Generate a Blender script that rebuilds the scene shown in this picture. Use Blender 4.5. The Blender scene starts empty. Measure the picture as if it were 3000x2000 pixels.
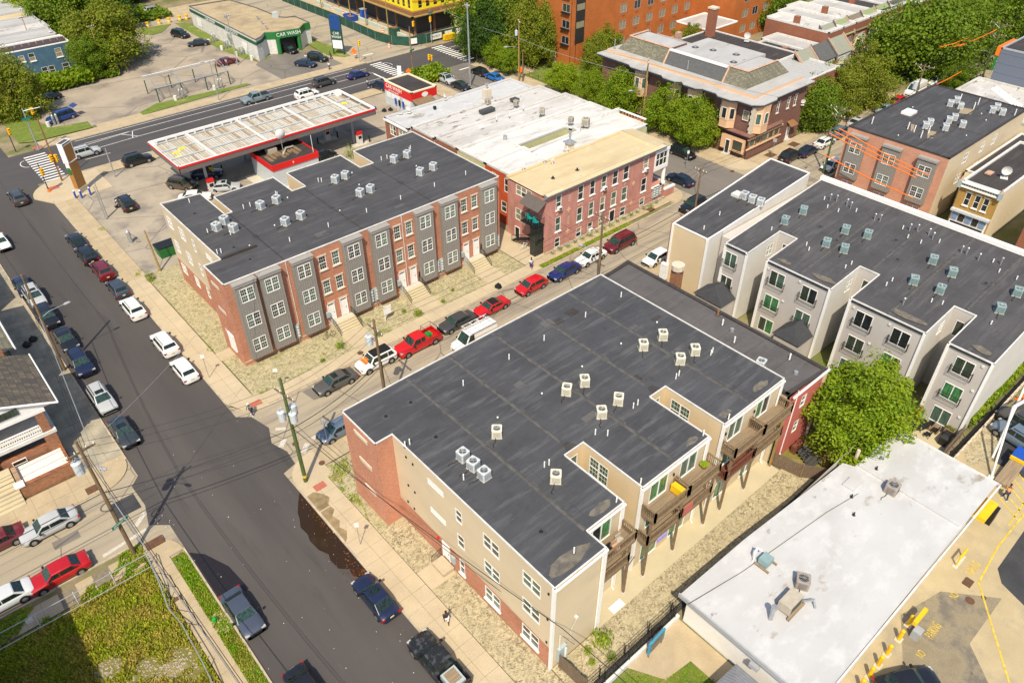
import bpy,bmesh,math,random
from mathutils import Matrix,Vector
random.seed(7)
S=bpy.context.scene
COL=S.collection
R=math.radians
PI=math.pi

# ---------------------------------------------------------------- camera
cam_d=bpy.data.cameras.new('camera');cam=bpy.data.objects.new('camera',cam_d);COL.objects.link(cam)
FOC,PITCH,ROLL,YAW,CAMZ=2231.47,0.668547,-0.003827,0.852543,53.5
fw=Vector((math.cos(YAW)*math.cos(PITCH),math.sin(YAW)*math.cos(PITCH),-math.sin(PITCH)))
rt=Vector((math.sin(YAW),-math.cos(YAW),0));up=rt.cross(fw)
r2=rt*math.cos(ROLL)+up*math.sin(ROLL);u2=-rt*math.sin(ROLL)+up*math.cos(ROLL)
mw=Matrix((r2,u2,-fw)).transposed().to_4x4();mw.translation=Vector((0,0,CAMZ))
cam.matrix_world=mw
cam_d.sensor_width=36;cam_d.lens=FOC/3000*36;cam_d.clip_start=0.5;cam_d.clip_end=2000
S.camera=cam

# ---------------------------------------------------------------- light
SUN_EL,SUN_DIR=54.0,42.0          # shadows fall towards SUN_DIR (degrees from +X)
W=bpy.data.worlds.new('World');S.world=W;W.use_nodes=True
nt=W.node_tree;nt.nodes.clear()
sky=nt.nodes.new('ShaderNodeTexSky');sky.sky_type='NISHITA';sky.sun_disc=False
sky.sun_elevation=R(SUN_EL);sky.sun_rotation=R(90-(SUN_DIR+180));sky.air_density=1.0;sky.dust_density=1.5
bgn=nt.nodes.new('ShaderNodeBackground');bgn.inputs['Strength'].default_value=0.145
wo=nt.nodes.new('ShaderNodeOutputWorld')
nt.links.new(sky.outputs[0],bgn.inputs[0]);nt.links.new(bgn.outputs[0],wo.inputs[0])
sl=bpy.data.lights.new('sun','SUN');sl.energy=4.3;sl.angle=R(0.53);sl.color=(1.0,0.90,0.72)
sun=bpy.data.objects.new('sun',sl);COL.objects.link(sun)
a,e=R(SUN_DIR),R(SUN_EL)
sd=Vector((math.cos(a)*math.cos(e),math.sin(a)*math.cos(e),-math.sin(e)))
sun.rotation_euler=sd.to_track_quat('-Z','Y').to_euler();sun.location=(0,0,120)
S.view_settings.view_transform='Standard';S.view_settings.look='None'
S.view_settings.exposure=0.32;S.view_settings.gamma=1.0;S.view_settings.use_curve_mapping=False
S.cycles.max_bounces=5;S.cycles.diffuse_bounces=2;S.cycles.glossy_bounces=2
S.cycles.transmission_bounces=3;S.cycles.transparent_max_bounces=4

# ---------------------------------------------------------------- materials
def new_mat(name):
    m=bpy.data.materials.new(name);m.use_nodes=True
    n=m.node_tree;b=n.nodes['Principled BSDF']
    return m,n,b
def c4(c): return (c[0],c[1],c[2],1.0)
def N(n,t,**k):
    x=n.nodes.new('ShaderNode'+t)
    for a_,v in k.items(): setattr(x,a_,v)
    return x
def posn(n,sc=(1,1,1)):
    g_=N(n,'NewGeometry');mp=N(n,'Mapping');mp.inputs['Scale'].default_value=sc
    n.links.new(g_.outputs['Position'],mp.inputs[0]);return mp.outputs[0]
def noise(n,vec,scale,detail=4,rough=.55):
    x=N(n,'TexNoise');x.inputs['Scale'].default_value=scale;x.inputs['Detail'].default_value=detail
    x.inputs['Roughness'].default_value=rough;n.links.new(vec,x.inputs['Vector']);return x.outputs['Fac']
def ramp(n,fac,lo,hi,a=0.,b=1.):
    x=N(n,'MapRange');x.inputs[1].default_value=lo;x.inputs[2].default_value=hi
    x.inputs[3].default_value=a;x.inputs[4].default_value=b;n.links.new(fac,x.inputs[0]);return x.outputs[0]
def mix(n,fac,a,b,mode='MIX'):
    x=N(n,'Mix',data_type='RGBA',blend_type=mode)
    if isinstance(fac,(int,float)): x.inputs[0].default_value=fac
    else: n.links.new(fac,x.inputs[0])
    for i,v in ((6,a),(7,b)):
        if isinstance(v,(tuple,list)): x.inputs[i].default_value=c4(v)
        else: n.links.new(v,x.inputs[i])
    return x.outputs[2]
def bump(n,b,h,strength,dist=.02):
    x=N(n,'Bump');x.inputs['Strength'].default_value=strength;x.inputs['Distance'].default_value=dist
    n.links.new(h,x.inputs['Height']);n.links.new(x.outputs[0],b.inputs['Normal'])
def band(n,sep,axis,period,width,off=0.):
    # 1 inside a thin line repeating every period along the given axis output
    a_=N(n,'Math',operation='ADD');n.links.new(sep.outputs[axis],a_.inputs[0]);a_.inputs[1].default_value=off+1000*period
    d=N(n,'Math',operation='MODULO');n.links.new(a_.outputs[0],d.inputs[0]);d.inputs[1].default_value=period
    l=N(n,'Math',operation='LESS_THAN');n.links.new(d.outputs[0],l.inputs[0]);l.inputs[1].default_value=width
    return l.outputs[0]

def plain(name,col,rough=.7,metal=0.,var=.12,scale=3.,fine=.0,fscale=40.,blot=None,bscale=.3,blo=.55,bhi=.7,
          stretch=(1,1,1),coat=0.,spec=.4,line=None,bump_=0.,crack=None):
    m,n,b=new_mat(name)
    p=posn(n,stretch)
    f=noise(n,p,scale)
    lo=tuple(c*(1-var) for c in col);hi=tuple(min(1,c*(1+var)) for c in col)
    out=mix(n,ramp(n,f,.3,.7),lo,hi)
    if blot:
        for i,(bc,bs,b0,b1) in enumerate(blot if isinstance(blot[0],(tuple,list)) else [(blot,bscale,blo,bhi)]):
            fb=noise(n,p,bs,6,.6+.03*i);out=mix(n,ramp(n,fb,b0,b1),out,bc)
    if fine:
        ff=noise(n,posn(n),fscale,3,.8)
        out=mix(n,fine,out,mix(n,ramp(n,ff,.3,.7),(0.15,0.15,0.15),(1.,1.,1.)),'OVERLAY')
    if line:
        sp=N(n,'SeparateXYZ');g_=N(n,'NewGeometry');n.links.new(g_.outputs['Position'],sp.inputs[0])
        for ax,per,wd,lc,am in line:
            q=band(n,sp,ax,per,wd)
            mm=N(n,'Math',operation='MULTIPLY');n.links.new(q,mm.inputs[0]);mm.inputs[1].default_value=am
            out=mix(n,mm.outputs[0],out,lc)
    if crack:
        v=N(n,'TexVoronoi',feature='DISTANCE_TO_EDGE');v.inputs['Scale'].default_value=crack[0]
        dn=N(n,'TexNoise');dn.inputs['Scale'].default_value=.8;dn.inputs['Detail'].default_value=5
        n.links.new(p,dn.inputs['Vector']);mv=N(n,'Mix',data_type='VECTOR');mv.inputs[0].default_value=.12
        pp=N(n,'NewGeometry');n.links.new(pp.outputs['Position'],mv.inputs[4]);n.links.new(dn.outputs['Color'],mv.inputs[5])
        n.links.new(mv.outputs[1],v.inputs['Vector'])
        out=mix(n,ramp(n,v.outputs['Distance'],0,crack[1],.7,0.),out,crack[2])
    n.links.new(out,b.inputs['Base Color'])
    b.inputs['Roughness'].default_value=rough;b.inputs['Metallic'].default_value=metal
    b.inputs['Specular IOR Level'].default_value=spec;b.inputs['Coat Weight'].default_value=coat
    b.inputs['Coat Roughness'].default_value=.05
    if bump_: bump(n,b,noise(n,posn(n),60,3,.7),bump_,.03)
    return m

def brick_mat(name,c1,c2,mort,bw=.23,bh=.082):
    m,n,b=new_mat(name)
    sp=N(n,'SeparateXYZ');g_=N(n,'NewGeometry');n.links.new(g_.outputs['Position'],sp.inputs[0])
    ad=N(n,'Math',operation='ADD');n.links.new(sp.outputs[0],ad.inputs[0]);n.links.new(sp.outputs[1],ad.inputs[1])
    cb=N(n,'CombineXYZ');n.links.new(ad.outputs[0],cb.inputs[0]);n.links.new(sp.outputs[2],cb.inputs[1])
    t=N(n,'TexBrick');t.inputs['Scale'].default_value=1.;t.inputs['Brick Width'].default_value=bw
    t.inputs['Row Height'].default_value=bh;t.inputs['Mortar Size'].default_value=.012
    t.inputs['Color1'].default_value=c4(c1);t.inputs['Color2'].default_value=c4(c2);t.inputs['Mortar'].default_value=c4(mort)
    n.links.new(cb.outputs[0],t.inputs['Vector'])
    f=noise(n,posn(n),.5,5);out=mix(n,.35,t.outputs['Color'],mix(n,ramp(n,f,.3,.7),(.45,.42,.4),(1,1,1)),'MULTIPLY')
    f2=noise(n,posn(n),9.,3,.8);out=mix(n,.5,out,mix(n,ramp(n,f2,.35,.65),(.7,.7,.7),(1,1,1)),'MULTIPLY')
    n.links.new(out,b.inputs['Base Color']);b.inputs['Roughness'].default_value=.9;b.inputs['Specular IOR Level'].default_value=.2
    return m

def roof_dark(name,col,seam=1.0,blot=(.13,.13,.135),ax=1):
    m,n,b=new_mat(name)
    p=posn(n);f=noise(n,p,.22,6,.65);f3=noise(n,posn(n,(.15,1.2,1)),1.3,5,.7);f2=noise(n,p,14.,3,.8)
    out=mix(n,ramp(n,f,.35,.7),tuple(c*.82 for c in col),tuple(c*1.22 for c in col))
    out=mix(n,ramp(n,f3,.5,.7,0,.7),out,blot)
    f4=noise(n,p,.9,8,.75);out=mix(n,ramp(n,f4,.56,.7,0,.5),out,tuple(c*.55 for c in col))
    out=mix(n,.35,out,mix(n,ramp(n,f2,.3,.7),(.55,.55,.55),(1,1,1)),'MULTIPLY')
    sp=N(n,'SeparateXYZ');n.links.new(p,sp.inputs[0])
    for axis,per,off in ((ax,3.05,.4),(1-ax,9.7,2.3)):
        q=band(n,sp,axis,per,.06,off)
        mm=N(n,'Math',operation='MULTIPLY');n.links.new(q,mm.inputs[0]);mm.inputs[1].default_value=.45*seam
        out=mix(n,mm.outputs[0],out,tuple(c*.45 for c in col))
    v=N(n,'TexVoronoi');v.inputs['Scale'].default_value=1.1;n.links.new(p,v.inputs['Vector'])
    out=mix(n,ramp(n,v.outputs['Distance'],.03,.06,.5,0),out,tuple(c*.35 for c in col))
    n.links.new(out,b.inputs['Base Color']);b.inputs['Roughness'].default_value=.75;b.inputs['Specular IOR Level'].default_value=.3
    return m

def glass_mat(name,tint,tint2=None,per=.35):
    m,n,b=new_mat(name)
    p=posn(n,(1,1,.12));f=noise(n,p,7.,3)
    out=mix(n,ramp(n,f,.35,.65),tint,tint2 or tuple(c*.55 for c in tint))
    n.links.new(out,b.inputs['Base Color']);b.inputs['Roughness'].default_value=.12;b.inputs['Specular IOR Level'].default_value=.5
    return m

def leaf_mat(name,c1,c2,c3=None):
    m,n,b=new_mat(name)
    g_=N(n,'NewGeometry');out=mix(n,g_.outputs['Random Per Island'],c1,c2)
    f=noise(n,posn(n),.55,3);out=mix(n,ramp(n,f,.4,.62),out,c3 or tuple(x*.75 for x in c1))
    n.links.new(out,b.inputs['Base Color']);b.inputs['Roughness'].default_value=.55;b.inputs['Specular IOR Level'].default_value=.3
    tr=N(n,'BsdfTranslucent');n.links.new(out,tr.inputs[0])
    ms=N(n,'MixShader');ms.inputs[0].default_value=.38;o=n.nodes['Material Output']
    n.links.new(b.outputs[0],ms.inputs[1]);n.links.new(tr.outputs[0],ms.inputs[2]);n.links.new(ms.outputs[0],o.inputs[0])
    return m

# ---------------------------------------------------------------- mesh helper
class MB:
    def __init__(s): s.v=[];s.f=[];s.m=[];s.mats=[];s.k=0
    def mat(s,m):
        if m not in s.mats: s.mats.append(m)
        s.k=s.mats.index(m);return s
    def face(s,pts):
        i=len(s.v);s.v += [tuple(p) for p in pts];s.f.append(tuple(range(i,i+len(pts))));s.m.append(s.k)
    def box(s,x0,x1,y0,y1,z0,z1,M=None):
        i=len(s.v);P=[(x,y,z) for z in (z0,z1) for y in (y0,y1) for x in (x0,x1)]
        if M is not None: P=[tuple(M @ Vector(p)) for p in P]
        s.v += P
        for q in ((0,2,3,1),(4,5,7,6),(0,1,5,4),(2,6,7,3),(0,4,6,2),(1,3,7,5)):
            s.f.append(tuple(i+a for a in q));s.m.append(s.k)
    def prism(s,poly,z0,z1,top=True,bot=False):
        n=len(poly);i=len(s.v)
        s.v += [(p[0],p[1],z0) for p in poly]+[(p[0],p[1],z1) for p in poly]
        for a in range(n):
            b=(a+1) % n;s.f.append((i+a,i+b,i+n+b,i+n+a));s.m.append(s.k)
        if top: s.f.append(tuple(i+n+a for a in range(n)));s.m.append(s.k)
        if bot: s.f.append(tuple(i+a for a in reversed(range(n))));s.m.append(s.k)
    def rings(s,rings,cap0=True,cap1=True,closed=True):
        n=len(rings[0]);i=len(s.v)
        for r in rings: s.v += [tuple(p) for p in r]
        for k in range(len(rings)-1):
            for a in range(n if closed else n-1):
                b=(a+1) % n;s.f.append((i+k*n+a,i+k*n+b,i+(k+1)*n+b,i+(k+1)*n+a));s.m.append(s.k)
        if cap0: s.f.append(tuple(i+a for a in reversed(range(n))));s.m.append(s.k)
        if cap1: s.f.append(tuple(i+(len(rings)-1)*n+a for a in range(n)));s.m.append(s.k)
    def tube(s,pts,r,n=6,caps=True):
        pts=[Vector(p) for p in pts];R_=[]
        for k,p in enumerate(pts):
            t=(pts[min(k+1,len(pts)-1)]-pts[max(k-1,0)]).normalized()
            h=Vector((0,0,1)) if abs(t.z) < .9 else Vector((1,0,0))
            a=t.cross(h).normalized();b=t.cross(a).normalized()
            rr=r[k] if isinstance(r,(list,tuple)) else r
            R_.append([p+a*math.cos(2*PI*j/n)*rr+b*math.sin(2*PI*j/n)*rr for j in range(n)])
        s.rings(R_,caps,caps)
    def cyl(s,x,y,z0,z1,r0,r1=None,n=10):
        r1=r0 if r1 is None else r1
        s.rings([[(x+r*math.cos(2*PI*j/n),y+r*math.sin(2*PI*j/n),z) for j in range(n)] for z,r in ((z0,r0),(z1,r1))])
    def mesh(s,name,smooth=False):
        me=bpy.data.meshes.new(name);me.from_pydata(s.v,[],s.f)
        for m in s.mats: me.materials.append(m)
        if s.mats: me.polygons.foreach_set('material_index',s.m)
        if smooth: me.polygons.foreach_set('use_smooth',[True]*len(me.polygons))
        me.update();return me

WM={}
def attach(o,parent,M):
    COL.objects.link(o)
    if parent is not None:
        o.parent=parent;o.matrix_parent_inverse=WM[parent.name].inverted()
    o.matrix_basis=M;WM[o.name]=M
    return o
def put(me,parent,M=None,name=None):
    o=bpy.data.objects.new(name or me.name,me);return attach(o,parent,M if M is not None else Matrix.Identity(4))
def obj(name,mb,parent=None,M=None,smooth=False):
    me=mb.mesh(name,smooth)
    o=bpy.data.objects.new(name,me);return attach(o,parent,M if M is not None else Matrix.Identity(4))
def tag(o,label=None,cat=None,group=None,kind=None):
    if label: o['label']=label
    if cat: o['category']=cat
    if group: o['group']=group
    if kind: o['kind']=kind
    return o
def thing(name,label,cat,loc=(0,0,0),rz=0.,group=None):
    o=bpy.data.objects.new(name,None);o.empty_display_size=.5
    attach(o,None,Matrix.Translation(loc) @ Matrix.Rotation(rz,4,'Z'));return tag(o,label,cat,group)
def struct(name,mb,label=None,parent=None):
    o=obj(name,mb,parent)
    if parent is None: tag(o,label,None,None,'structure')
    return o
def copy_thing(src,M,label,group=None):
    r=src.copy();COL.objects.link(r);r.matrix_basis=M;r['label']=label;WM[r.name]=M
    if group: r['group']=group
    for ch in src.children:
        c=ch.copy();COL.objects.link(c);c.parent=r
        for g_ in ch.children:
            d=g_.copy();COL.objects.link(d);d.parent=c
    return r
def sheet(name,poly,z,m,label=None,parent=None):
    mb=MB().mat(m);mb.face([(p[0],p[1],z) for p in poly]);return struct(name,mb,label,parent)
def rect(x0,x1,y0,y1): return [(x0,y0),(x1,y0),(x1,y1),(x0,y1)]
def text(s,size,m,parent,M,name='lettering',extrude=.01):
    cu=bpy.data.curves.new(name,'FONT');cu.body=s;cu.size=size;cu.extrude=extrude;cu.align_x='CENTER';cu.align_y='CENTER'
    tmp=bpy.data.objects.new('tmp',cu);me=bpy.data.meshes.new_from_object(tmp);me.name=name
    bpy.data.objects.remove(tmp);me.materials.clear();me.materials.append(m)
    return put(me,parent,M,name)
# ---------------------------------------------------------------- palette
asphalt=plain('asphalt_new',(.062,.0555,.052),.85,var=.1,scale=.3,fine=.25,fscale=25,stretch=(1,.12,1),
                blot=[((.088,.078,.070),.12,.42,.7),((.045,.042,.040),.5,.58,.75),((.10,.09,.08),1.7,.68,.76)])
asphalt_main=plain('asphalt_main',(.066,.06,.059),.85,var=.1,scale=.4,fine=.2,fscale=25,stretch=(.15,1,1),
                     blot=[((.075,.07,.066),.25,.5,.8)])
street_old=plain('street_old',(.34,.285,.20),.9,var=.12,scale=.35,fine=.3,fscale=18,stretch=(.12,1,1),
                   blot=[((.2,.17,.135),.35,.5,.66),((.14,.125,.105),.9,.66,.75)],crack=(.16,.012,(.07,.06,.05)))
street_grey=plain('street_grey',(.17,.15,.125),.9,var=.15,scale=.4,fine=.3,fscale=18,stretch=(1,.3,1),
                    blot=[((.115,.105,.095),.2,.5,.7)],crack=(.12,.012,(.06,.055,.05)))
slab_m=plain('pavement_concrete',(.40,.315,.195),.9,var=.12,scale=.6,fine=.25,fscale=15,blot=[((.34,.27,.18),.35,.55,.75)])
slab_new=plain('pavement_pale',(.45,.365,.24),.9,var=.08,scale=.5,fine=.2,fscale=15,blot=[((.42,.34,.22),.3,.55,.8)])
slab_shade=plain('pavement_shade',(.33,.29,.21),.9,var=.25,scale=.5,fine=.3,fscale=15,blot=[((.2,.18,.15),.4,.5,.7)])  # mottled concrete, darkened in colour for the shade on the west pavement
joint_m=plain('pavement_joint',(.2,.165,.11),.95,var=.2)
kerb_m=plain('kerb_stone',(.42,.35,.25),.9,var=.2,scale=1.5)
lot_conc=plain('lot_concrete',(.33,.28,.21),.92,var=.14,scale=.3,fine=.3,fscale=15,
                 blot=[((.2,.175,.15),.25,.5,.66),((.11,.1,.095),.6,.64,.76)],crack=(.1,.01,(.09,.08,.07)))
lot_wash=plain('car_wash_asphalt',(.32,.265,.195),.92,var=.14,scale=.2,fine=.3,fscale=14,blot=[((.19,.16,.13),.12,.5,.64),((.1,.09,.085),.5,.68,.8)],
                 crack=(.07,.01,(.1,.09,.075)))
drive_conc=plain('drive_concrete',(.40,.32,.185),.9,var=.1,scale=.4,fine=.25,fscale=15,blot=[((.3,.25,.17),.3,.52,.7),((.12,.11,.1),.7,.68,.8)])
black_top=plain('black_top',(.04,.04,.043),.85,var=.2,scale=.5,fine=.3,fscale=15,blot=[((.06,.058,.058),.4,.5,.7)])
patio_m=plain('patio_concrete',(.48,.41,.265),.9,var=.08,scale=.5,fine=.15,blot=[((.5,.42,.25),.35,.5,.7)])
earth=plain('bare_earth',(.24,.19,.115),.95,var=.25,scale=.3,fine=.4,blot=[((.12,.13,.035),.12,.45,.6)])
def grav(name,c,dark,weed=None):
    m,n,b=new_mat(name);p=posn(n)
    v=N(n,'TexVoronoi');v.inputs['Scale'].default_value=9.;n.links.new(p,v.inputs['Vector'])
    v2=N(n,'TexVoronoi');v2.inputs['Scale'].default_value=3.3;n.links.new(p,v2.inputs['Vector'])
    sp=N(n,'SeparateXYZ');n.links.new(v.outputs['Color'],sp.inputs[0]);sp2=N(n,'SeparateXYZ');n.links.new(v2.outputs['Color'],sp2.inputs[0])
    out=mix(n,ramp(n,sp.outputs[0],0,1),dark,c);out=mix(n,ramp(n,sp2.outputs[1],.3,1,0,.5),out,tuple(x*1.15 for x in c))
    f=noise(n,p,.5,5);out=mix(n,ramp(n,f,.35,.7,0,.5),out,tuple(x*.7 for x in c))
    if weed: f=noise(n,p,.7,6,.7);out=mix(n,ramp(n,f,.56,.66,0,.8),out,weed)
    n.links.new(out,b.inputs['Base Color']);b.inputs['Roughness'].default_value=.95
    bump(n,b,v.outputs['Distance'],.8,.05);return m
gravel_m=grav('river_gravel',(.52,.44,.27),(.14,.11,.06))
gravel_w=grav('river_gravel_weedy',(.50,.43,.25),(.16,.135,.065),(.13,.17,.02))
mulch=grav('black_mulch',(.06,.055,.05),(.012,.011,.01))
mulch_red=grav('red_mulch',(.24,.07,.035),(.07,.02,.012))
def grass_mat(name,a_,b_,c_,sc=1.):
    m,n,b=new_mat(name);p=posn(n)
    out=mix(n,ramp(n,noise(n,p,.9*sc,6,.7),.35,.65),a_,b_);out=mix(n,ramp(n,noise(n,p,.35*sc,6,.65),.55,.68),out,c_)
    out=mix(n,.6,out,mix(n,ramp(n,noise(n,p,12,3,.8),.3,.7),(.35,.35,.35),(1,1,1)),'MULTIPLY')
    n.links.new(out,b.inputs['Base Color']);b.inputs['Roughness'].default_value=.9;bump(n,b,noise(n,p,8,4,.8),.8,.15);return m
grass_m=grass_mat('lawn_grass',(.13,.21,.02),(.22,.26,.03),(.42,.33,.12))
weed_m=grass_mat('lot_weeds_ground',(.2,.2,.03),(.3,.25,.06),(.48,.38,.2),.7)
gtuft=leaf_mat('grass_blades',(.24,.36,.015),(.52,.50,.04),(.5,.42,.08))
gtuft_l=leaf_mat('grass_blades_bright',(.16,.34,.01),(.34,.48,.02),(.42,.42,.06))
leafs=[leaf_mat('leaf_green',(.09,.18,.01),(.22,.32,.014),(.15,.21,.01)),
         leaf_mat('leaf_olive',(.12,.18,.01),(.28,.32,.015),(.22,.23,.02)),
         leaf_mat('leaf_bright',(.10,.20,.008),(.28,.38,.012),(.24,.32,.01)),
         leaf_mat('leaf_yellow',(.15,.27,.008),(.42,.48,.015),(.25,.34,.01)),
         leaf_mat('leaf_deep',(.03,.08,.01),(.08,.16,.014),(.05,.1,.01))]
bark=plain('bark',(.1,.075,.05),.95,var=.3,scale=4)
# walls
brick_a=brick_mat('brick_red_new',(.55,.185,.095),(.40,.10,.06),(.62,.42,.28))
brick_pink=brick_mat('brick_salmon',(.64,.27,.165),(.52,.19,.12),(.68,.47,.33))
brick_b=brick_mat('brick_pier',(.60,.215,.12),(.46,.14,.085),(.66,.44,.3))
brick_brown=brick_mat('brick_brown',(.23,.09,.065),(.16,.062,.05),(.3,.2,.15))
brick_dark=brick_mat('brick_row',(.36,.1,.05),(.26,.07,.042),(.36,.22,.14))
brick_tower=brick_mat('brick_tower',(.56,.155,.03),(.46,.12,.026),(.52,.2,.07),.24,.09)
brick_yel=brick_mat('brick_yellow',(.50,.29,.06),(.38,.2,.035),(.5,.33,.12))
brick_porch=brick_mat('brick_porch',(.42,.15,.06),(.2,.065,.03),(.42,.28,.18))
stucco_pink=plain('stucco_dusty_pink',(.47,.22,.175),.9,var=.14,scale=1.2,fine=.2,blot=[((.36,.15,.12),.4,.5,.7),((.55,.31,.26),.8,.6,.75)],stretch=(1,1,.5))
paint_orange=plain('paint_orange_red',(.50,.085,.025),.85,var=.12,scale=.8,blot=((.4,.06,.02)),bscale=.5)
paint_salmon=plain('paint_salmon',(.50,.13,.10),.8,var=.1)
pale_green=plain('paint_pale_green',(.52,.50,.27),.85,var=.1)
siding_tan=plain('siding_tan',(.64,.50,.31),.6,var=.05,scale=.5,line=[(2,.2,.018,(.30,.22,.13),.75)])
siding_buff=plain('siding_buff',(.60,.49,.33),.65,var=.06,scale=.4,blot=[((.49,.4,.27),.3,.5,.75)],stretch=(.4,.4,1),line=[(2,.2,.014,(.4,.32,.21),.35)])
siding_grey=plain('siding_grey',(.52,.475,.43),.6,var=.05,scale=.5,line=[(2,.16,.03,(.27,.25,.23),.6)])
siding_white=plain('siding_white',(.64,.61,.55),.6,var=.05,scale=.5,line=[(2,.16,.02,(.45,.43,.4),.4)])
siding_porch=plain('siding_sage',(.33,.32,.25),.7,var=.08,line=[(2,.22,.03,(.12,.12,.1),.7)])
blue_wall=plain('paint_slate_blue',(.055,.12,.18),.8,var=.15,scale=.8,blot=((.075,.15,.2)),bscale=.6)
bay_grey=plain('bay_panel_grey',(.235,.22,.195),.6,var=.06)
bay_grey2=plain('bay_cap_grey',(.31,.29,.26),.6,var=.06)
peach=plain('paint_peach',(.66,.42,.25),.7,var=.06)
cream=plain('paint_cream',(.72,.62,.42),.7,var=.08)
white=plain('white_trim',(.80,.78,.74),.5,var=.04)
white_d=plain('white_trim_weathered',(.62,.60,.56),.6,var=.15,scale=2)
stone_l=plain('limestone',(.58,.50,.38),.85,var=.1)
conc_l=plain('pale_concrete',(.5,.45,.36),.9,var=.12,fine=.2)
# roofs
roof_a=roof_dark('membrane_roof_charcoal',(.066,.064,.066),1,(.12,.115,.115))
roof_b=roof_dark('membrane_roof_blue_grey',(.064,.065,.070),.8,(.135,.132,.13))
roof_d=roof_dark('membrane_roof_dusty',(.074,.070,.073),.9,(.13,.124,.122),1)
roof_g=roof_dark('membrane_roof_brown_grey',(.105,.097,.093),1.4,(.13,.125,.12),1)
roof_blk=roof_dark('tar_roof',(.05,.043,.04),.8,(.09,.08,.075))
roof_white=plain('white_coating',(.52,.50,.465),.6,var=.06,scale=.3,blot=[((.40,.38,.345),.3,.45,.62),((.60,.58,.55),.6,.52,.66),((.17,.135,.095),.8,.60,.66)],stretch=(.5,1.4,1),fine=.1)
roof_white2=plain('white_coating_clean',(.60,.585,.55),.55,var=.04,scale=.4,blot=[((.46,.44,.4),.4,.48,.66),((.66,.65,.62),.7,.55,.7),((.3,.26,.2),1.3,.66,.71)],stretch=(.5,1.4,1))
roof_silver=plain('silver_coating',(.42,.41,.39),.55,var=.08,scale=.4,blot=[((.35,.33,.3),.3,.5,.7),((.17,.145,.11),.5,.66,.72)],stretch=(.5,1.2,1))
roof_grey=plain('silver_coating_grey',(.47,.465,.455),.6,var=.06,scale=.25,fine=.12,
                  blot=[((.42,.41,.39),.3,.5,.7),((.53,.525,.515),.9,.5,.66),((.27,.225,.16),.32,.60,.68),((.14,.115,.09),.7,.65,.74)],stretch=(.6,1,1))
roof_cream=plain('cream_coating',(.54,.43,.25),.7,var=.07,scale=.4,blot=[((.46,.36,.2),.3,.5,.7),((.60,.5,.33),.5,.55,.7),((.34,.2,.07),.5,.66,.72)],
                   line=[(0,2.9,.05,(.42,.32,.18),.6)],stretch=(.5,1.3,1))
roof_tan=plain('gravel_roof_tan',(.36,.28,.165),.95,var=.12,scale=.5,fine=.4,fscale=8,blot=[((.24,.185,.12),.2,.5,.7)])
shingle=None
def shingle_mat(name,a_,b_,c_,w=.5,h=.3):
    m,n,b=new_mat(name);sp=N(n,'SeparateXYZ');g_=N(n,'NewGeometry');n.links.new(g_.outputs['Position'],sp.inputs[0])
    ad=N(n,'Math',operation='ADD');n.links.new(sp.outputs[0],ad.inputs[0]);n.links.new(sp.outputs[2],ad.inputs[1])
    cb=N(n,'CombineXYZ');n.links.new(sp.outputs[1],cb.inputs[0]);n.links.new(ad.outputs[0],cb.inputs[1])
    t=N(n,'TexBrick');t.inputs['Scale'].default_value=1;t.inputs['Brick Width'].default_value=w;t.inputs['Row Height'].default_value=h
    t.inputs['Mortar Size'].default_value=.015;t.inputs['Color1'].default_value=c4(a_);t.inputs['Color2'].default_value=c4(b_);t.inputs['Mortar'].default_value=c4(c_)
    n.links.new(cb.outputs[0],t.inputs[0]);out=mix(n,ramp(n,noise(n,posn(n),2.5,3),.4,.6,0,.7),t.outputs['Color'],b_)
    n.links.new(out,b.inputs['Base Color']);b.inputs['Roughness'].default_value=.9;return m
shingle=shingle_mat('asphalt_shingles',(.17,.14,.095),(.075,.065,.055),(.04,.035,.03))
shingle_dk=shingle_mat('asphalt_shingles_dark',(.06,.063,.068),(.04,.042,.047),(.025,.025,.03),.3,.18)
slate_gr=shingle_mat('slate_mossy',(.27,.25,.17),(.13,.12,.085),(.06,.055,.04),.45,.3)
slate_1=shingle_mat('slate_pale',(.29,.29,.22),(.24,.245,.19),(.18,.18,.14),.4,.25)
slate_2=shingle_mat('slate_green',(.28,.33,.15),(.22,.27,.13),(.15,.18,.09),.4,.25)
slate_3=shingle_mat('slate_brown',(.22,.18,.12),(.17,.14,.1),(.1,.085,.06),.4,.25)
slate_4=shingle_mat('slate_grey',(.13,.13,.125),(.09,.09,.09),(.04,.04,.04),.3,.2)
copper=plain('terracotta_ridge',(.46,.29,.20),.8,var=.2)
# metal, glass, misc
g_green=glass_mat('glass_green_curtain',(.10,.16,.115),(.045,.08,.058))
g_dark=glass_mat('glass_dark',(.028,.034,.032),(.012,.015,.015))
g_olive=glass_mat('glass_olive',(.06,.075,.05),(.03,.04,.03))
g_tan=glass_mat('glass_tan_blind',(.33,.29,.19),(.24,.21,.13))
g_bright=glass_mat('glass_bright_green',(.08,.26,.09),(.03,.09,.04))
g_blue=glass_mat('glass_blue',(.2,.3,.45),(.14,.22,.36))
PANES=[g_green,g_green,g_dark,g_olive]
black_metal=plain('black_metal',(.02,.02,.022),.5,var=.1,metal=.3)
galv=plain('galvanised_steel',(.42,.43,.43),.4,metal=.5,var=.12)
grey_paint=plain('grey_paint',(.34,.35,.36),.5,var=.08)
meter_m=plain('meter_grey',(.36,.42,.42),.5,var=.06)
ac_grey=plain('ac_light_grey',(.50,.53,.54),.5,var=.06)
ac_cream=plain('ac_cream',(.66,.62,.48),.5,var=.06)
ac_teal=plain('ac_teal',(.22,.32,.32),.5,var=.08)
ac_dark=plain('ac_grille',(.06,.062,.062),.7,var=.2)
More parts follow.
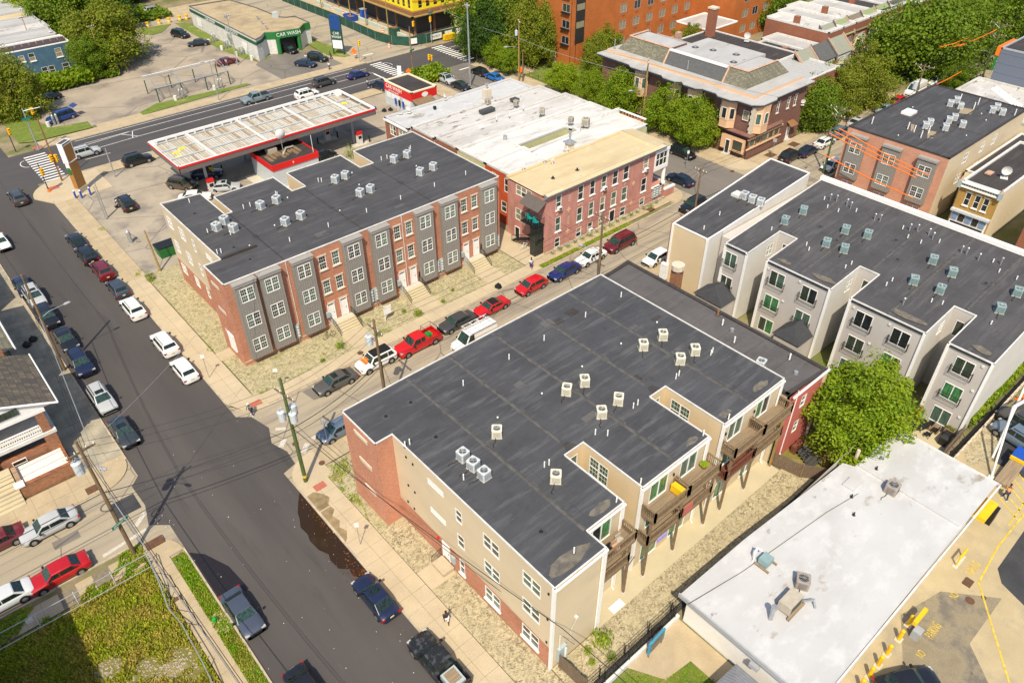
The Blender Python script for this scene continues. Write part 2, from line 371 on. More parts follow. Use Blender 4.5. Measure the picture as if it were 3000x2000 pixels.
ac_tan=plain('ac_tan',(.42,.37,.29),.6,var=.1)
wood_deck=plain('deck_wood_weathered',(.27,.20,.125),.85,var=.25,scale=1.5,stretch=(.3,4,1),line=[(1,.14,.02,(.1,.07,.045),.7)])
wood_rail=plain('rail_wood',(.20,.135,.075),.85,var=.25,scale=3)
wood_red=plain('rail_wood_red',(.15,.05,.028),.85,var=.25,scale=3)
wood_pole=plain('pole_wood',(.17,.115,.065),.9,var=.3,scale=2,stretch=(3,3,.4))
wood_green=plain('pole_green_treated',(.075,.11,.03),.85,var=.25,scale=2,stretch=(3,3,.4))
wood_post=plain('post_wood_yellow',(.32,.21,.07),.85,var=.2)
fence_wood=plain('fence_wood',(.17,.12,.08),.9,var=.3,scale=4,stretch=(5,5,.5))
yellow_p=plain('yellow_paint',(.78,.46,.01),.5,var=.08)
yellow_line=plain('yellow_marking',(.60,.42,.05),.8,var=.3,scale=3)
white_line=plain('white_marking',(.70,.68,.64),.8,var=.2,scale=3)
red_p=plain('red_fascia',(.62,.015,.015),.45,var=.05)
green_p=plain('green_fascia',(.02,.16,.035),.5,var=.1)
dkgreen=plain('green_screen',(.018,.07,.045),.8,var=.3,scale=1)
teal_sign=plain('street_sign_green',(.01,.22,.14),.5,var=.05)
blue_p=plain('blue_paint',(.01,.07,.38),.5,var=.1)
orange_p=plain('orange_plastic',(.85,.17,.01),.5,var=.05)
signal_y=plain('signal_yellow',(.80,.42,.01),.5,var=.06)
sheath=plain('yellow_sheathing',(.80,.66,.02),.6,var=.06,line=[(2,1.2,.05,(.5,.4,.05),.6)])
sheath_b=plain('grey_blue_sheathing',(.13,.15,.19),.6,var=.05,line=[(0,2.4,.08,(.05,.08,.18),.8),(2,1.6,.08,(.05,.08,.18),.8)])
rust=plain('rusty_steel',(.25,.12,.05),.7,var=.25)
fascia_brown=plain('canopy_soffit_grey',(.15,.125,.12),.5,var=.08)
canopy_pan=plain('canopy_deck_pan',(.22,.17,.1),.6,var=.12,scale=1,blot=[((.36,.27,.16),.7,.6,.72)],stretch=(3,.6,1))
brown_p=plain('pylon_brown',(.36,.17,.045),.6,var=.08)
teal_p=plain('teal_plastic',(.01,.33,.30),.5,var=.05)
trash_w=plain('litter_white',(.75,.74,.7),.7)
rubber=plain('tyre_rubber',(.015,.015,.016),.8,var=.1)
rim_m=plain('wheel_rim',(.42,.42,.42),.3,metal=.6,var=.1)
car_glass=glass_mat('car_glass',(.018,.035,.03),(.006,.01,.01))
car_glass_g=glass_mat('windscreen_green',(.035,.075,.062),(.01,.02,.018))
trim_blk=plain('car_trim_black',(.012,.012,.013),.5)
lamp_w=plain('lamp_clear',(.42,.42,.4),.12,spec=.8)
lamp_r=plain('lamp_red',(.35,.005,.005),.2,spec=.6)
plate_m=plain('number_plate',(.65,.55,.25),.5)
water_m,n_,b_=new_mat('puddle_water');b_.inputs['Base Color'].default_value=(.030,.017,.008,1);b_.inputs['Roughness'].default_value=.12;b_.inputs['Specular IOR Level'].default_value=.35
manhole_m=plain('manhole_iron',(.12,.06,.03),.7,var=.2)
# ---------------------------------------------------------------- walls with real openings
class Wall:
    def __init__(s,ax,c): s.ax,s.c=ax,c     # ax: 'X-','X+','Y-','Y+'=the way it faces
    def P(s,u,z,d=0.):
        a=s.ax
        if a == 'X-': return (s.c-d,u,z)
        if a == 'X+': return (s.c+d,u,z)
        if a == 'Y-': return (u,s.c-d,z)
        return (u,s.c+d,z)
    def M(s,u0,u1,z,d=0.):                    # local x along the wall,local y inwards
        rot,u={'Y-': (0,u0),'X-': (-PI/2,u1),'X+': (PI/2,u0),'Y+': (PI,u1)}[s.ax]
        return Matrix.Translation(s.P(u,z,d)) @ Matrix.Rotation(rot,4,'Z')
    def box(s,mb,u0,u1,z0,z1,d0,d1):
        p=s.P(u0,z0,d0);q=s.P(u1,z1,d1)
        mb.box(min(p[0],q[0]),max(p[0],q[0]),min(p[1],q[1]),max(p[1],q[1]),z0,z1)

def wall_faces(mb,W,u0,u1,z0,z1,holes,m,depth=.14,topf=None,rev=None):
    hs=[h for h in holes if h[1] > u0 and h[0] < u1 and h[3] > z0 and h[2] < z1]
    us=sorted({u0,u1,*[min(max(h[i],u0),u1) for h in hs for i in (0,1)]})
    zs=sorted({z0,z1,*[min(max(h[i],z0),z1) for h in hs for i in (2,3)]})
    mb.mat(m)
    tz=lambda u,z: (topf(W.P(u,z)) if (topf and abs(z-z1) < 1e-6) else z)
    for a,b in zip(us,us[1:]):
        for c,d in zip(zs,zs[1:]):
            um,zm=(a+b)/2,(c+d)/2
            if any(h[0] < um < h[1] and h[2] < zm < h[3] for h in hs): continue
            q=[W.P(a,tz(a,c)),W.P(b,tz(b,c)),W.P(b,tz(b,d)),W.P(a,tz(a,d))]
            if W.ax in ('X-','Y+'): q.reverse()
            mb.face(q)
    if rev: mb.mat(rev)
    for h in hs:
        a,b,c,d=h[:4];c=max(c,z0);d=min(d,z1)
        for (p,q) in (((a,c),(b,c)),((b,c),(b,d)),((b,d),(a,d)),((a,d),(a,c))):
            mb.face([W.P(p[0],p[1]),W.P(q[0],q[1]),W.P(q[0],q[1],-depth),W.P(p[0],p[1],-depth)])

def mass(parent,poly,z0,z1,mats,holes={},roof=None,topf=None,cope=None,cw=.25,ch=.12,rise=.12,names=('wall','roof_deck','coping')):
    """polygon CCW; mats: [(z_top, material)] bands or a function(ax, c) -> bands"""
    n=len(poly)
    for i in range(n):
        (xa,ya),(xb,yb)=poly[i],poly[(i+1) % n]
        dx,dy=xb-xa,yb-ya
        if abs(dx) > abs(dy): W_=Wall('Y-' if dx > 0 else 'Y+',(ya+yb)/2);u0,u1=min(xa,xb),max(xa,xb)
        else: W_=Wall('X+' if dy > 0 else 'X-',(xa+xb)/2);u0,u1=min(ya,yb),max(ya,yb)
        bands=mats(W_.ax,W_.c) if callable(mats) else mats
        hl=[]
        for (ax,c),hh in holes.items():
            if ax == W_.ax and abs(c-W_.c) < .12: hl=hh
        mb=MB();zb=z0
        for zt,m in bands:
            zt=min(zt,z1) if zt else z1
            if zt > zb: wall_faces(mb,W_,u0,u1,zb,zt,hl,m,topf=topf if zt == z1 else None);zb=zt
        obj(names[0],mb,parent)
    if roof:
        mb=MB().mat(roof)
        mb.face([(p[0],p[1],(topf((p[0],p[1],z1)) if topf else z1)-.02) for p in poly]);obj(names[1],mb,parent)
    if cope:
        mb=MB().mat(cope)
        for i in range(n):
            (xa,ya),(xb,yb)=poly[i],poly[(i+1) % n]
            za=topf((xa,ya,z1)) if topf else z1;zb=topf((xb,yb,z1)) if topf else z1
            d=Vector((xb-xa,yb-ya,0));L=d.length
            if L < .05: continue
            d /= L;nn=Vector((d.y,-d.x,0));o=.05;k=.003*(i % 4)
            P=[]
            for (X,Y,Z,s_) in ((xa,ya,za,-o),(xb,yb,zb,o)):
                for off in (o,o-cw): P.append((X+d.x*s_+nn.x*off,Y+d.y*s_+nn.y*off,Z))
            a0,a1,b0,b1=P
            f=lambda p,h: (p[0],p[1],p[2]+h)
            mb.rings([[f(a0,-.06+k),f(a1,-.06+k),f(a1,rise+k),f(a0,rise+k)],[f(b0,-.06+k),f(b1,-.06+k),f(b1,rise+k),f(b0,rise+k)]])
        obj(names[2],mb,parent)

CACHE={}
def frame_mesh(kind,w,h,fm):
    key=('fr',kind,round(w,2),round(h,2),fm.name)
    if key in CACHE: return CACHE[key]
    mb=MB().mat(fm);t=.055
    mb.box(0,w,-.05,.06,0,t);mb.box(0,w,-.05,.06,h-t,h);mb.box(0,t,-.048,.058,t,h-t);mb.box(w-t,w,-.048,.058,t,h-t)
    panes=[]
    def sash(a,b,grid):
        mid=h*.5
        mb.box(a,b,-.02,.05,mid-.022,mid+.022)
        panes.append((a,b,t,mid-.022));panes.append((a,b,mid+.022,h-t))
        if grid:
            for k in (1,2): x=a+(b-a)*k/3;mb.box(x-.007,x+.007,.012,.045,t,h-t)
            for z in (h*.27,h*.73): mb.box(a,b,.014,.043,z-.007,z+.007)
    if kind in ('single','singleg'): sash(t,w-t,kind[-1] == 'g')
    elif kind in ('double','doubleg'):
        c=w/2;q=.045 if w < 1.4 else .06;mb.box(c-q,c+q,-.04,.055,t,h-t);sash(t,c-q,kind[-1] == 'g');sash(c+q,w-t,kind[-1] == 'g')
    elif kind == 'slider':
        c=w/2;mb.box(c-.04,c+.04,-.03,.055,t,h-t);panes += [(t,c-.04,t,h-t),(c+.04,w-t,t,h-t)]
    elif kind == 'triple':
        for k in (1,2): c=w*k/3;mb.box(c-.06,c+.06,-.04,.055,t,h-t)
        for k in range(3): sash(t if k == 0 else w*k/3+.06,w-t if k == 2 else w*(k+1)/3-.06,False)
    elif kind == 'fixed': panes.append((t,w-t,t,h-t))
    elif kind == 'cross':
        c=w/2;mb.box(c-.04,c+.04,-.03,.055,t,h-t);panes += [(t,c-.04,t,h-t),(c+.04,w-t,t,h-t)]
        mb.box(t,c-.04,-.02,.05,h*.35-.03,h*.35+.03)
    CACHE[key]=(mb.mesh('window'),panes);return CACHE[key]
def box_mesh(name,w,d,h,m,key=None):
    k=('bx',name,round(w,2),round(d,2),round(h,2),m.name)
    if k not in CACHE: mb=MB().mat(m);mb.box(0,w,0,d,0,h);CACHE[k]=mb.mesh(name)
    return CACHE[k]
def window(parent,W,u0,u1,z0,z1,kind='single',fm=None,panes=None,sill=None,lintel=None,air=None,d=-.03):
    fm=fm or white;w,h=u1-u0,z1-z0
    me,ps=frame_mesh(kind,w,h,fm)
    Mx=W.M(u0,u1,z0,d);o=put(me,parent,Mx,'window')
    base=random.choice(panes or PANES)
    for i,(a,b,c,e_) in enumerate(ps):
        g_=base if random.random() < .7 else random.choice(panes or PANES)
        put(box_mesh('pane',b-a,.02,e_-c,g_),o,Mx @ Matrix.Translation((a,.03,c)),'pane')
    if sill: put(box_mesh('sill',w+.2,.22,.12,sill),o,Mx @ Matrix.Translation((-.1,-.16,-.125)),'sill')
    if lintel: put(box_mesh('lintel',w+.24,.16,.16,lintel),o,Mx @ Matrix.Translation((-.12,-.1,h+.005)),'lintel')
    if air:
        a_=CACHE.get('air')
        if not a_:
            mb=MB().mat(white);mb.box(0,.6,-.42,.02,0,.4);mb.mat(ac_dark);mb.box(.05,.55,-.425,-.421,.05,.35);a_=CACHE['air']=mb.mesh('window_air_conditioner')
        put(a_,o,Mx @ Matrix.Translation((w/2-.3,-.05,.08)),'window_air_conditioner')
    return o
def windows(parent,ax,c,lst,**kw):
    W_=Wall(ax,c)
    for it in lst:
        k=dict(kw)
        if len(it) > 4 and it[4]: k['kind']=it[4]
        if len(it) > 5 and it[5]: k['air']=True
        window(parent,W_,*it[:4],**k)
def door(parent,W,u0,u1,z0,z1,m=None,glass=False):
    w,h=u1-u0,z1-z0;mb=MB().mat(white);t=.09
    mb.box(0,w,-.07,.04,h-t,h);mb.box(0,t,-.068,.038,0,h-t);mb.box(w-t,w,-.068,.038,0,h-t)
    Mx=W.M(u0,u1,z0,0);o=obj('door',mb,parent,Mx)
    mb=MB().mat(m or white);mb.box(t,w-t,-.01,.05,0,h*.86 if not glass else h-t)
    for (a,b,c,d) in ((.2,.45,.08,.36),(.55,.8,.08,.36),(.2,.45,.42,.76),(.55,.8,.42,.76)):
        mb.box(w*a,w*b,-.022,-.008,h*c,h*d)
    obj('door_leaf',mb,o,Mx)
    if h*.86 < h-t and not glass:
        mb=MB().mat(g_dark);mb.box(t,w-t,.0,.03,h*.88,h-t);obj('transom_pane',mb,o,Mx)
    mb=MB().mat(black_metal);mb.box(w-t-.14,w-t-.08,-.06,-.01,h*.4,h*.44);obj('door_handle',mb,o,Mx)
    return o

# ---------------------------------------------------------------- air conditioners
def make_ac(body,w=.82,h=.86):
    t=thing('air_conditioner','x','air conditioner')
    r=.1;n=4
    def ring(z,s=1.):
        P=[]
        for cx,cy,a0 in ((1,1,0),(-1,1,90),(-1,-1,180),(1,-1,270)):
            for k in range(n): a=R(a0+90*k/(n-1));P.append(((cx*(w/2-r)+r*math.cos(a))*s,(cy*(w/2-r)+r*math.sin(a))*s,z))
        return P
    mb=MB().mat(body);mb.rings([ring(.06),ring(h-.1),ring(h-.03,1.02),ring(h,.97)],True,False)
    N_=20;top=ring(h,.97);i=len(mb.v);mb.v += top;rr=w*.37
    inner=[(rr*math.cos(2*PI*k/16+R(5)),rr*math.sin(2*PI*k/16+R(5)),h) for k in range(16)]
    for k in range(16):
        mb.face([top[k],top[(k+1) % 16],inner[(k+1) % 16],inner[k]])
        p,q=inner[k],inner[(k+1) % 16];mb.face([q,p,(p[0],p[1],h-.18),(q[0],q[1],h-.18)])
    obj('casing',mb,t,smooth=False)
    mb=MB().mat(ac_dark);mb.cyl(0,0,h-.19,h-.17,rr,n=16);obj('fan_well',mb,t)
    mb=MB().mat(black_metal)
    for k in range(4):
        a=R(20+90*k);c,s_=math.cos(a),math.sin(a)
        mb.face([(c*.06-s_*.02,s_*.06+c*.02,h-.1),(c*rr*.9-s_*.12,s_*rr*.9+c*.12,h-.13),(c*rr*.9+s_*.12,s_*rr*.9-c*.12,h-.08),(c*.06+s_*.05,s_*.06-c*.05,h-.09)])
    mb.cyl(0,0,h-.14,h-.05,.09,n=8);obj('fan',mb,t)
    mb=MB().mat(galv)
    for k in range(4): a=R(45*k);mb.tube([(rr*math.cos(a),rr*math.sin(a),h+.01),(-rr*math.cos(a),-rr*math.sin(a),h+.01)],.008,4)
    for q in (.45,.8): mb.tube([(rr*q*math.cos(2*PI*k/12),rr*q*math.sin(2*PI*k/12),h+.012) for k in range(13)],.007,4)
    obj('fan_guard',mb,t)
    mb=MB().mat(ac_dark)
    for s_ in (-1,1):
        for k in range(9):
            x=(k-4)*.068
            mb.box(x-.012,x+.012,s_*w/2-.004,s_*w/2+.004,.14,h-.16);mb.box(s_*w/2-.004,s_*w/2+.004,x-.012,x+.012,.14,h-.16)
    obj('side_grille',mb,t)
    mb=MB().mat(conc_l);mb.box(-w/2-.01,w/2+.01,-w/2-.01,w/2+.01,.0,.05);obj('base_pad',mb,t)
    mb=MB().mat(black_metal);mb.tube([(-w/2,.1,.12),(-w/2-.35,.14,.04),(-w/2-.7,.3,.03),(-w/2-.95,.22,.03)],.03,5);obj('refrigerant_hose',mb,t)
    return t
def first_or_copy(proto,used,M,label,group):
    if proto.name not in used:
        used.add(proto.name);proto.matrix_basis=M;proto['label']=label;WM[proto.name]=M
        if group: proto['group']=group
        return proto
    return copy_thing(proto,M,label,group)
USED=set()
def Tz(x,y,z,deg=0,s=1.): return Matrix.Translation((x,y,z)) @ Matrix.Rotation(R(deg),4,'Z') @ Matrix.Scale(s,4)
ORD=['leftmost','second from the left','third from the left','fourth from the left','fifth from the left','sixth from the left','seventh from the left',
       'eighth from the left','ninth from the left','tenth from the left','eleventh from the left','twelfth from the left','thirteenth from the left','fourteenth from the left','rightmost']

# ---------------------------------------------------------------- cars
PAINT={}
def paint(k):
    if k in PAINT: return PAINT[k]
    col=dict(black=(.008,.009,.011),blackworn=(.015,.016,.018),navy=(.008,.014,.045),blue=(.01,.02,.12),royalblue=(.01,.035,.16),brightblue=(.01,.12,.38),lightblue=(.2,.32,.40),
               darkblue=(.035,.045,.06),slate=(.03,.038,.045),steel=(.05,.062,.09),steelblue=(.11,.15,.2),steelgrey=(.17,.21,.22),silver=(.42,.43,.43),lightsilver=(.55,.57,.58),grey=(.075,.072,.068),
               charcoal=(.045,.044,.044),white=(.75,.74,.70),whitetruck=(.7,.7,.66),red=(.52,.005,.008),brightred=(.40,.004,.008),maroon=(.13,.008,.014),brown=(.07,.05,.035))[k]
    m,n,b=new_mat('car_paint_'+k);b.inputs['Roughness'].default_value=.38;b.inputs['Metallic'].default_value=.0
    b.inputs['Coat Weight'].default_value=.8;b.inputs['Coat Roughness'].default_value=.06;b.inputs['Specular IOR Level'].default_value=.4
    p=N(n,'TexCoord');f=noise(n,p.outputs['Object'],1.5,5)
    out=mix(n,ramp(n,f,.35,.7,0,.25),col,tuple(min(1,c*1.15+.012) for c in col))
    if k == 'blackworn':
        f=noise(n,p.outputs['Object'],2.2,6,.7);out=mix(n,ramp(n,f,.52,.58),out,(.06,.063,.068));b.inputs['Coat Weight'].default_value=.1
    n.links.new(out,b.inputs['Base Color']);PAINT[k]=m;return m
def car_mesh(style):
    # returns dict of part -> mesh list ; +x is forward, ground z=0
    Sp=dict(sedan=(4.7,1.8,1.42,.92,(1.05,.45,-1.0,-1.75),'low'),coupe=(4.75,1.84,1.27,.86,(1.0,.3,-.75,-1.5),'low'),hatch=(4.35,1.78,1.5,.96,(1.2,.5,-1.35,-2.0),'high'),
              wagon=(4.75,1.82,1.6,.97,(1.05,.45,-1.85,-2.2),'high'),suv=(4.65,1.88,1.72,1.07,(1.1,.55,-1.75,-2.15),'high'),van=(5.0,1.96,1.75,1.02,(1.5,.7,-2.0,-2.38),'high'),
              pickup=(5.5,1.95,1.8,1.12,(1.25,.65,-.75,-.95),'bed'),cargo=(5.7,2.0,2.35,1.2,(1.9,1.2,-2.6,-2.75),'high'))[style]
    L,Wd,H,B,(xf,xrf,xrr,xr),kind=Sp;h2=L/2;w=Wd/2;parts={}
    hood=B-.06 if style not in ('cargo','van') else B-.02
    tail=B+.02 if kind == 'low' else B
    rear_end=-h2 if kind != 'bed' else xr-.02
    st=[]
    for t in (0,.012,.05,.12,.25,.4,.55,.7,.8,.88,.95,.985,1.):
        x=rear_end+(h2-rear_end)*t
        ends=min(1,t/.05 if kind != 'bed' else 1,(1-t)/.08)
        ww=w*(.80+.20*math.sqrt(max(0,ends))) if ends < 1 else w
        if x > xf: k=(x-xf)/(h2-xf);top=hood-.03*k-.20*k**4
        elif x < xr: k=(xr-x)/(h2+xr+1e-6);top=tail-.02*k-.10*k**4
        else: top=B
        if t == 0 and kind != 'bed': top -= .08
        if t == 1.: top -= .12
        lo=.22 if .02 < t < .98 else .3
        st.append((x,ww,lo,top))
    mb=MB().mat(trim_blk);mb.mat(paint('grey'));rings=[]
    for x,ww,lo,top in st:
        prof=[(0,lo),(ww*.88,lo),(ww*.97,lo+.12),(ww,lo+.3),(ww*.985,top-.22),(ww*.93,top-.07),(ww*.78,top),(ww*.4,top+.025),(0,top+.035)]
        rings.append([(x,y,z) for y,z in prof]+[(x,-y,z) for y,z in reversed(prof[1:-1])])
    mb.rings(rings)
    if kind == 'bed':   # open load bed
        e0,e1=-h2,xr-.03
        mb.box(e0,e1,w-.09,w,.4,B+.02);mb.box(e0,e1,-w,-w+.09,.4,B+.02);mb.box(e0,e0+.08,-w+.09,w-.09,.42,B);mb.box(e0+.08,e1,-w+.09,w-.09,.4,.62)
    # greenhouse
    rw,bw=w*.74,w*.90
    def G_(x,hw,z,r=.0): return (x,hw,z)
    ys=[-1,-.93,-.6,0,.6,.93,1]
    crown=[-.05,-.015,0,.012,0,-.015,-.05]
    def line(x,hw,z,c=1.): return [(x,y*hw,z+cc*c) for y,cc in zip(ys,crown)]
    a=line(xf,bw,B-.02,0);b=line(xrf,rw,H-.03);c=line((xrf+xrr)/2,rw*1.01,H);d=line(xrr,rw*.98,H-.04);e_=line(xr,bw*.97,B-.02,0)
    for p,q in ((a,b),(b,c),(c,d),(d,e_)):
        for k in range(6): mb.face([p[k],q[k],q[k+1],p[k+1]])
    side=[a,b,c,d,e_]
    for s_ in (0,6):
        base=[(l[s_][0],l[s_][1],B-.02) for l in side]
        poly=[l[s_] for l in side];mb.face([(xf,poly[0][1],B-.1)]+poly+[(xr,poly[-1][1],B-.1)] if s_ else list(reversed([(xf,poly[0][1],B-.1)]+poly+[(xr,poly[-1][1],B-.1)])))
    parts['body']=mb.mesh('body',False)
    me=parts['body'];me.polygons.foreach_set('use_smooth',[True]*len(me.polygons));
    try: me.set_sharp_from_angle(angle=R(38))
    except Exception: pass
    # glass panels, 8 mm proud
    def quad(p,q,f0,f1,inset=.06,off=.012,y0=-.86,y1=.86):
        P=[]
        for f_,in ((f0,),(f1,)):
            row=[]
            for yy in (y0,y0/2,0,y1/2,y1):
                A=Vector((p[3][0],yy*abs(p[6][1]),p[3][2]));Bv=Vector((q[3][0],yy*abs(q[6][1]),q[3][2]));row.append(A.lerp(Bv,f_))
            P.append(row)
        nn=(P[1][2]-P[0][2]).cross(P[0][4]-P[0][0]).normalized()
        if nn.z < 0: nn=-nn
        P=[[v+nn*off for v in row] for row in P]
        mb=MB().mat(car_glass_g)
        for k in range(4): mb.face([P[0][k],P[0][k+1],P[1][k+1],P[1][k]])
        return mb
    parts['windscreen']=quad(a,b,.06,.93).mesh('windscreen')
    if style != 'cargo':
        m_=quad(e_,d,.12 if kind == 'low' else .35,.9);m_.mats=[car_glass];parts['rear_window']=m_.mesh('rear_window')
    for s_ in (-1,1):
        mb=MB().mat(car_glass);yb,yt=bw*1.0,rw
        def sp(x,z):
            k=(z-B)/(H-B);return (x,s_*(yb+(yt-yb)*k+.012),z)
        z0_,z1_=B+.05,H-.12
        def xa(z): k=(z-B)/(H-B);return xf+(xrf-xf)*k-.12
        def xb(z): k=(z-B)/(H-B);return xr+(xrr-xr)*k+.14
        cuts=[xa,lambda z: -.05,xb] if style not in ('cargo',) else [xa,lambda z: .6]
        if kind == 'high' and style in ('suv','van','wagon'): cuts=[xa,lambda z: -.02,lambda z: -1.15,xb]
        if kind == 'bed': cuts=[xa,lambda z: -.05,lambda z: -.62]
        for k in range(len(cuts)-1):
            x1,x0=cuts[k],cuts[k+1];g1=0 if k == 0 else .04
            mb.face([sp(x0(z0_)+.04,z0_),sp(x1(z0_)-g1,z0_),sp(x1(z1_)-g1,z1_),sp(x0(z1_)+.04,z1_)])
        parts['side_window' if s_ < 0 else 'side_window2']=mb.mesh('side_window')
    # sunroof
    # lamps
    for s_,nm in ((-1,'headlight'),(1,'headlight2')):
        mb=MB().mat(lamp_w);zt=hood-.30;mb.box(h2-.24,h2-.05,s_*w*.72-.17,s_*w*.72+.17,zt+.02,zt+.15);parts[nm]=mb.mesh('headlight')
        mb=MB().mat(lamp_r);zt=tail-.3;mb.box(-h2+.0,-h2+.16,s_*w*.80-.15,s_*w*.80+.15,zt,zt+.17);parts['taillight' if s_ < 0 else 'taillight2']=mb.mesh('taillight')
        mb=MB().mat(trim_blk);mb.box(xf-.35,xf-.18,s_*(w+.0)-(.0 if s_ > 0 else .2),s_*(w+.0)+(.2 if s_ > 0 else .0),B-.02,B+.13);parts['wing_mirror' if s_ < 0 else 'wing_mirror2']=mb.mesh('wing_mirror')
    mb=MB().mat(trim_blk);mb.box(h2-.06,h2+.015,-w*.5,w*.5,.42,.62);parts['grille']=mb.mesh('grille')
    mb=MB().mat(plate_m);mb.box(-h2-.03,-h2+.02,-.17,.17,.62,.76);parts['number_plate']=mb.mesh('number_plate')
    if style in ('suv','wagon','van'):
        for s_,nm in ((-1,'roof_rail'),(1,'roof_rail2')):
            mb=MB().mat(trim_blk);mb.box(xrr+.1,xrf-.15,s_*rw*.86-.02,s_*rw*.86+.02,H-.02,H+.06);parts[nm]=mb.mesh('roof_rail')
    # wheels
    rW=.33 if style in ('sedan','coupe','hatch','wagon') else .37
    wm=[]
    for x in (h2-.88,-h2+.92):
        for s_ in (-1,1):
            mb=MB().mat(trim_blk)
            y=s_*w
            mb.rings([[(x+(rW+.07)*math.cos(2*PI*j/14),y-s_*.06+q,rW+(rW+.07)*math.sin(2*PI*j/14)) for j in range(14)] for q in (0,s_*.068)])
            mb.mat(rubber)
            for r0,y0,y1 in ((rW,y-s_*.16,y+s_*.02),):
                mb.rings([[(x+r0*math.cos(2*PI*j/14),yy,rW+r0*math.sin(2*PI*j/14)) for j in range(14)] for yy in (y0,y1)])
            mb.mat(rim_m);mb.rings([[(x+rW*.62*math.cos(2*PI*j/10),yy,rW+rW*.62*math.sin(2*PI*j/10)) for j in range(10)] for yy in (y,y+s_*.03)])
            mb.mat(trim_blk)
            for j in range(5):
                aa=2*PI*j/5;mb.rings([[(x+rW*(.38+.13*math.cos(q))*math.cos(aa)+rW*.13*math.sin(q)*math.sin(aa),yy,rW+rW*(.38+.13*math.cos(q))*math.sin(aa)-rW*.13*math.sin(q)*math.cos(aa)) for q in (0,2.1,4.2)] for yy in (y+s_*.02,y+s_*.034)])
            wm.append(mb.mesh('wheel'))
    parts['wheels']=wm
    parts['dims']=(L,w,H,B,xrf,xrr,rw,xr)
    return parts
CARM={}
def car(x,y,deg,style,col,label,extra=None):
    if style not in CARM: CARM[style]=car_mesh(style)
    P=CARM[style]
    names=dict(coupe='sports_car',sedan='sedan_car',hatch='hatchback_car',suv='suv_car',wagon='estate_car',van='minivan',pickup='pickup_truck',cargo='cargo_van')
    cat=dict(pickup='pickup truck',van='minivan',cargo='van').get(style,'car')
    t=thing(names[style],label,cat,(x,y,0),R(deg))
    Mx=WM[t.name]
    for k,me in P.items():
        if k == 'dims': continue
        for m_ in (me if isinstance(me,list) else [me]):
            o=bpy.data.objects.new(k.rstrip('2') if k != 'wheels' else 'wheel',m_);attach(o,t,Mx)
            if k == 'body':
                o.material_slots[1].link='OBJECT';o.material_slots[1].material=paint(col)
    L,w,H,B,xrf,xrr,rw,xr=P['dims']
    def add(nm,mb): obj(nm,mb,t,Mx)
    ex=extra or []
    if 'sunroof' in ex: mb=MB().mat(car_glass);mb.box(xrf-.75,xrf-.15,-rw*.6,rw*.6,H-.02,H+.014);add('sunroof',mb)
    if 'blackroof' in ex: mb=MB().mat(trim_blk);mb.box(xrr+.03,xrf-.04,-rw*.86,rw*.86,H-.045,H+.018);add('roof_panel',mb)
    if 'softtop' in ex:
        mb=MB().mat(trim_blk);mb.box(xrr+.02,xrf-.04,-rw*.9,rw*.9,H-.06,H+.02);add('soft_top',mb)
    if 'rack' in ex:
        mb=MB().mat(white if col != 'red' else black_metal)
        if style == 'pickup':
            for xx in (-L/2+.2,xr-.25):
                mb.tube([(xx,-w+.05,B),(xx,-w+.08,B+.75),(xx,w-.08,B+.75),(xx,w-.05,B)],.03,5)
            mb.tube([(-L/2+.2,-w+.08,B+.75),(xr-.25,-w+.08,B+.75)],.025,5);mb.tube([(-L/2+.2,w-.08,B+.75),(xr-.25,w-.08,B+.75)],.025,5)
        else:
            for xx in (-2,-1,0,1): mb.tube([(xx,-.85,H-.05),(xx,-.85,H+.25),(xx,.85,H+.25),(xx,.85,H-.05)],.03,5)
            for yy in (-.85,-.3,.3,.85): mb.tube([(-2.4,yy,H+.27),(1.2,yy,H+.27)],.03,5)
        add('ladder_rack',mb)
    if 'bin' in ex: mb=MB().mat(plain('bin_green',(.02,.3,.05)));mb.box(-2.1,-1.5,-.6,.1,.63,.95);add('green_bin',mb)
    if 'box' in ex: mb=MB().mat(meter_m);mb.box(-2.55,-1.15,-.62,.62,.64,1.18);mb.mat(wood_deck);mb.box(-2.3,-1.3,-.45,.45,1.18,1.24);add('bed_box',mb)
    if 'cover' in ex: mb=MB().mat(trim_blk);mb.box(-L/2+.1,xr-.1,-w+.1,w-.1,B-.06,B+.03);add('bed_cover',mb)
    if 'opendoor' in ex: mb=MB().mat(paint(col));mb.box(-.1,.9,0,.08,.35,B,Matrix.Translation((.75,w,0)) @ Matrix.Rotation(R(125),4,'Z'));add('open_door',mb)
    if 'tailgate' in ex: mb=MB().mat(paint(col));mb.box(-1.0,0,-w*.8,w*.8,0,.08,Matrix.Translation((-L/2+.35,0,H)) @ Matrix.Rotation(R(18),4,'Y'));add('open_tailgate',mb)
    if 'orange' in ex:
        mb=MB().mat(orange_p);mb.box(1.2,1.6,-.55,.45,B+.13,B+.17,Matrix.Translation((0,0,0)));mb.box(.95,1.2,-.4,.3,B+.3,B+.34);add('orange_reflection',mb)  # orange panels put in for the reflection on the windscreen
    return t

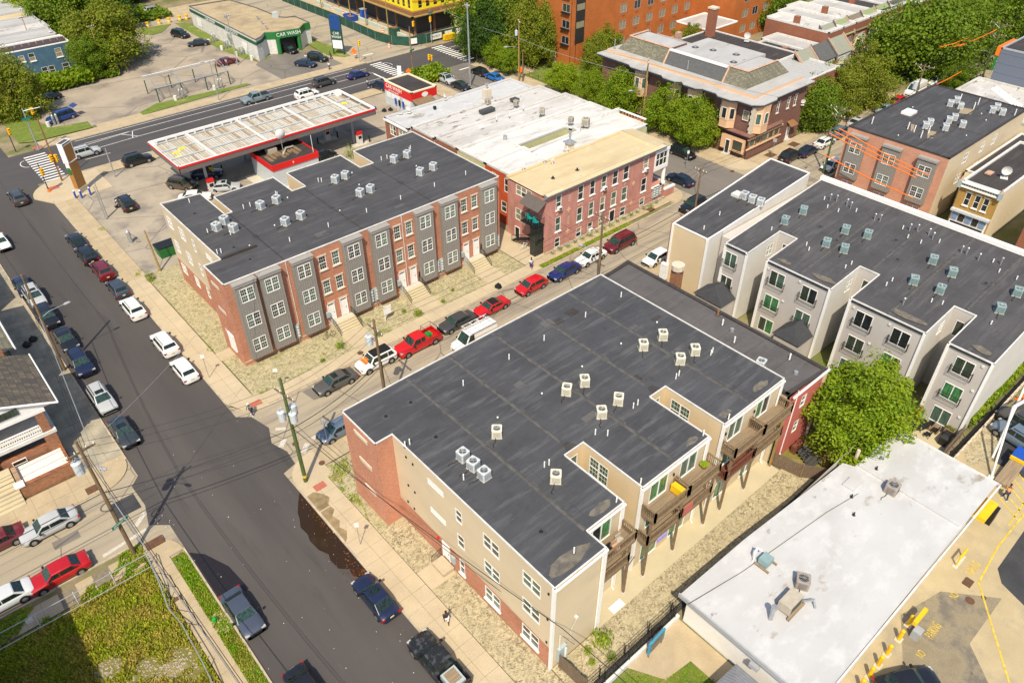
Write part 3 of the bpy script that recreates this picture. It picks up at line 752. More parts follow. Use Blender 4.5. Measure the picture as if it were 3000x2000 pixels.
# ---------------------------------------------------------------- trees
def crown_mesh(seed,mat,n_clump=150,per=150,leaf=.032,flat=1.,loose=.17,mid=.0):
    rnd=random.Random(seed);mb=MB().mat(mat);V,F=[],[]
    cl=[]
    for k in range(n_clump):
        while True:
            v=Vector((rnd.gauss(0,1),rnd.gauss(0,1),rnd.gauss(0,1)))
            if v.length > .1: break
        v.normalize();rr=rnd.uniform(.55,.93)*(1+.12*math.sin(3*math.atan2(v.y,v.x)+seed)+.08*math.sin(5*v.z+seed*2))
        if v.z < -.6: v.z *= .6
        cl.append((v*rr,rnd.uniform(.1,.24)))
    for k in range(n_clump//4): cl.append((Vector((rnd.gauss(0,.28),rnd.gauss(0,.28),rnd.gauss(0,.28))),.3))
    for c,r_ in cl:
        for j in range(per):
            d=Vector((rnd.gauss(0,1),rnd.gauss(0,1),rnd.gauss(0,1)+.25)).normalized()
            p=c+d*r_*rnd.uniform(.55,1.15);p.z *= flat
            nn=(d*1.0+Vector((rnd.uniform(-1,1),rnd.uniform(-1,1),rnd.uniform(-.4,1.2)))).normalized()
            a=nn.orthogonal().normalized();a=Matrix.Rotation(rnd.uniform(0,6.28),3,nn) @ a;b=nn.cross(a)
            s_=leaf*rnd.uniform(.55,1.2);i=len(V)
            V += [p+a*s_,p+b*s_*.6+nn*s_*.15,p-a*s_*.9,p-b*s_*.6+nn*s_*.15];F.append((i,i+1,i+2,i+3))
    me=bpy.data.meshes.new('crown');me.from_pydata([tuple(v) for v in V],[],F);me.materials.append(mat);return me
CROWN={}
def crown(kind,variant=0):
    k=(kind,variant)
    if k not in CROWN:
        mt=dict(green=leafs[0],olive=leafs[1],bright=leafs[2],yellow=leafs[3],deep=leafs[4])[kind]
        CROWN[k]=crown_mesh(hash_((kind,variant)),mt)
    return CROWN[k]
def hash_(t): return sum(ord(c)*(i+3) for i,c in enumerate(str(t))) % 1000
def tree(x,y,r,h,kind,label,group=None,rz=1.0,lean=0.,name='street_tree',base=0.,variant=None,cat='tree'):
    t=thing(name,label,cat,(x,y,base),0,group)
    mb=MB().mat(bark);tr=max(.09,r*.045);ch=h-r*rz
    mb.tube([(0,0,-.05),(lean*.2,0,ch*.4),(lean*.5,.1,ch*.85),(lean,0,ch+r*.3*rz)],[tr*1.5,tr*1.1,tr,tr*.35],8)
    rnd=random.Random(x*13+y)
    for k in range(6):
        a=rnd.uniform(0,6.28)+k;l=r*rnd.uniform(.45,.75);z0=ch*rnd.uniform(.55,.95)
        mb.tube([(lean*.5,0,z0),(lean*.6+math.cos(a)*l*.5,math.sin(a)*l*.5,z0+l*.45),(lean+math.cos(a)*l,math.sin(a)*l,z0+l*.8)],[tr*.55,tr*.35,tr*.12],5)
    obj('trunk',mb,t,WM[t.name])
    v=variant if variant is not None else int(x+y) % 3
    Mc=Matrix.Translation((x+lean,y,base+ch)) @ Matrix.Rotation(rnd.uniform(0,6.28),4,'Z') @ Matrix.Diagonal((r,r*rnd.uniform(.9,1.08),r*rz,1))
    put(crown(kind,v),t,Mc,'crown');return t
def hedge(name,x0,x1,y0,y1,h,mat,label,cat='hedge',n=None,leaf=.16,stuff=True,z=0.):
    rnd=random.Random(int(x0*7+y0));V,F=[],[];n=n or int((x1-x0)*(y1-y0)*70)
    for k in range(n):
        p=Vector((rnd.uniform(x0,x1),rnd.uniform(y0,y1),0));hh=h*(.7+.3*math.sin(p.x*.9+p.y)*math.cos(p.y*.7));p.z=z+hh*rnd.uniform(.05,1)**.5
        nn=Vector((rnd.uniform(-1,1),rnd.uniform(-1,1),rnd.uniform(0,1.3))).normalized();a=nn.orthogonal().normalized();b=nn.cross(a);s_=leaf*rnd.uniform(.6,1.3);i=len(V)
        V += [tuple(p+a*s_),tuple(p+b*s_*.7),tuple(p-a*s_),tuple(p-b*s_*.7)];F.append((i,i+1,i+2,i+3))
    me=bpy.data.meshes.new(name);me.from_pydata(V,[],F);me.materials.append(mat)
    o=put(me,None,None,name);tag(o,label,cat)
    if stuff: o['kind']='stuff'
    return o
def tufts(name,poly,n,mat,h,label,seed=1,thr=None,z=.02,w=.09):
    rnd=random.Random(seed);xs=[p[0] for p in poly];ys=[p[1] for p in poly];V,F=[],[]
    def inside(x,y):
        c=False;j=len(poly)-1
        for i in range(len(poly)):
            xi,yi=poly[i];xj,yj=poly[j]
            if (yi > y) != (yj > y) and x < (xj-xi)*(y-yi)/(yj-yi)+xi: c=not c
            j=i
        return c
    from mathutils import noise as mn
    while n > 0:
        x,y=rnd.uniform(min(xs),max(xs)),rnd.uniform(min(ys),max(ys));n -= 1
        if not inside(x,y): continue
        q=mn.noise(Vector((x*.35,y*.35,seed)))+.5*mn.noise(Vector((x*1.1,y*1.1,seed)))
        if thr is not None and q < thr: continue
        if seed == 3 and any((x-a_)**2+(y-b_)**2 < .7*(1+q) for a_,b_ in ((-1.0,39.5),(-3.2,41.5),(.4,38.2),(-5,36.8),(-2.2,34.5),(-6.5,39))): continue
        hh=h*rnd.uniform(.4,1.2)*(1+.6*q);a=rnd.uniform(0,6.28);dx,dy=math.cos(a)*w,math.sin(a)*w;l=rnd.uniform(-.6,.6)*hh;l2=rnd.uniform(-.6,.6)*hh;i=len(V)
        V += [(x-dx,y-dy,z),(x+dx,y+dy,z),(x+dx*.6+l,y+dy*.6+l2,z+hh),(x-dx*.6+l,y-dy*.6+l2,z+hh*.9)];F.append((i,i+1,i+2,i+3))
    me=bpy.data.meshes.new(name);me.from_pydata(V,[],F);me.materials.append(mat);o=put(me,None,None,name)
    return tag(o,label,'grass',None,'stuff')
def bush(x,y,r,h,mat,label,z=0.,name='bush',leaf=.14,n=220):
    t=thing(name,label,'plant',(x,y,z));rnd=random.Random(int(x*31+y*17));V,F=[],[]
    for k in range(n):
        d=Vector((rnd.gauss(0,1),rnd.gauss(0,1),abs(rnd.gauss(0,1)))).normalized()*rnd.uniform(.3,1);p=Vector((x+d.x*r,y+d.y*r,z+.05+d.z*h))
        nn=(d+Vector((rnd.uniform(-1,1),rnd.uniform(-1,1),rnd.uniform(0,1)))).normalized();a=nn.orthogonal().normalized();b=nn.cross(a);s_=leaf*rnd.uniform(.5,1.2)*max(.4,min(1,r));i=len(V)
        V += [tuple(p+a*s_),tuple(p+b*s_*.5),tuple(p-a*s_),tuple(p-b*s_*.5)];F.append((i,i+1,i+2,i+3))
    me=bpy.data.meshes.new('foliage');me.from_pydata(V,[],F);me.materials.append(mat);put(me,t,None,'foliage')
    mb=MB().mat(bark)
    for k in range(4): a=k*1.6;mb.tube([(x,y,z-.02),(x+math.cos(a)*r*.5,y+math.sin(a)*r*.5,z+h*.6)],.02,4)
    obj('stem',mb,t);return t

# ---------------------------------------------------------------- people
def skin_mesh(name,V,E,rad,m,sub=1):
    me=bpy.data.meshes.new(name);me.from_pydata(V,E,[]);o=bpy.data.objects.new('tmp',me);COL.objects.link(o)
    md=o.modifiers.new('s','SKIN');
    if not me.skin_vertices:
        me.attributes.new if False else None
    bpy.context.view_layer.objects.active=o
    if not me.skin_vertices: bpy.ops.mesh.customdata_skin_add()
    for i,sv in enumerate(me.skin_vertices[0].data): sv.radius=(rad[i],rad[i]);sv.use_root=(i == 0)
    md.use_smooth_shade=True
    s2=o.modifiers.new('u','SUBSURF');s2.levels=sub;s2.render_levels=sub
    dg=bpy.context.evaluated_depsgraph_get();out=bpy.data.meshes.new_from_object(o.evaluated_get(dg));out.name=name
    out.materials.clear();out.materials.append(m);bpy.data.objects.remove(o);return out
def person(x,y,deg,label,skin=(.12,.06,.04),top=(.7,.7,.7),bottom=(.03,.03,.05),pose='walk',hair=(.01,.008,.006),hat=None,shorts=False,s=1.0,sleeve=True,shoe=(.6,.6,.6)):
    K=s
    if pose == 'walk': kn,an=((.16,.09,.50),(-.06,-.09,.48)),((.28,.09,.08),(-.36,-.09,.14));el,ha=((-.12,.22,1.12),(.12,-.22,1.14)),((-.18,.24,.88),(.3,-.2,.95));tilt=.03;hip=.92
    elif pose == 'stand': kn,an=((.02,.1,.49),(.0,-.1,.49)),((0,.11,.08),(-.02,-.11,.08));el,ha=((-.03,.24,1.12),(.02,-.24,1.12)),((.1,.22,.92),(.16,-.2,.96));tilt=0;hip=.92
    elif pose == 'reach': kn,an=((.1,.12,.49),(-.08,-.14,.5)),((.12,.2,.08),(-.2,-.2,.08));el,ha=((.2,.25,1.25),(.22,-.24,1.2)),((.5,.2,1.2),(.45,-.15,1.1));tilt=.15;hip=.9
    elif pose == 'crouch': kn,an=((.34,.14,.5),(.32,-.14,.48)),((.08,.13,.08),(.02,-.13,.08));el,ha=((.35,.22,.72),(.35,-.22,.72)),((.55,.1,.62),(.55,-.1,.62));tilt=.2;hip=.42
    up=hip;sh=up+.50;nk=sh+.08;hd=nk+.16
    V=[(0,0,up),(tilt*.5,0,up+.25),(tilt,0,sh-.04),(tilt*1.1,0,nk),(tilt*1.25+.02,0,hd-.04),(tilt*1.3+.02,0,hd+.07)]
    E=[(0,1),(1,2),(2,3),(3,4),(4,5)];rad=[.14,.13,.16,.055,.095,.08]
    dz_=up-.92
    for k,sd_ in ((0,1),(1,-1)):
        i=len(V);sx=tilt
        e1=(el[k][0],el[k][1],el[k][2]+(dz_ if pose != 'crouch' else 0));h1=(ha[k][0],ha[k][1],ha[k][2]+(dz_ if pose != 'crouch' else 0))
        hx=Vector(h1)+(Vector(h1)-Vector(e1)).normalized()*.09
        V += [(sx,sd_*.17,sh-.03),e1,h1,tuple(hx)];E += [(2,i),(i,i+1),(i+1,i+2),(i+2,i+3)];rad += [.062,.045,.034,.036]
        i=len(V);fx=(an[k][0]+.14,an[k][1],.035)
        V += [(0,sd_*.09,up-.06),kn[k],an[k],fx];E += [(0,i),(i,i+1),(i+1,i+2),(i+2,i+3)];rad += [.088,.058,.04,.034]
    V=[tuple(c*K for c in v) for v in V];rad=[r_*K for r_ in rad]
    mk=lambda nm,c,r_=.8: plain(nm,c,r_,var=.12,scale=6)
    t=thing('person',label,'person',(x,y,.0),R(deg));Mx=WM[t.name]
    put(skin_mesh('body',V,E,rad,mk('skin',skin,.6),2),t,Mx,'body')
    g_=.022*K
    ids=[0,1,2]+([6,7] if sleeve else [6])+([10+4,11+4] if sleeve else [14])
    def sub(ids,nm,c,gr,blend=None):
        mp={a: i for i,a in enumerate(ids)}
        VV=[Vector(V[a]) for a in ids]
        EE=[(mp[a],mp[b]) for a,b in E if a in mp and b in mp]
        put(skin_mesh(nm,[tuple(v) for v in VV],EE,[rad[a]+gr for a in ids],mk(nm+'_cloth',c),1),t,Mx,nm)
    sub(ids,'shirt',top,g_)
    sub([0,10,11]+([] if shorts else [12])+[18,19]+([] if shorts else [20]),'shorts' if shorts else 'trousers',bottom,g_*.9)
    hp=Vector(V[5])
    mb=MB().mat(mk('hair',hat or hair))
    for zz in (0,):
        rr_=.1*K
        rings=[]
        for q in range(5):
            ph=q/4*PI*.55;rings.append([(hp.x-.015*K+rr_*math.sin(ph+.02)*math.cos(2*PI*j/10),hp.y+rr_*math.sin(ph+.02)*math.sin(2*PI*j/10),hp.z-.0+rr_*math.cos(ph)) for j in range(10)])
        mb.rings(rings,True,True)
    if hat: mb.cyl(hp.x,hp.y,hp.z+.0,hp.z+.015,.16*K,n=12)
    obj('hat' if hat else 'hair',mb,t,Mx,True)
    mb=MB().mat(mk('shoe',shoe))
    for k in (0,1): mb.box(an[k][0]-.06,an[k][0]+.2,an[k][1]-.045,an[k][1]+.045,-.0+max(0,an[k][2]-.085)*.6,.085+max(0,an[k][2]-.085)*.6)
    obj('shoes',mb,t,Mx)
    mb=MB().mat(mk('face',tuple(c*.5 for c in skin)))
    f0=Vector(V[4]);mb.box(f0.x+.085*K,f0.x+.115*K,-.015,.015,f0.z-.0,f0.z+.05);mb.box(f0.x+.08*K,f0.x+.096*K,-.03,.03,f0.z-.045,f0.z-.03)
    for s_ in (-1,1): mb.box(f0.x+.075*K,f0.x+.094*K,s_*.035-.012,s_*.035+.012,f0.z+.055,f0.z+.07)
    obj('face',mb,t,Mx);return t
DATA={'cars': [(14.51,105.84,90,'sedan','black','black sedan with cream seats heading the kerb line behind the gas station'),(14.36,101.15,90,'suv','black','black SUV parked between a black sedan and a maroon SUV at the kerb'),(14.61,96.04,90,'suv','maroon','maroon boxy SUV parked at the kerb beside the gas station lot'),(14.68,90.56,90,'hatch','darkblue','dark slate hatchback parked between the maroon SUV and a white SUV'),(14.53,85.03,90,'suv','white','white SUV with wide tail lights parked alone between slate hatchback and small white SUV'),(14.72,75.83,90,'suv','white','small white SUV with black rear window, second of the white cars from the corner'),(14.53,70.04,90,'hatch','white','white fastback hatchback nearest the corner beside the gravel yard'),(6.06,98.84,270,'sedan','navy','navy sedan at the far end of the shaded line parked by the porch house'),(6.44,95.36,270,'suv','silver','silver crossover with grey sunroof parked in the shaded kerb line'),(6.34,89.95,270,'suv','black','black SUV under the street lamp arm in the shaded kerb line'),(6.69,84.21,270,'sedan','black','black sedan parked just below the lamp pole in the shaded kerb line'),(6.57,78.54,270,'suv','navy','deep blue SUV with a green windscreen band parked by the shaded pavement'),(6.36,71.17,270,'wagon','silver','silver estate car with roof rails and sunroof parked opposite the porch house'),(6.3,64.95,270,'sedan','slate','dark slate sedan last in line before the street corner by the porch house'),(6.18,38.89,270,'sedan','steel','steel blue sedan with yellow front plate parked beside the weedy vacant lot'),(6.81,29.82,270,'sedan','black','dark purple black sedan cut off by the bottom edge of the photo'),(14.64,33.21,90,'sedan','navy','navy sedan with lit red tail lamp parked at the end of the kerb puddle'),(15.05,25.58,90,'pickup','blackworn','old black pickup with peeling roof paint and a grey bed box at the bottom edge'),(11.97,124.56,90,'suv','charcoal','charcoal SUV driving up the wide avenue toward the striped crossing'),(6.72,112.37,270,'sedan','white','white car at the photo left edge coming down the avenue'),(25.69,57.69,180,'sedan','grey','dark grey sedan with sunroof nearest the corner in front of the brick row'),(30.79,57.73,180,'suv','white','white crossover with black roof and orange reflection on its windscreen'),(35.95,57.25,180,'pickup','red','bright red pickup with a ladder rack over its bed'),(41.73,57.46,180,'sedan','charcoal','charcoal sedan between the red pickup and the red convertible'),(46.66,57.14,180,'coupe','red','bright red sports coupe with a black soft top parked by the walkway'),(53.21,57.25,180,'hatch','red','bright red compact hatchback parked opposite the dark roof corner'),(58.54,56.86,180,'sedan','blue','deep blue sedan parked between the red hatchback and the white sedan'),(63.52,57.02,180,'sedan','white','white sedan parked behind the utility pole, next to a maroon minivan'),(68.88,56.84,180,'van','maroon','maroon minivan parked beside the grass strip by the pink building'),(41.08,53.35,180,'cargo','white','white cargo van with a roof ladder rack mostly hidden by the dark roof edge'),(22.29,51.32,180,'hatch','steelblue','blue grey hatchback parked behind the brick corner by the stop sign'),(69.74,51.16,180,'hatch','white','white hatchback parked against the tan siding gable wall'),(84.6,56.91,180,'suv','black','black crossover parked near the far corner in front of the grey roof extension'),(89.85,63.42,90,'sedan','navy','navy sedan parked at the kerb beside the white porch columns'),(97.67,69.39,270,'wagon','black','black estate car parked beneath the corner street trees'),(109.48,56.88,0,'suv','black','black SUV parked beside the brown corner building, nearest the crossing'),(113.41,56.16,0,'sedan','navy','navy sedan parked between the black SUV and a white sports sedan'),(118.59,56.16,0,'sedan','white','white sedan with black hood scoop parked beside the brown corner building'),(111.47,50.71,180,'hatch','white','white hatchback parked next to the brick building under orange cable covers'),(123.97,56.54,0,'suv','steelblue','pale blue SUV parked half under the leafy trees'),(130.43,56.93,0,'sedan','silver','silver sedan with sunroof parked at the tree shadow edge'),(140.3,56.91,0,'sedan','lightblue','light blue sedan parked next to a bright red one'),(145.83,57.21,0,'sedan','red','bright red sedan between a light blue sedan and the white bucket truck'),(153.48,57.32,180,'cargo','whitetruck','white utility truck under the pole mounted transformer'),(160.25,57.23,180,'suv','white','white SUV between the utility truck and the red SUV'),(163.67,57.05,180,'suv','red','bright red SUV parked under the big tree'),(169.11,56.85,180,'sedan','navy','dark blue sedan deep in tree shade'),(176.17,56.98,180,'van','silver','silver minivan facing the camera below the orange cable covers'),(181.81,56.72,180,'suv','silver','silver SUV parked directly behind the silver minivan'),(30.02,125.73,0,'suv','black','black SUV on the gas station apron beside the white pole'),(24.65,134.38,0,'suv','silver','silver SUV driving through the crossing behind the pylon sign'),(31.89,114.21,300,'suv','brown','brown SUV pulled up at the pump under the canopy corner'),(36.42,107.61,330,'sedan','silver','silver sedan with open sunroof beside the gas pump'),(31.78,107.51,330,'sedan','white','white car mostly hidden behind the brick row roof'),(23.3,112.24,90,'suv','black','black SUV on the gas station lot beside a crouching man'),(36.29,113.54,330,'suv','navy','navy SUV in the shade below the gas canopy'),(53.25,106.81,20,'hatch','black','black hatchback parked beside the red banded station shop'),(56.66,137.97,180,'pickup','steelgrey','grey blue pickup driving on the main road near the metal frames'),(64.87,133.36,0,'suv','white','white SUV driving behind the gas canopy'),(70.68,136.84,0,'suv','charcoal','charcoal SUV driving ahead of the white SUV on the main road'),(78.07,136.25,0,'sedan','blue','royal blue sedan waiting at the far crossing'),(75.29,159.81,285,'sedan','black','black car leaving the dark tunnel of the green car wash'),(73.54,149.24,300,'sedan','navy','navy sedan on the car wash forecourt with two people by it'),(77.08,150.71,300,'suv','black','black crossover beside the navy sedan on the car wash forecourt'),(77.75,127.7,100,'suv','navy','navy SUV behind the red car wash kiosk'),(89.65,122.2,270,'suv','silver','silver SUV with roof rails parked near the white mast'),(89.64,117.32,270,'sedan','black','black sedan parked behind the silver SUV by the grey roof'),(97.46,121.16,90,'hatch','black','black hatchback with red tail lamp parked across from the silver SUV'),(97.62,116.91,90,'sedan','brightblue','bright blue sedan parked behind the black hatchback'),(61.88,161.5,0,'sedan','maroon','maroon sedan in the vacuum bay with a person beside it'),(62.53,177.57,160,'sedan','black','black sedan with an open door on the car wash lot'),(62.0,186.23,290,'suv','black','black SUV with its tailgate open on the car wash lot'),(26.36,152.88,190,'van','royalblue','royal blue minivan with an open door at the vacuum stand'),(27.46,164.63,190,'sedan','black','black sedan parked along the green hedge'),(23.94,163.93,190,'sedan','black','black car tucked under the corner tree'),(64.99,210.05,0,'suv','silver','silver SUV far off behind the bushes by the yellow barrels'),(-2.61,57.69,180,'sedan','silver','silver sedan on the side street in front of the porch steps'),(-3.44,52.09,180,'sedan','brightred','bright red sedan parked beside the weedy broken pavement'),(-7.62,52.39,180,'sedan','lightsilver','light silver coupe cut by the left edge behind the red sedan'),(-6.6,58.78,180,'sedan','maroon','dark maroon car cut by the left edge behind the silver sedan'),(73.02,7.51,80,'suv','charcoal','charcoal SUV cut by the right edge in the black asphalt lot'),(70.74,7.03,80,'suv','steelblue','pale blue SUV beside the tall grey posts at the right edge'),(39.28,2.17,330,'sedan','black','black car with green tinted windscreen at the bottom edge by the bollards')],'ac_a': [(24.3,77.72),(25.6,78.53),(25.59,76.19),(30.28,79.04),(32.34,79.06),(30.61,73.69),(32.62,73.78),(40.31,79.1),(41.81,79.21),(40.67,74.02),(42.16,74.05),(48.98,79.04),(51.08,79.11),(49.34,73.81),(51.46,73.93)],'ac_b': [(34.94,32.99),(36.86,32.78),(35.12,29.15),(37.32,29.3),(44.33,32.7),(46.8,32.49),(45.27,29.23),(47.28,29.17),(27.29,33.09),(27.54,26.62)],'ac_bw': [(23.73,32.92),(23.74,31.66),(23.74,30.38)],'ac_b2': [(51.96,25.07)],'ac_d': [(74.16,37.27),(77.34,36.97),(77.0,31.44),(73.37,31.55),(77.76,29.22),(73.63,29.58),(77.98,22.03),(73.38,21.71),(77.18,19.64),(73.72,19.15),(74.65,13.82),(78.3,13.75)],'ac_d0': [(75.38,43.72),(75.34,42.58),(75.41,41.48)],'ac_e': [(123.43,40.79),(125.46,40.76),(123.49,39.34),(112.51,39.37),(114.07,39.45),(116.89,38.01),(118.47,37.94),(113.93,37.17),(116.83,36.05),(125.47,35.53),(127.21,35.57),(125.71,34.19)],'ac_w': [(76.68,93.5),(79.11,89.32),(79.7,77.5),(80.26,74.96),(79.07,83.21)],'ac_q': [(52.02,11.02,'grey'),(38.36,10.99,'dark')],'pipe_a': [(23.22,77.7),(24.94,75.64),(22.13,72.82),(22.51,72.72),(28.72,80.27),(29.54,80.25),(24.59,85.9),(29.12,69.97),(33.92,69.97),(38.95,69.96),(43.69,69.95),(48.69,69.97),(53.54,69.95),(38.73,80.5),(39.02,80.25),(33.14,80.8),(33.19,80.52),(47.98,80.5),(48.81,80.42),(52.34,80.41),(52.79,80.79)],'pipe_b': [(37.75,28.02),(38.32,28.04),(33.2,27.98),(33.86,27.27),(27.81,28.14),(28.23,28.07),(43.78,28.13),(43.29,28.05),(48.53,28.15),(48.16,28.04),(42.54,22.02),(39.54,22.25),(32.04,22.22),(29.41,22.23),(28.99,39.52),(34.23,39.57),(21.1,36.87),(21.53,36.86),(22.44,31.22),(48.89,39.51),(43.86,39.5),(38.44,39.5),(23.99,21.14)],'drain_b': [(21.89,40.74),(24.37,40.76),(23.53,36.15),(23.53,23.91)],'cap_b': [(43.32,34.43),(38.35,34.51),(33.29,34.28),(28.61,34.55),(48.27,34.37)],'pipe_d': [(81.55,36.84),(80.21,35.6),(80.26,34.24),(81.64,32.8),(71.97,37.53),(71.98,33.07),(71.35,32.37),(72.11,27.79),(71.1,27.89),(81.83,27.3),(80.56,26.05),(80.5,24.57),(81.94,23.25),(72.3,23.37),(71.2,23.4),(71.74,18.99),(72.11,18.08),(82.17,17.7),(80.86,16.53),(80.84,14.8),(72.3,13.52)],'flue_d': [(81.78,36.22),(82.04,35.57),(82.08,34.26),(81.78,33.6),(81.34,30.4),(81.55,29.84),(81.97,26.6),(82.42,25.96),(82.49,24.71),(82.06,24.05),(81.63,20.76),(81.68,20.23),(81.47,18.9),(82.27,16.98),(69.43,20.69)],'pipe_e': [(108.33,45.13),(110.29,40.77),(109.91,39.67),(111.05,38.15),(108.8,38.15),(127.08,38.18),(124.83,37.86),(126.71,40.71),(126.59,32.74)],'pipe_d0': [(70.46,43.58),(66.87,43.04)]}
# ---------------------------------------------------------------- ground, roads, pavements
sheet('ground',rect(-160,460,-160,460),-.06,earth)
sheet('avenue_road',rect(5.3,15.6,-60,128.8),0,asphalt)
sheet('main_road',rect(-60,300,128.8,142.2),0,asphalt_main)
sheet('avenue_road_north',rect(2.5,14.8,142.2,260),.0,asphalt_main)
sheet('side_street',[(15.6,51.1),(88,51.1),(88,59.5),(15.6,59.5)],0,street_old)
sheet('side_street_west',[(-90,51.3),(5.3,51.3),(5.3,58.9),(-90,58.9)],0,street_old)
sheet('cross_avenue_road',rect(88,99.4,-60,128.8),0,street_grey)
sheet('side_street_east',rect(99.4,330,49.4,58.7),0,street_old)
sheet('cross_avenue_north',rect(84,94.8,142.2,330),0,street_old)
for k_,r_ in enumerate(((1.2,19.6,47.4,62.6),(83.5,104.5,46,66.5),(11,26,118,128.7),(79,106,122,128.7),(79,100,142.3,155))): sheet('street_base',rect(*r_),-.012+.001*k_,street_old if k_ in (0,1,4) else street_grey)
# ragged edge where the new black surface ends over the old side street
sheet('asphalt_patch_east',[(15.6,50.2),(17.0,50.6),(17.2,52.5),(16.6,54.5),(17.4,56.6),(16.8,59.2),(15.6,60.2)],.004,asphalt)
sheet('asphalt_patch_west',[(5.3,58.9),(4.4,58.0),(4.5,55.0),(3.9,52.6),(5.3,51.4)],.004,asphalt)
sheet('asphalt_patch_side_street',[(22.5,59.2),(26.5,59.3),(25.8,56.8),(22.8,57.2)],.005,street_grey)
sheet('asphalt_patch_utility_cut',rect(1.9,4.2,55.0,57.1),.005,black_top)
sheet('asphalt_patch_side_cut',rect(-3.0,-.9,55.2,56.2),.005,street_grey)

def pavement(name,x0,x1,y0,y1,m,nx,ny,skip=(),z=.12,jit=.08,broken=0.):
    """raised walk: joint bed, kerb-high edge, one slab object per flag"""
    mb=MB().mat(joint_m);mb.box(x0,x1,y0,y1,-.05,z-.015);par=struct(name,mb)
    rnd=random.Random(hash_((name,x0)));ms={}
    dx,dy=(x1-x0)/nx,(y1-y0)/ny;key=(round(dx,3),round(dy,3),m.name)
    if key not in CACHE:
        b_=MB().mat(m);b_.box(.012,dx-.012,.012,dy-.012,-.03,0);CACHE[key]=b_.mesh('paving_slab')
    for i in range(nx):
        for j in range(ny):
            if rnd.random() < broken: continue
            o=bpy.data.objects.new('paving_slab',CACHE[key])
            attach(o,par,Matrix.Translation((x0+i*dx,y0+j*dy,z+rnd.uniform(-.008,.008))) @ Matrix.Rotation(rnd.uniform(-.004,.004),4,'X'))
    return par
pavement('pavement_avenue_brick_row',15.75,18.3,62.0,92.0,slab_new,2,20)
pavement('pavement_avenue_gas_station',15.75,18.6,92.0,120.0,slab_m,2,18)
pavement('pavement_side_street_brick_row',19.0,57.5,59.75,61.55,slab_new,26,1)
pavement('pavement_side_street_pink_house',57.5,84.0,60.4,61.75,slab_m,18,1)
pavement('pavement_avenue_dark_roof_block',15.75,18.45,6.0,47.0,slab_new,2,27)
pavement('pavement_side_street_dark_roof_block',19.0,86.0,48.5,50.95,slab_m,45,1)
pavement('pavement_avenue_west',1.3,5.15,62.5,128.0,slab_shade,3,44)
pavement('pavement_side_street_west',-40.0,3.2,59.1,62.6,slab_m,28,2)
pavement('pavement_main_road_south',24.0,84.0,125.6,128.6,slab_m,38,2)
pavement('pavement_main_road_north',20.0,84.0,142.4,145.2,slab_m,40,2)
pavement('pavement_cross_avenue_west',84.2,87.8,62.0,127.0,slab_m,2,40)
pavement('pavement_cross_avenue_east',99.6,103.6,62.5,127.0,slab_m,2,40)
pavement('pavement_brown_corner_building',104.0,150.0,58.9,61.3,slab_m,28,2)
pavement('pavement_new_brick_block',99.8,104.8,20.0,47.4,slab_m,3,16)
pavement('pavement_dark_row_front',85.6,87.8,-10.0,48.0,slab_m,1,36)
pavement('pavement_vacant_lot',2.6,4.0,12.0,49.0,slab_m,1,22,broken=.08,z=.08)
pavement('pavement_vacant_lot_broken',-12.0,2.4,48.7,50.6,slab_m,11,1,broken=.3,z=.06)
def corner(name,cx,cy,r,a0,a1,pts,m,z=.12):
    mb=MB().mat(m);P=[(cx+r*math.cos(R(a0+(a1-a0)*k/8)),cy+r*math.sin(R(a0+(a1-a0)*k/8))) for k in range(9)]+pts
    mb.prism(P,-.05,z-.003);return struct(name,mb)
corner('corner_pavement_brick_row',18.6,62.4,2.85,180,270,[(19.0,59.6),(19.0,62.0),(15.75,62.0)],slab_new)
corner('corner_pavement_dark_roof_block',18.6,48.1,2.85,90,180,[(15.75,47.0),(19.0,47.0),(19.0,50.95)],slab_new)
corner('corner_pavement_porch_house',2.4,61.7,2.75,270,360,[(5.15,62.5),(3.2,62.5),(3.2,62.5),(2.4,62.5)],slab_m)
corner('corner_pavement_gas_station',18.7,123.6,4.9,90,180,[(13.8+1.95,120),(24,120),(24,128.5)],slab_new)
corner('corner_pavement_vacant_lot',2.6,48.2,2.6,0,90,[(2.4,50.8),(2.4,48.6),(2.6,48.2)],slab_m,.08)
corner('corner_pavement_brown_building',103.6,62.5,4.0,180,270,[(104,58.5),(104,62.5)],slab_new)
corner('corner_pavement_pink_house',84.4,63.0,3.5,270,360,[(87.9,66),(84.0,66),(84.0,59.6)],slab_m)
corner('corner_pavement_car_wash',80.0,147.0,4.8,270,360,[(84.8,154),(80,154)],slab_m)
corner('corner_pavement_tower',105.0,124.0,5.0,90,180,[(100,115),(108,115),(108,129)],slab_m)
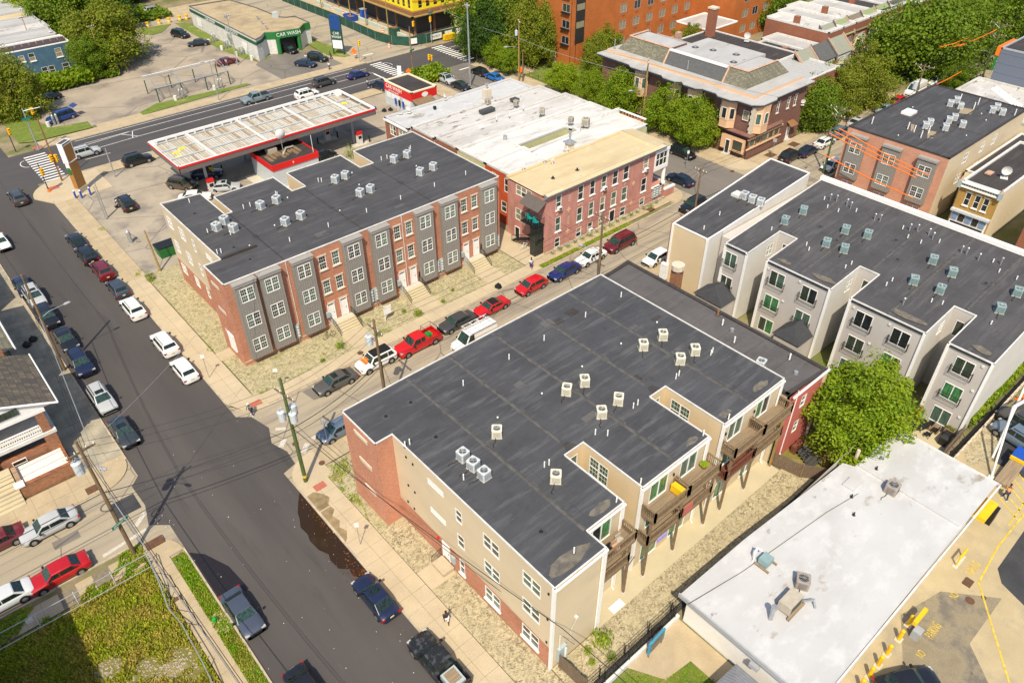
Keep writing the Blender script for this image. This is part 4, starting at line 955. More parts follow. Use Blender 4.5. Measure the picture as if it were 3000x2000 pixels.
# kerbs
for nm,x0,x1,y0,y1 in (('kerb_avenue_east',15.6,15.76,62.2,123),('kerb_avenue_west',5.14,5.3,61.7,128),('kerb_side_street_north',18.6,84.4,59.5,59.68),('kerb_side_street_south',18.6,88,50.95,51.1),
                           ('kerb_avenue_south_east',15.6,15.76,0,48.2),('kerb_vacant_lot',5.14,5.3,5,48.2),('kerb_vacant_lot_side',-40,2.6,51.15,51.3),('kerb_west_side_street',-40,2.4,58.9,59.05),
                           ('kerb_main_road_south',19,84,128.65,128.8),('kerb_main_road_north',19,80,142.2,142.35),('kerb_cross_avenue_west',87.85,88,63,127),('kerb_cross_avenue_east',99.4,99.58,62.5,124),
                           ('kerb_east_street_north',103.6,200,58.7,58.86),('kerb_east_street_south',103,200,49.25,49.4)):
    mb=MB().mat(kerb_m)
    if x1-x0 > y1-y0:
        k=x0
        while k < x1: e1=min(k+2.4,x1);mb.box(k+.01,e1-.01,y0,y1,-.05,.125);k += 2.4
    else:
        k=y0
        while k < y1: e1=min(k+2.4,y1);mb.box(x0,x1,k+.01,e1-.01,-.05,.125);k += 2.4
    struct(nm,mb)
# yards and lots
sheet('gravel_yard_front_brick_row',rect(18.45,56.2,61.6,66.78),.06,gravel_w)
sheet('gravel_yard_side_brick_row',rect(18.45,21.84,66.78,91.6),.058,gravel_w)
sheet('gravel_yard_dark_block_side',rect(18.5,21.08,17.2,38.6),.06,gravel_m)
sheet('gravel_yard_dark_block_corner',[(18.5,38.6),(21.08,38.6),(19.48,43.6),(48,43.6),(48,48.4),(18.5,48.4)],.056,gravel_w)
sheet('gravel_yard_rear',[(21.08,17.2),(51.8,17.2),(51.8,19.9),(26.2,19.9),(21.2,19.95)],.06,gravel_m)
sheet('patio_concrete_rear',rect(26.0,50.4,19.9,28),.07,patio_m)
sheet('service_yard_earth',rect(19.5,56,88.2,92.4),.0,gravel_w)
sheet('gas_station_lot',[(18.65,92.2),(61,92.2),(61,103),(74,103),(88,118),(88,125.5),(24,125.5),(18.65,121)],.01,lot_conc)
sheet('gas_station_lot_stain',[(62,104),(74,104),(86,119),(86,125.4),(62,125.4)],.016,lot_wash)
sheet('car_wash_lot',[(20.2,152),(29.5,146.5),(42,146.5),(38,145.4),(60,145.4),(84,145.4),(84,156),(67,158),(66.5,165),(66.5,200),(55,210),(30,215),(29.5,180),(20.2,168)],.01,lot_wash)
sheet('car_wash_forecourt',[(66,145.5),(80,145.5),(82,149),(80,157),(70,161),(66,157)],.016,street_grey)
sheet('car_wash_driveway',rect(30,38,142.3,146.4),.13,slab_m)
sheet('lawn_corner',[(19.6,146),(29.3,145.6),(29.5,149),(24,150.3),(22,158),(18,160),(17.6,147)],.10,grass_m)
sheet('lawn_strip_north',[(38,145.3),(60,146.8),(59.5,147.9),(42,149.3),(38,147)],.10,grass_m)
sheet('lawn_island',[(55.2,196.6),(57.5,192),(60,192.6),(64.3,197.6),(62,198.2),(57.5,198.5)],.10,grass_m)
sheet('lawn_wash_side',[(65.2,198),(64.8,172),(66,162),(68.2,158.7),(71,159.5),(67.7,166),(67.6,196)],.05,grass_m)
sheet('lawn_wash_east',[(82.3,148.5),(84,148.5),(84.5,158),(83,163),(81.2,163),(80.2,152)],.13,grass_m)
sheet('lawn_far',rect(30,66,215,240),.05,grass_m)
sheet('drive_through_lane',rect(62.5,84,200,212),.02,slab_m)
sheet('construction_ground',rect(95.5,160,146.5,240),.03,slab_m)
sheet('lawn_tower',[(103.7,96),(118,96),(118,111.6),(113.6,118),(103.7,127)],.09,grass_m)
sheet('lawn_grass_pink_house',rect(57.5,74.5,59.75,60.4),.13,grass_m)
sheet('rockery_earth',rect(60,84,61.76,62.2),.13,gravel_w)
sheet('yard_concrete_between_rows',[(56.3,61.6),(60.2,61.6),(60.2,69.5),(61.5,100),(56.4,100)],.07,slab_new)
sheet('vacant_lot',[(-60,5),(2.55,5),(2.55,48.6),(-60,48.6)],.02,weed_m)
sheet('verge_vacant_lot',[(4.0,8),(5.13,8),(5.13,47.9),(4.0,47.9)],.05,grass_m)
sheet('clinic_lawn',[(19,4),(31.4,4),(31.4,16.3),(21.2,16.3)],.04,grass_m)
sheet('clinic_path',[(25.4,16.35),(31.35,16.35),(31.35,4),(29.3,4),(29.3,13.6),(26.8,13.9)],.06,slab_m)
sheet('drive_lane',rect(20,66,-14,5.6),.0,drive_conc)
sheet('drive_lane_east',rect(59.6,66.5,3,10.5),.004,drive_conc)
sheet('black_asphalt_south',[(46.6,-12),(51.8,-3),(53.4,1.2),(54.6,2.0),(66,2.2),(90,2.2),(90,-12)],.01,black_top)
sheet('drive_dirty_slab',[(44.6,5.2),(49.0,4.1),(52.0,.6),(46.2,.6),(40,-6),(34,-6),(34,2.4),(41,3.2)],.006,plain('drive_stained',(.25,.205,.13),.9,var=.2,scale=.5,fine=.3,fscale=12,blot=[((.15,.13,.1),.5,.48,.62),((.07,.065,.06),1.2,.64,.74)]))
sheet('parking_black_asphalt',[(66.6,2.4),(95,2.4),(95,9.4),(70.5,9.2),(69.4,7.8),(66.6,7.2)],.012,black_top)
sheet('gravel_kerb_strip',[(66.3,7.4),(69.3,7.9),(72,9.9),(66,9.9),(64.2,8.6)],.014,gravel_m)
sheet('grey_row_patio',rect(62.9,67,10.9,15.0),.06,patio_m)
sheet('red_mulch_bed',[(60.4,15.3),(60.3,10.6),(62.9,10.9),(62.9,15.2)],.05,mulch_red)
sheet('black_mulch_strip',rect(20.5,60,16.75,17.15),.065,mulch)
sheet('back_yards',rect(52.2,66.9,15.1,44),.0,weed_m)
# kerb puddle with fallen leaves
sheet('puddle_of_water',[(15.58,47.2),(15.58,35.3),(15.1,35.6),(14.5,36.4),(14.6,37.2),(14.0,37.8),(13.9,38.9),(14.1,39.6),(13.7,40.5),(13.6,41.8),(13.8,42.6),(13.7,43.6),(14.1,44.5),(14.3,45.2),(14.9,46.2)],.008,water_m)
sheet('puddle_of_water_west',[(5.4,47.5),(6.3,46.5),(7.3,44),(7.6,41.0),(5.4,40.5)],.008,plain('wet_asphalt',(.018,.014,.013),.3,spec=.6))
sheet('water_stain_pavement',[(15.8,46.2),(16.5,46.3),(17.0,45.6),(17.3,44.8),(16.8,44.2),(16.9,43.3),(16.4,42.8),(16.6,41.9),(16.2,41.3),(16.5,40.6),(16.1,39.9),(15.8,39.6)],.131,plain('wet_concrete',(.25,.185,.095),.5,var=.3,scale=1.5))
rnd=random.Random(5);V,F=[],[]
for k in range(230):
    y=35.4+abs(rnd.gauss(0,1));x=rnd.uniform(14.2,15.5)
    if k % 2: y=rnd.uniform(36,46.5);x=15.5-abs(rnd.gauss(0,.2)) if y > 40 else 15.5-abs(rnd.gauss(0,.7))
    a=rnd.uniform(0,6);s_=rnd.uniform(.03,.085);c,q=math.cos(a)*s_,math.sin(a)*s_;i=len(V)
    V += [(x+c,y+q,.02),(x-q,y+c,.03),(x-c,y-q,.02),(x+q,y-c,.035)];F.append((i,i+1,i+2,i+3))
me=bpy.data.meshes.new('fallen_leaves');me.from_pydata(V,[],F);me.materials.append(leaf_mat('leaf_litter',(.35,.12,.02),(.2,.06,.01),(.1,.03,.008)))
tag(put(me,None),'brown leaves floating in the dark kerb puddle','leaves',None,'stuff')
# litter
V,F=[],[]
for k in range(420):
    x,y=rnd.choice(((rnd.uniform(5.5,15.4),rnd.uniform(10,60)),(rnd.uniform(-12,4),rnd.uniform(34,50)),(rnd.uniform(4,5.6),rnd.uniform(10,60)),(rnd.uniform(13,18),rnd.uniform(25,48)),(rnd.uniform(15,60),rnd.uniform(51,60)),(rnd.uniform(20,60),rnd.uniform(92,110)),(rnd.uniform(1,5),rnd.uniform(62,90))))
    a=rnd.uniform(0,6);s_=rnd.uniform(.012,.045);c,q=math.cos(a)*s_,math.sin(a)*s_;i=len(V)
    z=.13 if (x > 15.6 or x < 5.2) else .01
    V += [(x+c,y+q,z),(x-q,y+c,z+.03),(x-c,y-q,z),(x+q,y-c,z+.04)];F.append((i,i+1,i+2,i+3))
me=bpy.data.meshes.new('litter');me.from_pydata(V,[],F);me.materials.append(trash_w);tag(put(me,None),'scraps of pale litter scattered over roads and verges','litter',None,'stuff')

# ---------------------------------------------------------------- painted markings
def strip(mb,x0,y0,x1,y1,w,z):
    d=Vector((x1-x0,y1-y0,0)).normalized();nn=Vector((-d.y,d.x,0))*w/2
    mb.face([(x0-nn.x,y0-nn.y,z),(x1-nn.x,y1-nn.y,z),(x1+nn.x,y1+nn.y,z),(x0+nn.x,y0+nn.y,z)])
def zebra(name,x0,x1,ys,w=.42):
    mb=MB().mat(white_line)
    par=tag(put(bpy.data.meshes.new(name),None,None,name),None,None,None,'structure')
    for y in ys:
        b_=MB().mat(white_line);b_.face([(x0,y-w/2,.012),(x1,y-w/2,.012),(x1,y+w/2,.012),(x0,y+w/2,.012)]);obj('stripe',b_,par)
zebra('crosswalk_marking_west',16.6,19.9,[128.9+1.02*k for k in range(12)])
zebra('crosswalk_marking_middle',83.9,86.7,[129.6+1.02*k for k in range(12)],.45)
zebra('crosswalk_marking_east',100.2,103.2,[130.0+1.02*k for k in range(12)],.45)
mb=MB().mat(white_line)
for y,a,b in ((136.6,34,82),(139.6,25,82),(132.9,45,82),(141.6,25,80)): strip(mb,a,y,b,y,.12,.012)
for a,b in ((24,28),(34,38),(100,112)): strip(mb,a,132.9,b,132.9,.12,.012)
strip(mb,22,136,34,136.6,.12,.012);strip(mb,22,138.4,34,139.6,.12,.012);strip(mb,33,136.6,34,139.6,.12,.012);strip(mb,34,136.6,32,139.4,.12,.012)
for x in (55,56): strip(mb,x,136.6,x+.6,139.6,.12,.012)
strip(mb,81.6,130,81.6,136,.4,.012);strip(mb,103,136,116,136,.12,.012);strip(mb,103,139,116,139,.12,.012)
strip(mb,90,124,93,124,.4,.012);strip(mb,96,126,98.5,126,.4,.012);strip(mb,86,147,88.5,147,.4,.012)
for k in range(10): a0,a1=R(90+18*k),R(108+18*k);strip(mb,16.4+.9*math.cos(a0),137.6+1.5*math.sin(a0),16.4+.9*math.cos(a1),137.6+1.5*math.sin(a1),.12,.012)
for k in range(10): a0,a1=R(-30+18*k),R(-12+18*k);strip(mb,86.7+.9*math.cos(a0),138.6+1.5*math.sin(a0),86.7+.9*math.cos(a1),138.6+1.5*math.sin(a1),.12,.012)
struct('road_markings_main',mb)
mb=MB().mat(plain('white_marking_worn',(.5,.46,.39),.9,var=.3,scale=8))
strip(mb,17.0,53.4,17.8,54.2,.5,.008);strip(mb,18.2,49.9+1.4,19.2,52.2,.5,.008);strip(mb,19.8,52.4,21.0,52.5,.45,.008);strip(mb,17.8,56.0,18.6,55.4,.4,.008)
strip(mb,-.2,51.9,3.6,52.3,.35,.008);strip(mb,3.0,53.2,4.2,54.2,.4,.008)
struct('road_markings_worn',mb)
mb=MB().mat(yellow_line)
strip(mb,40,-6.5,52.1,2.45,.14,.016);strip(mb,52.1,2.45,57,2.9,.14,.016);strip(mb,57,2.9,63,2.8,.14,.016)
for k in range(5): strip(mb,61.0+k*1.0,2.9,63.2+k*1.1,6.2,.12,.018)
strip(mb,59.8,3.2,64.5,3.4,.12,.018);strip(mb,39.2,3.6,39.6,2.4,.12,.014)
for k in range(4): strip(mb,66.9+k*2.3,3.4,68.6+k*2.3,6.6,.12,.02)
strip(mb,66.6,3.3,76,3.3,.12,.02)
mk=struct('road_markings_yellow',mb)
def ground_text(s,x,y,deg,size,m,z=.02,sx=1.): text(s,size,m,mk,Matrix.Translation((x,y,z)) @ Matrix.Rotation(R(deg),4,'Z') @ Matrix.Diagonal((sx,1,1,1)),'lettering',.001)
ground_text('PARKING',45.2,2.9,3,.95,yellow_line,sx=.42);ground_text('NO',42.6,2.6,3,.8,yellow_line,sx=.5)
ground_text('PARKING',53.1,3.3,3,.95,yellow_line,sx=.42);ground_text('NO',49.4,3.2,3,.8,yellow_line,sx=.5)
# curb ramps, manholes, inlets
for nm,x,y,w,d in (('ramp',17.3,46.5,1.1,.8),('ramp',18.0,60.6,1.2,.8),('ramp',17.0,125.5,1.6,1.2),('ramp',19.5,143.0,1.6,1.0)):
    mb=MB().mat(plain('tactile_red',(.40,.12,.08),.9,var=.15));mb.box(x-w/2,x+w/2,y-d/2,y+d/2,.11,.133);tag(struct('pavement_tactile_plate',mb),None,None,None,'structure')
for x,y,r_ in ((18.3,52.9,.32),(18.9,48.9,.3),(30.5,60.5,.33),(49.9,2.2,.36),(51,1.6,.2),(99,60.4,.3)):
    mb=MB().mat(manhole_m);mb.cyl(x,y,0,.14 if y > 59 or 47 < y < 51 else .012,r_,n=16);struct('road_manhole_cover',mb)
for x,y,w,d in ((3.6,50.3,1.5,.9),(1.6,59.9,1.1,.9),(52.0-.6,3.0,0.8,.6),(108.5,59.8,1.8,1.4),(115,59.6,1.8,1.4),(79.8,60.8,1.2,.8),(2.9,43.8,.6,.35)):
    mb=MB().mat(manhole_m);mb.box(x-w/2,x+w/2,y-d/2,y+d/2,.0,.145);struct('road_drain_grate',mb)
# walkways and weeds in cracks
for x0 in (30.5,40.25,50.05):
    mb=MB().mat(slab_new)
    for k in range(2): mb.box(x0+.01,x0+2.9,61.6+k*1.63,61.6+k*1.63+1.61,0,.125-.002*k)
    struct('path_to_steps',mb)
mb=MB().mat(slab_new);mb.box(18.32,20.6,69.4,71.0,0,.13);struct('path_avenue_door',mb)
mb=MB().mat(slab_new);mb.box(18.5,20.95,31.0,33.1,0,.13);mb.box(19.9,21.0,31.3,32.9,.13,.5);struct('path_side_door',mb)
# ---------------------------------------------------------------- poles and wires
def transformer(par,x,y,z,s=1.):
    mb=MB().mat(ac_grey);mb.cyl(x,y,z,z+.95*s,.3*s,n=12);mb.cyl(x,y,z+.95*s,z+1.03*s,.33*s,.2*s,n=12);mb.cyl(x-.1,y,z+1.0*s,z+1.3*s,.05,n=6);mb.cyl(x+.1,y+.1,z+1.0*s,z+1.3*s,.05,n=6);obj('transformer',mb,par)
def pole(x,y,h,label,mat=wood_pole,lean=(0,0),arms=(),trans=(),lamp=None,r=.16,name='utility_pole',extra=None):
    t=thing(name,label,'utility pole',(x,y,0));L=lambda z: (x+lean[0]*z/h,y+lean[1]*z/h,z)
    mb=MB().mat(mat);mb.tube([L(-.0),L(h*.5),L(h)],[r,r*.85,r*.62],10);obj('pole_shaft',mb,t)
    for (z,ang,w) in arms:
        p=L(z);c,s_=math.cos(R(ang)),math.sin(R(ang));mb=MB().mat(wood_pole if mat is not galv else galv);mb.box(-w/2,w/2,-.06,.06,-.07,.07,Matrix.Translation((p[0],p[1],z)) @ Matrix.Rotation(R(ang),4,'Z'))
        mb.mat(trash_w)
        for k in (-.46,-.2,.2,.46): mb.cyl(p[0]+c*w*k,p[1]+s_*w*k,z+.07,z+.26,.05,.04,n=6)
        mb.mat(galv);mb.tube([(p[0]+c*w*.35,p[1]+s_*w*.35,z),(p[0],p[1],z-.8),(p[0]-c*w*.35,p[1]-s_*w*.35,z)],.025,4);obj('crossarm',mb,t)
    for (z,dx,dy,s_) in trans:
        p=L(z);transformer(t,p[0]+dx,p[1]+dy,z,s_)
        mb=MB().mat(galv);mb.box(min(p[0],p[0]+dx),max(p[0],p[0]+dx)+.04,min(p[1],p[1]+dy),max(p[1],p[1]+dy)+.04,z+.4,z+.5);obj('bracket',mb,t)
    if lamp:
        z,dx,dy=lamp;p=L(z);mb=MB().mat(galv);mb.tube([p,(p[0]+dx*.4,p[1]+dy*.4,z+.35),(p[0]+dx,p[1]+dy,z+.4)],.035,6);obj('lamp_arm',mb,t)
        mb=MB().mat(grey_paint);q=Vector((p[0]+dx,p[1]+dy,z+.38));d=Vector((dx,dy,0)).normalized()
        mb.tube([q,q+d*.25,q+d*.6,q+d*.75],[.07,.15,.14,.05],8);obj('lamp_head',mb,t)
    if extra: extra(t,L)
    return t
def sign_plate(par,x,y,z,s,deg,w=1.5,h=.3,m=None):
    Mx=Matrix.Translation((x,y,z)) @ Matrix.Rotation(R(deg),4,'Z');mb=MB().mat(m or teal_sign);mb.box(-w/2,w/2,-.22,-.19,-h/2,h/2);obj('name_plate',mb,par,Mx)
    if s: text(s,h*.75,white,par,Mx @ Matrix.Translation((0,-.225,0)) @ Matrix.Rotation(PI/2,4,'X'),'lettering',.004)
def ring_loop(par,p,r_):
    mb=MB().mat(black_metal)
    for q in (.5,.58): mb.tube([(p[0]-.1+q*math.cos(2*PI*k/14),p[1]+q*.5*math.sin(2*PI*k/14),p[2]+q*.35*math.sin(2*PI*k/14)) for k in range(15)],.025,4)
    obj('cable_coil',mb,par)
def junk1(t,L):
    p=L(3.6);mb=MB().mat(meter_m);mb.box(p[0]+.12,p[0]+.42,p[1]-.3,p[1]+.1,2.2,3.3);mb.mat(black_metal);mb.tube([(p[0]+.16,p[1],.3),(p[0]+.16,p[1]-.02,7)],.04,5);obj('service_box',mb,t)
pole(16.64,47.9,12.4,'green treated corner pole carrying three pale transformers beside the dark road',wood_green,(.1,.25),[(10.6,100,2.6)],[(7.9,-.55,.25,1.05),(7.9,.1,-.6,1.05),(7.9,.6,.3,1.05)],None,.19,extra=lambda t,L: (obj('yellow_band',(lambda mb: (mb.cyl(16.65,47.91,.7,.95,.2,n=10),mb)[1])(MB().mat(yellow_p)),t)))
pole(1.89,50.43,13.3,'grey brown pole by the vacant lot corner with green street name sign',wood_pole,(-.1,.25),[(12.2,10,2.2)],[(10.2,-.65,.2,1.15)],(10.4,.5,-.8),.18,
     extra=lambda t,L: (sign_plate(t,1.89+.0,50.43-.0,4.2,'SANSOM ST',20),ring_loop(t,L(6.1),1)))
pole(4.93,79.22,12.2,'slim shaded pole with curved street lamp arm over the parked cars',wood_pole,(.2,.2),[],[],(7.0,2.4,.3),.17)
pole(27.2,50.2,12.0,'brown pole with transformer rising behind the corner roof of the dark block',wood_pole,(.05,.2),[(10.8,90,2.4)],[(9.2,-.6,.3,1.1)],None,.17,extra=junk1)
pole(57.7,50.3,11.8,'brown pole before the pink house with white crossarm and lamp',wood_pole,(.1,.2),[(11.2,90,2.2)],[],(6.4,-.6,2.2),.17,extra=junk1)
pole(75.9,50.6,11.3,'brown pole rising over the grey siding roof opposite the white porch',wood_pole,(.1,.2),[(10.9,90,1.8)],[],None,.16)
pole(102.0,81.77,11.5,'tall tan pole with lamp among the street trees',wood_post,(.1,.1),[(11.2,40,2.4)],[],(6.2,-2.2,1.0),.16)
pole(100.49,112.64,11.9,'double pole with small transformer beside an orange road sign',wood_post,(.1,.1),[(11.4,60,1.8)],[(9.0,-.5,.2,.9)],(6.6,-2.0,1.0),.16)
pole(101.2,112.2,6.2,'short grey stub pole bound to the tall tan pole',wood_pole,(0,.1))
pole(91.98,117.39,15.4,'very tall pale grey mast in front of the grey roof',galv,(.0,.1),[(14.9,100,1.2)],[],None,.2,'light_mast')
pole(109.2,50.6,10.6,'crossarm pole beside the new brick block with curved lamp',wood_green,(.1,.1),[(10.3,95,3.2),(9.2,95,2.0)],[],(4.6,-2.6,.4),.17)
pole(135.5,50.6,11.0,'crossarm pole with white transformer above the utility truck',wood_pole,(.1,.1),[(10.7,95,3.2)],[(7.0,-.6,.3,1.3)],None,.17)
pole(170.06,52.15,10.8,'far pole with double row of white insulators near the slate clad shell',wood_green,(.1,.1),[(10.6,95,4.2),(8.6,95,3.0)],[],(5.2,-1.6,2.2),.19)
pole(20.36,91.98,5.9,'broken wooden pole stub with cable coil beside the green dumpster',wood_post,(-.2,.3),r=.14)
pole(19.72,110.35,5.2,'white metal price sign post lattice at the gas lot edge',galv,(0,.05),r=.09,name='sign_post')
pole(20.1,110.9,5.4,'second white metal post twinned with the price sign post',galv,(0,.05),r=.09,name='sign_post')
pole(25.45,123.21,4.8,'short white pole on the gas station kerb with red plates',galv,(0,.05),r=.12,name='sign_post')
pole(51.46,142.75,7.5,'curved grey street lamp beside the metal frame stalls',galv,(0,.05),lamp=(7.0,-.9,.3),r=.09,name='street_lamp')
pole(63.16,159.45,10.0,'thin tan flood light mast before the long car wash wall',galv,(0,.05),[(9.8,10,1.6)],r=.11,name='light_mast')
pole(32.5,190,9.0,'flood light pole poking out of the tree clump',wood_post,(0,.05),[(8.9,10,1.4)],r=.11,name='light_mast')
pole(40.5,172,9.5,'second flood light pole among the tree clump beside the lot',wood_post,(0,.05),[(9.4,10,1.4)],r=.11,name='light_mast')
for x,y,h,l in ((98.72,155.86,7.6,'yellow timber pole nearest the fence corner of the building site'),(98.61,165.12,8.0,'yellow timber pole second along the building site fence'),(98.6,172,8.0,'yellow timber pole third along the building site fence'),(98.6,186,8.0,'yellow timber pole farthest along the building site fence')):
    pole(x,y,h,l,wood_post,(0,0),r=.15)

# traffic signals
def signal(x,y,h,label,mat=black_metal,heads=(),arm=None,sign=None,base=None,rad=.08):
    t=thing('traffic_signal',label,'traffic light',(x,y,.1));mb=MB().mat(mat);mb.tube([(x,y,.1),(x,y,h)],[rad,rad*.7],8)
    if arm: mb.tube([(x,y,h-.4),(x+arm[0],y+arm[1],h)],[rad*.7,rad*.4],6)
    obj('post',mb,t)
    if base: mb=MB().mat(base);mb.cyl(x,y,.1,.55,.28,.12,n=8);obj('base',mb,t)
    for (dx,dy,z,deg) in heads:
        Mx=Matrix.Translation((x+dx,y+dy,z)) @ Matrix.Rotation(R(deg),4,'Z');mb=MB().mat(signal_y);mb.box(-.19,.19,-.16,.16,-.55,.55)
        for k in (-.36,0,.36): mb.box(-.15,.15,-.34,-.16,k+.1,k+.14)
        mb.mat(trim_blk)
        for k in (-.36,0,.36): mb.box(-.11,.11,-.165,-.158,k-.11,k+.11)
        obj('signal_head',mb,t,Mx)
    if sign: sign_plate(t,x,y,sign[1],sign[0],sign[2],1.5,.34)
    return t
signal(16.35,143.5,4.2,'black post with one yellow signal head at the far left corner',heads=[(.2,-.2,3.6,20)])
signal(19.39,141.6,7.2,'pale mast with green name sign and arm at the corner lawn',galv,[(1.2,-.3,6.6,20)],(2.4,-1.2),('',5.6,10),rad=.13)
signal(18.78,127.2,10.0,'tall dark brown lamp mast with paired signals at the striped crossing',rust,[(-.3,-.3,4.0,20),(.35,-.1,3.8,60)],None,None,rad=.14)
signal(16.18,124.6,4.7,'slim post with yellow signal and orange base on the gas station corner',black_metal,[(.1,-.2,3.4,20)],base=orange_p)
signal(83.15,143.6,5.1,'signal post behind the orange work zone at the car wash corner',galv,[(.2,-.2,4.0,30)])
signal(86.04,128.3,10.0,'tall brown lamp mast with green name sign at the middle crossing',rust,[],None,('',5.6,20),rad=.13)
signal(90.31,128.2,4.2,'low post with two yellow signals before the middle of the junction',black_metal,[(-.25,-.1,3.4,20),(.3,0,3.1,60)])
signal(102.3,144.0,7.4,'signal post before the building site hoarding with green sign',galv,[(-.2,-.2,5.2,30)],None,('',6.6,10))
signal(109.5,144.8,6.0,'pair of yellow signals beside the site guard hut',rust,[(-.3,0,5.2,30),(2.0,0,5.0,60)],(2.2,.2))
signal(99.0,146.2,5.2,'signal post at the curved hoarding corner',black_metal,[(0,-.2,4.4,30)])
signal(101.5,127.0,6.2,'brown post with dark signal near the brick control box',rust,[(-.1,-.2,4.6,30)])

def small_sign(x,y,h,label,m,w=.45,hh=.6,deg=45,txt=None,tcol=None,shape='rect',cat='sign',name='street_sign',post=galv):
    t=thing(name,label,cat,(x,y,.12));mb=MB().mat(post);mb.tube([(x,y,.1),(x,y,h)],.035,6);obj('post',mb,t)
    Mx=Matrix.Translation((x,y,h-hh/2)) @ Matrix.Rotation(R(deg-90),4,'Z');mb=MB().mat(m)
    if shape == 'diamond':
        mb.face([(0,-.05,-hh/2),(w/2,-.05,0),(0,-.05,hh/2),(-w/2,-.05,0)]);mb.face([(-w/2,-.04,0),(0,-.04,hh/2),(w/2,-.04,0),(0,-.04,-hh/2)])
    else: mb.box(-w/2,w/2,-.07,-.04,-hh/2,hh/2)
    obj('sign_plate',mb,t,Mx)
    if txt: text(txt,hh*.3,tcol or trim_blk,t,Mx @ Matrix.Translation((0,-.075,0)) @ Matrix.Rotation(PI/2,4,'X'))
    return t
small_sign(16.13,67.64,3.3,'thin parking sign post on the brick row pavement',trash_w,.4,.45,60)
small_sign(16.6,38.6,3.0,'thin sign post beside the puddle on the pavement',trash_w,.35,.5,60)
small_sign(20.53,50.5,3.4,'stop sign post by the corner with its back to the camera',grey_paint,.7,.7,200)
small_sign(20.9,60.9,3.0,'tilted parking sign on the brick row corner pavement',trash_w,.45,.4,60)
small_sign(108.2,59.4,3.2,'sign post in front of the brown corner building',grey_paint,.6,.6,30)
small_sign(94.5,66.0,3.0,'parking sign post by the corner trees',trash_w,.35,.5,60)
for x,y,l in ((83.2,145.6,'orange diamond work sign at the car wash corner'),(84.6,127.6,'orange diamond work sign behind the red kiosk'),(101.6,113.4,'orange diamond work sign at the foot of the double pole')):
    small_sign(x,y,2.6,l,orange_p,1.3,1.3,45,None,None,'diamond')
small_sign(82.6,127.9,3.4,'white banner sign on the gas station corner',white,.8,1.9,45)
# yard sign of the brick row
t=thing('yard_sign','white for-rent board standing in the gravel yard between two flights of steps','sign',(36.6,63.6,.06));mb=MB().mat(white);mb.box(35.9,36.0,63.6,63.7,0,2.1);mb.box(35.9,36.9,63.6,63.7,1.9,2.0);mb.box(35.98,36.85,63.63,63.67,.9,1.85);obj('board',mb,t)
# wires
def wire(pts,r,label,m=None,sag=.6,name='power_line'):
    mb=MB().mat(m or black_metal)
    for (a,b) in zip(pts,pts[1:]):
        P=[]
        for k in range(13): q=k/12;P.append(tuple(a[i]+(b[i]-a[i])*q-(sag*4*q*(1-q) if i == 2 else 0) for i in range(3)))
        mb.tube(P,r,4)
    o=obj(name,mb);return tag(o,label,'cable')
PL=[(-60,50.9),(1.85,50.6),(16.7,48.1),(27.2,50.4),(57.7,50.4),(76,50.7),(109.2,50.7),(135.5,50.7),(170,52.2),(260,52.2)]
HT=[12,12.2,10.7,10.9,11.2,10.9,10.4,10.7,10.6,11]
wire([(x,y-.9,z+.2) for (x,y),z in zip(PL,HT)],.018,'outermost high wire running along the side street poles')
wire([(x,y+.1,z+.25) for (x,y),z in zip(PL,HT)],.018,'middle high wire running along the side street poles')
wire([(x,y+1.0,z+.2) for (x,y),z in zip(PL,HT)],.018,'innermost high wire running along the side street poles')
wire([(x,y+.3,z*.6) for (x,y),z in zip(PL,HT)],.045,'thick black cable bundle hanging low along the side street',sag=.5)
wire([(x,y+.35,z*.53) for (x,y),z in zip(PL,HT)],.03,'thinner cable just below the thick bundle on the side street',sag=.6)
wire([(1.9,50.6,12.3),(16.6,62,11.0),(60,90,10)],.016,'pale wire crossing the avenue above the dark corner',galv,.4)
wire([(4.93,79.3,12),(1.9,50.6,12),(3.0,20,12),(3.5,-20,12)],.02,'dark wire running down the avenue past the vacant lot')
wire([(5.3,140,12),(4.93,79.3,11.7),(2.1,50.6,11.3),(3.2,20,11.3),(3.5,-20,11.3)],.02,'second dark wire running down the avenue past the vacant lot')
wire([(4.95,79.3,7.2),(2.2,50.6,7.0),(3.4,20,7),(3.7,-20,7)],.035,'pale cable running above the parked cars of the avenue',galv)
wire([(16.6,48,7.0),(21.0,19.0,6.8),(24,-10,6.8)],.03,'black cable along the tan siding wall over the pavement')
wire([(16.6,48,8.0),(22.4,19.0,3.2)],.02,'black service drop to the meter at the tan corner',sag=1.0)
wire([(57.7,50.4,7),(60.4,61.8,4.6)],.015,'service wire from the middle pole to the pink house corner')
wire([(57.7,50.4,8.6),(59.9,63.0,6.2)],.015,'second service wire from the middle pole to the pink house awning')
wire([(102,81.9,11.2),(100.5,112.7,11.4),(102,140,11.5)],.018,'wire strung over the street trees to the junction')
wire([(102,81.9,8.8),(100.5,112.7,8.4),(102,140,8.4)],.03,'lower cable strung past the trees to the junction',galv)
wire([(109.2,50.7,10.4),(102,81.9,11.0)],.015,'wire from the crossarm pole to the tree lined avenue')
wire([(20.4,92,5.6),(21.9,88.2,7.6)],.015,'loose wire from the broken pole to the brick row',sag=.4)
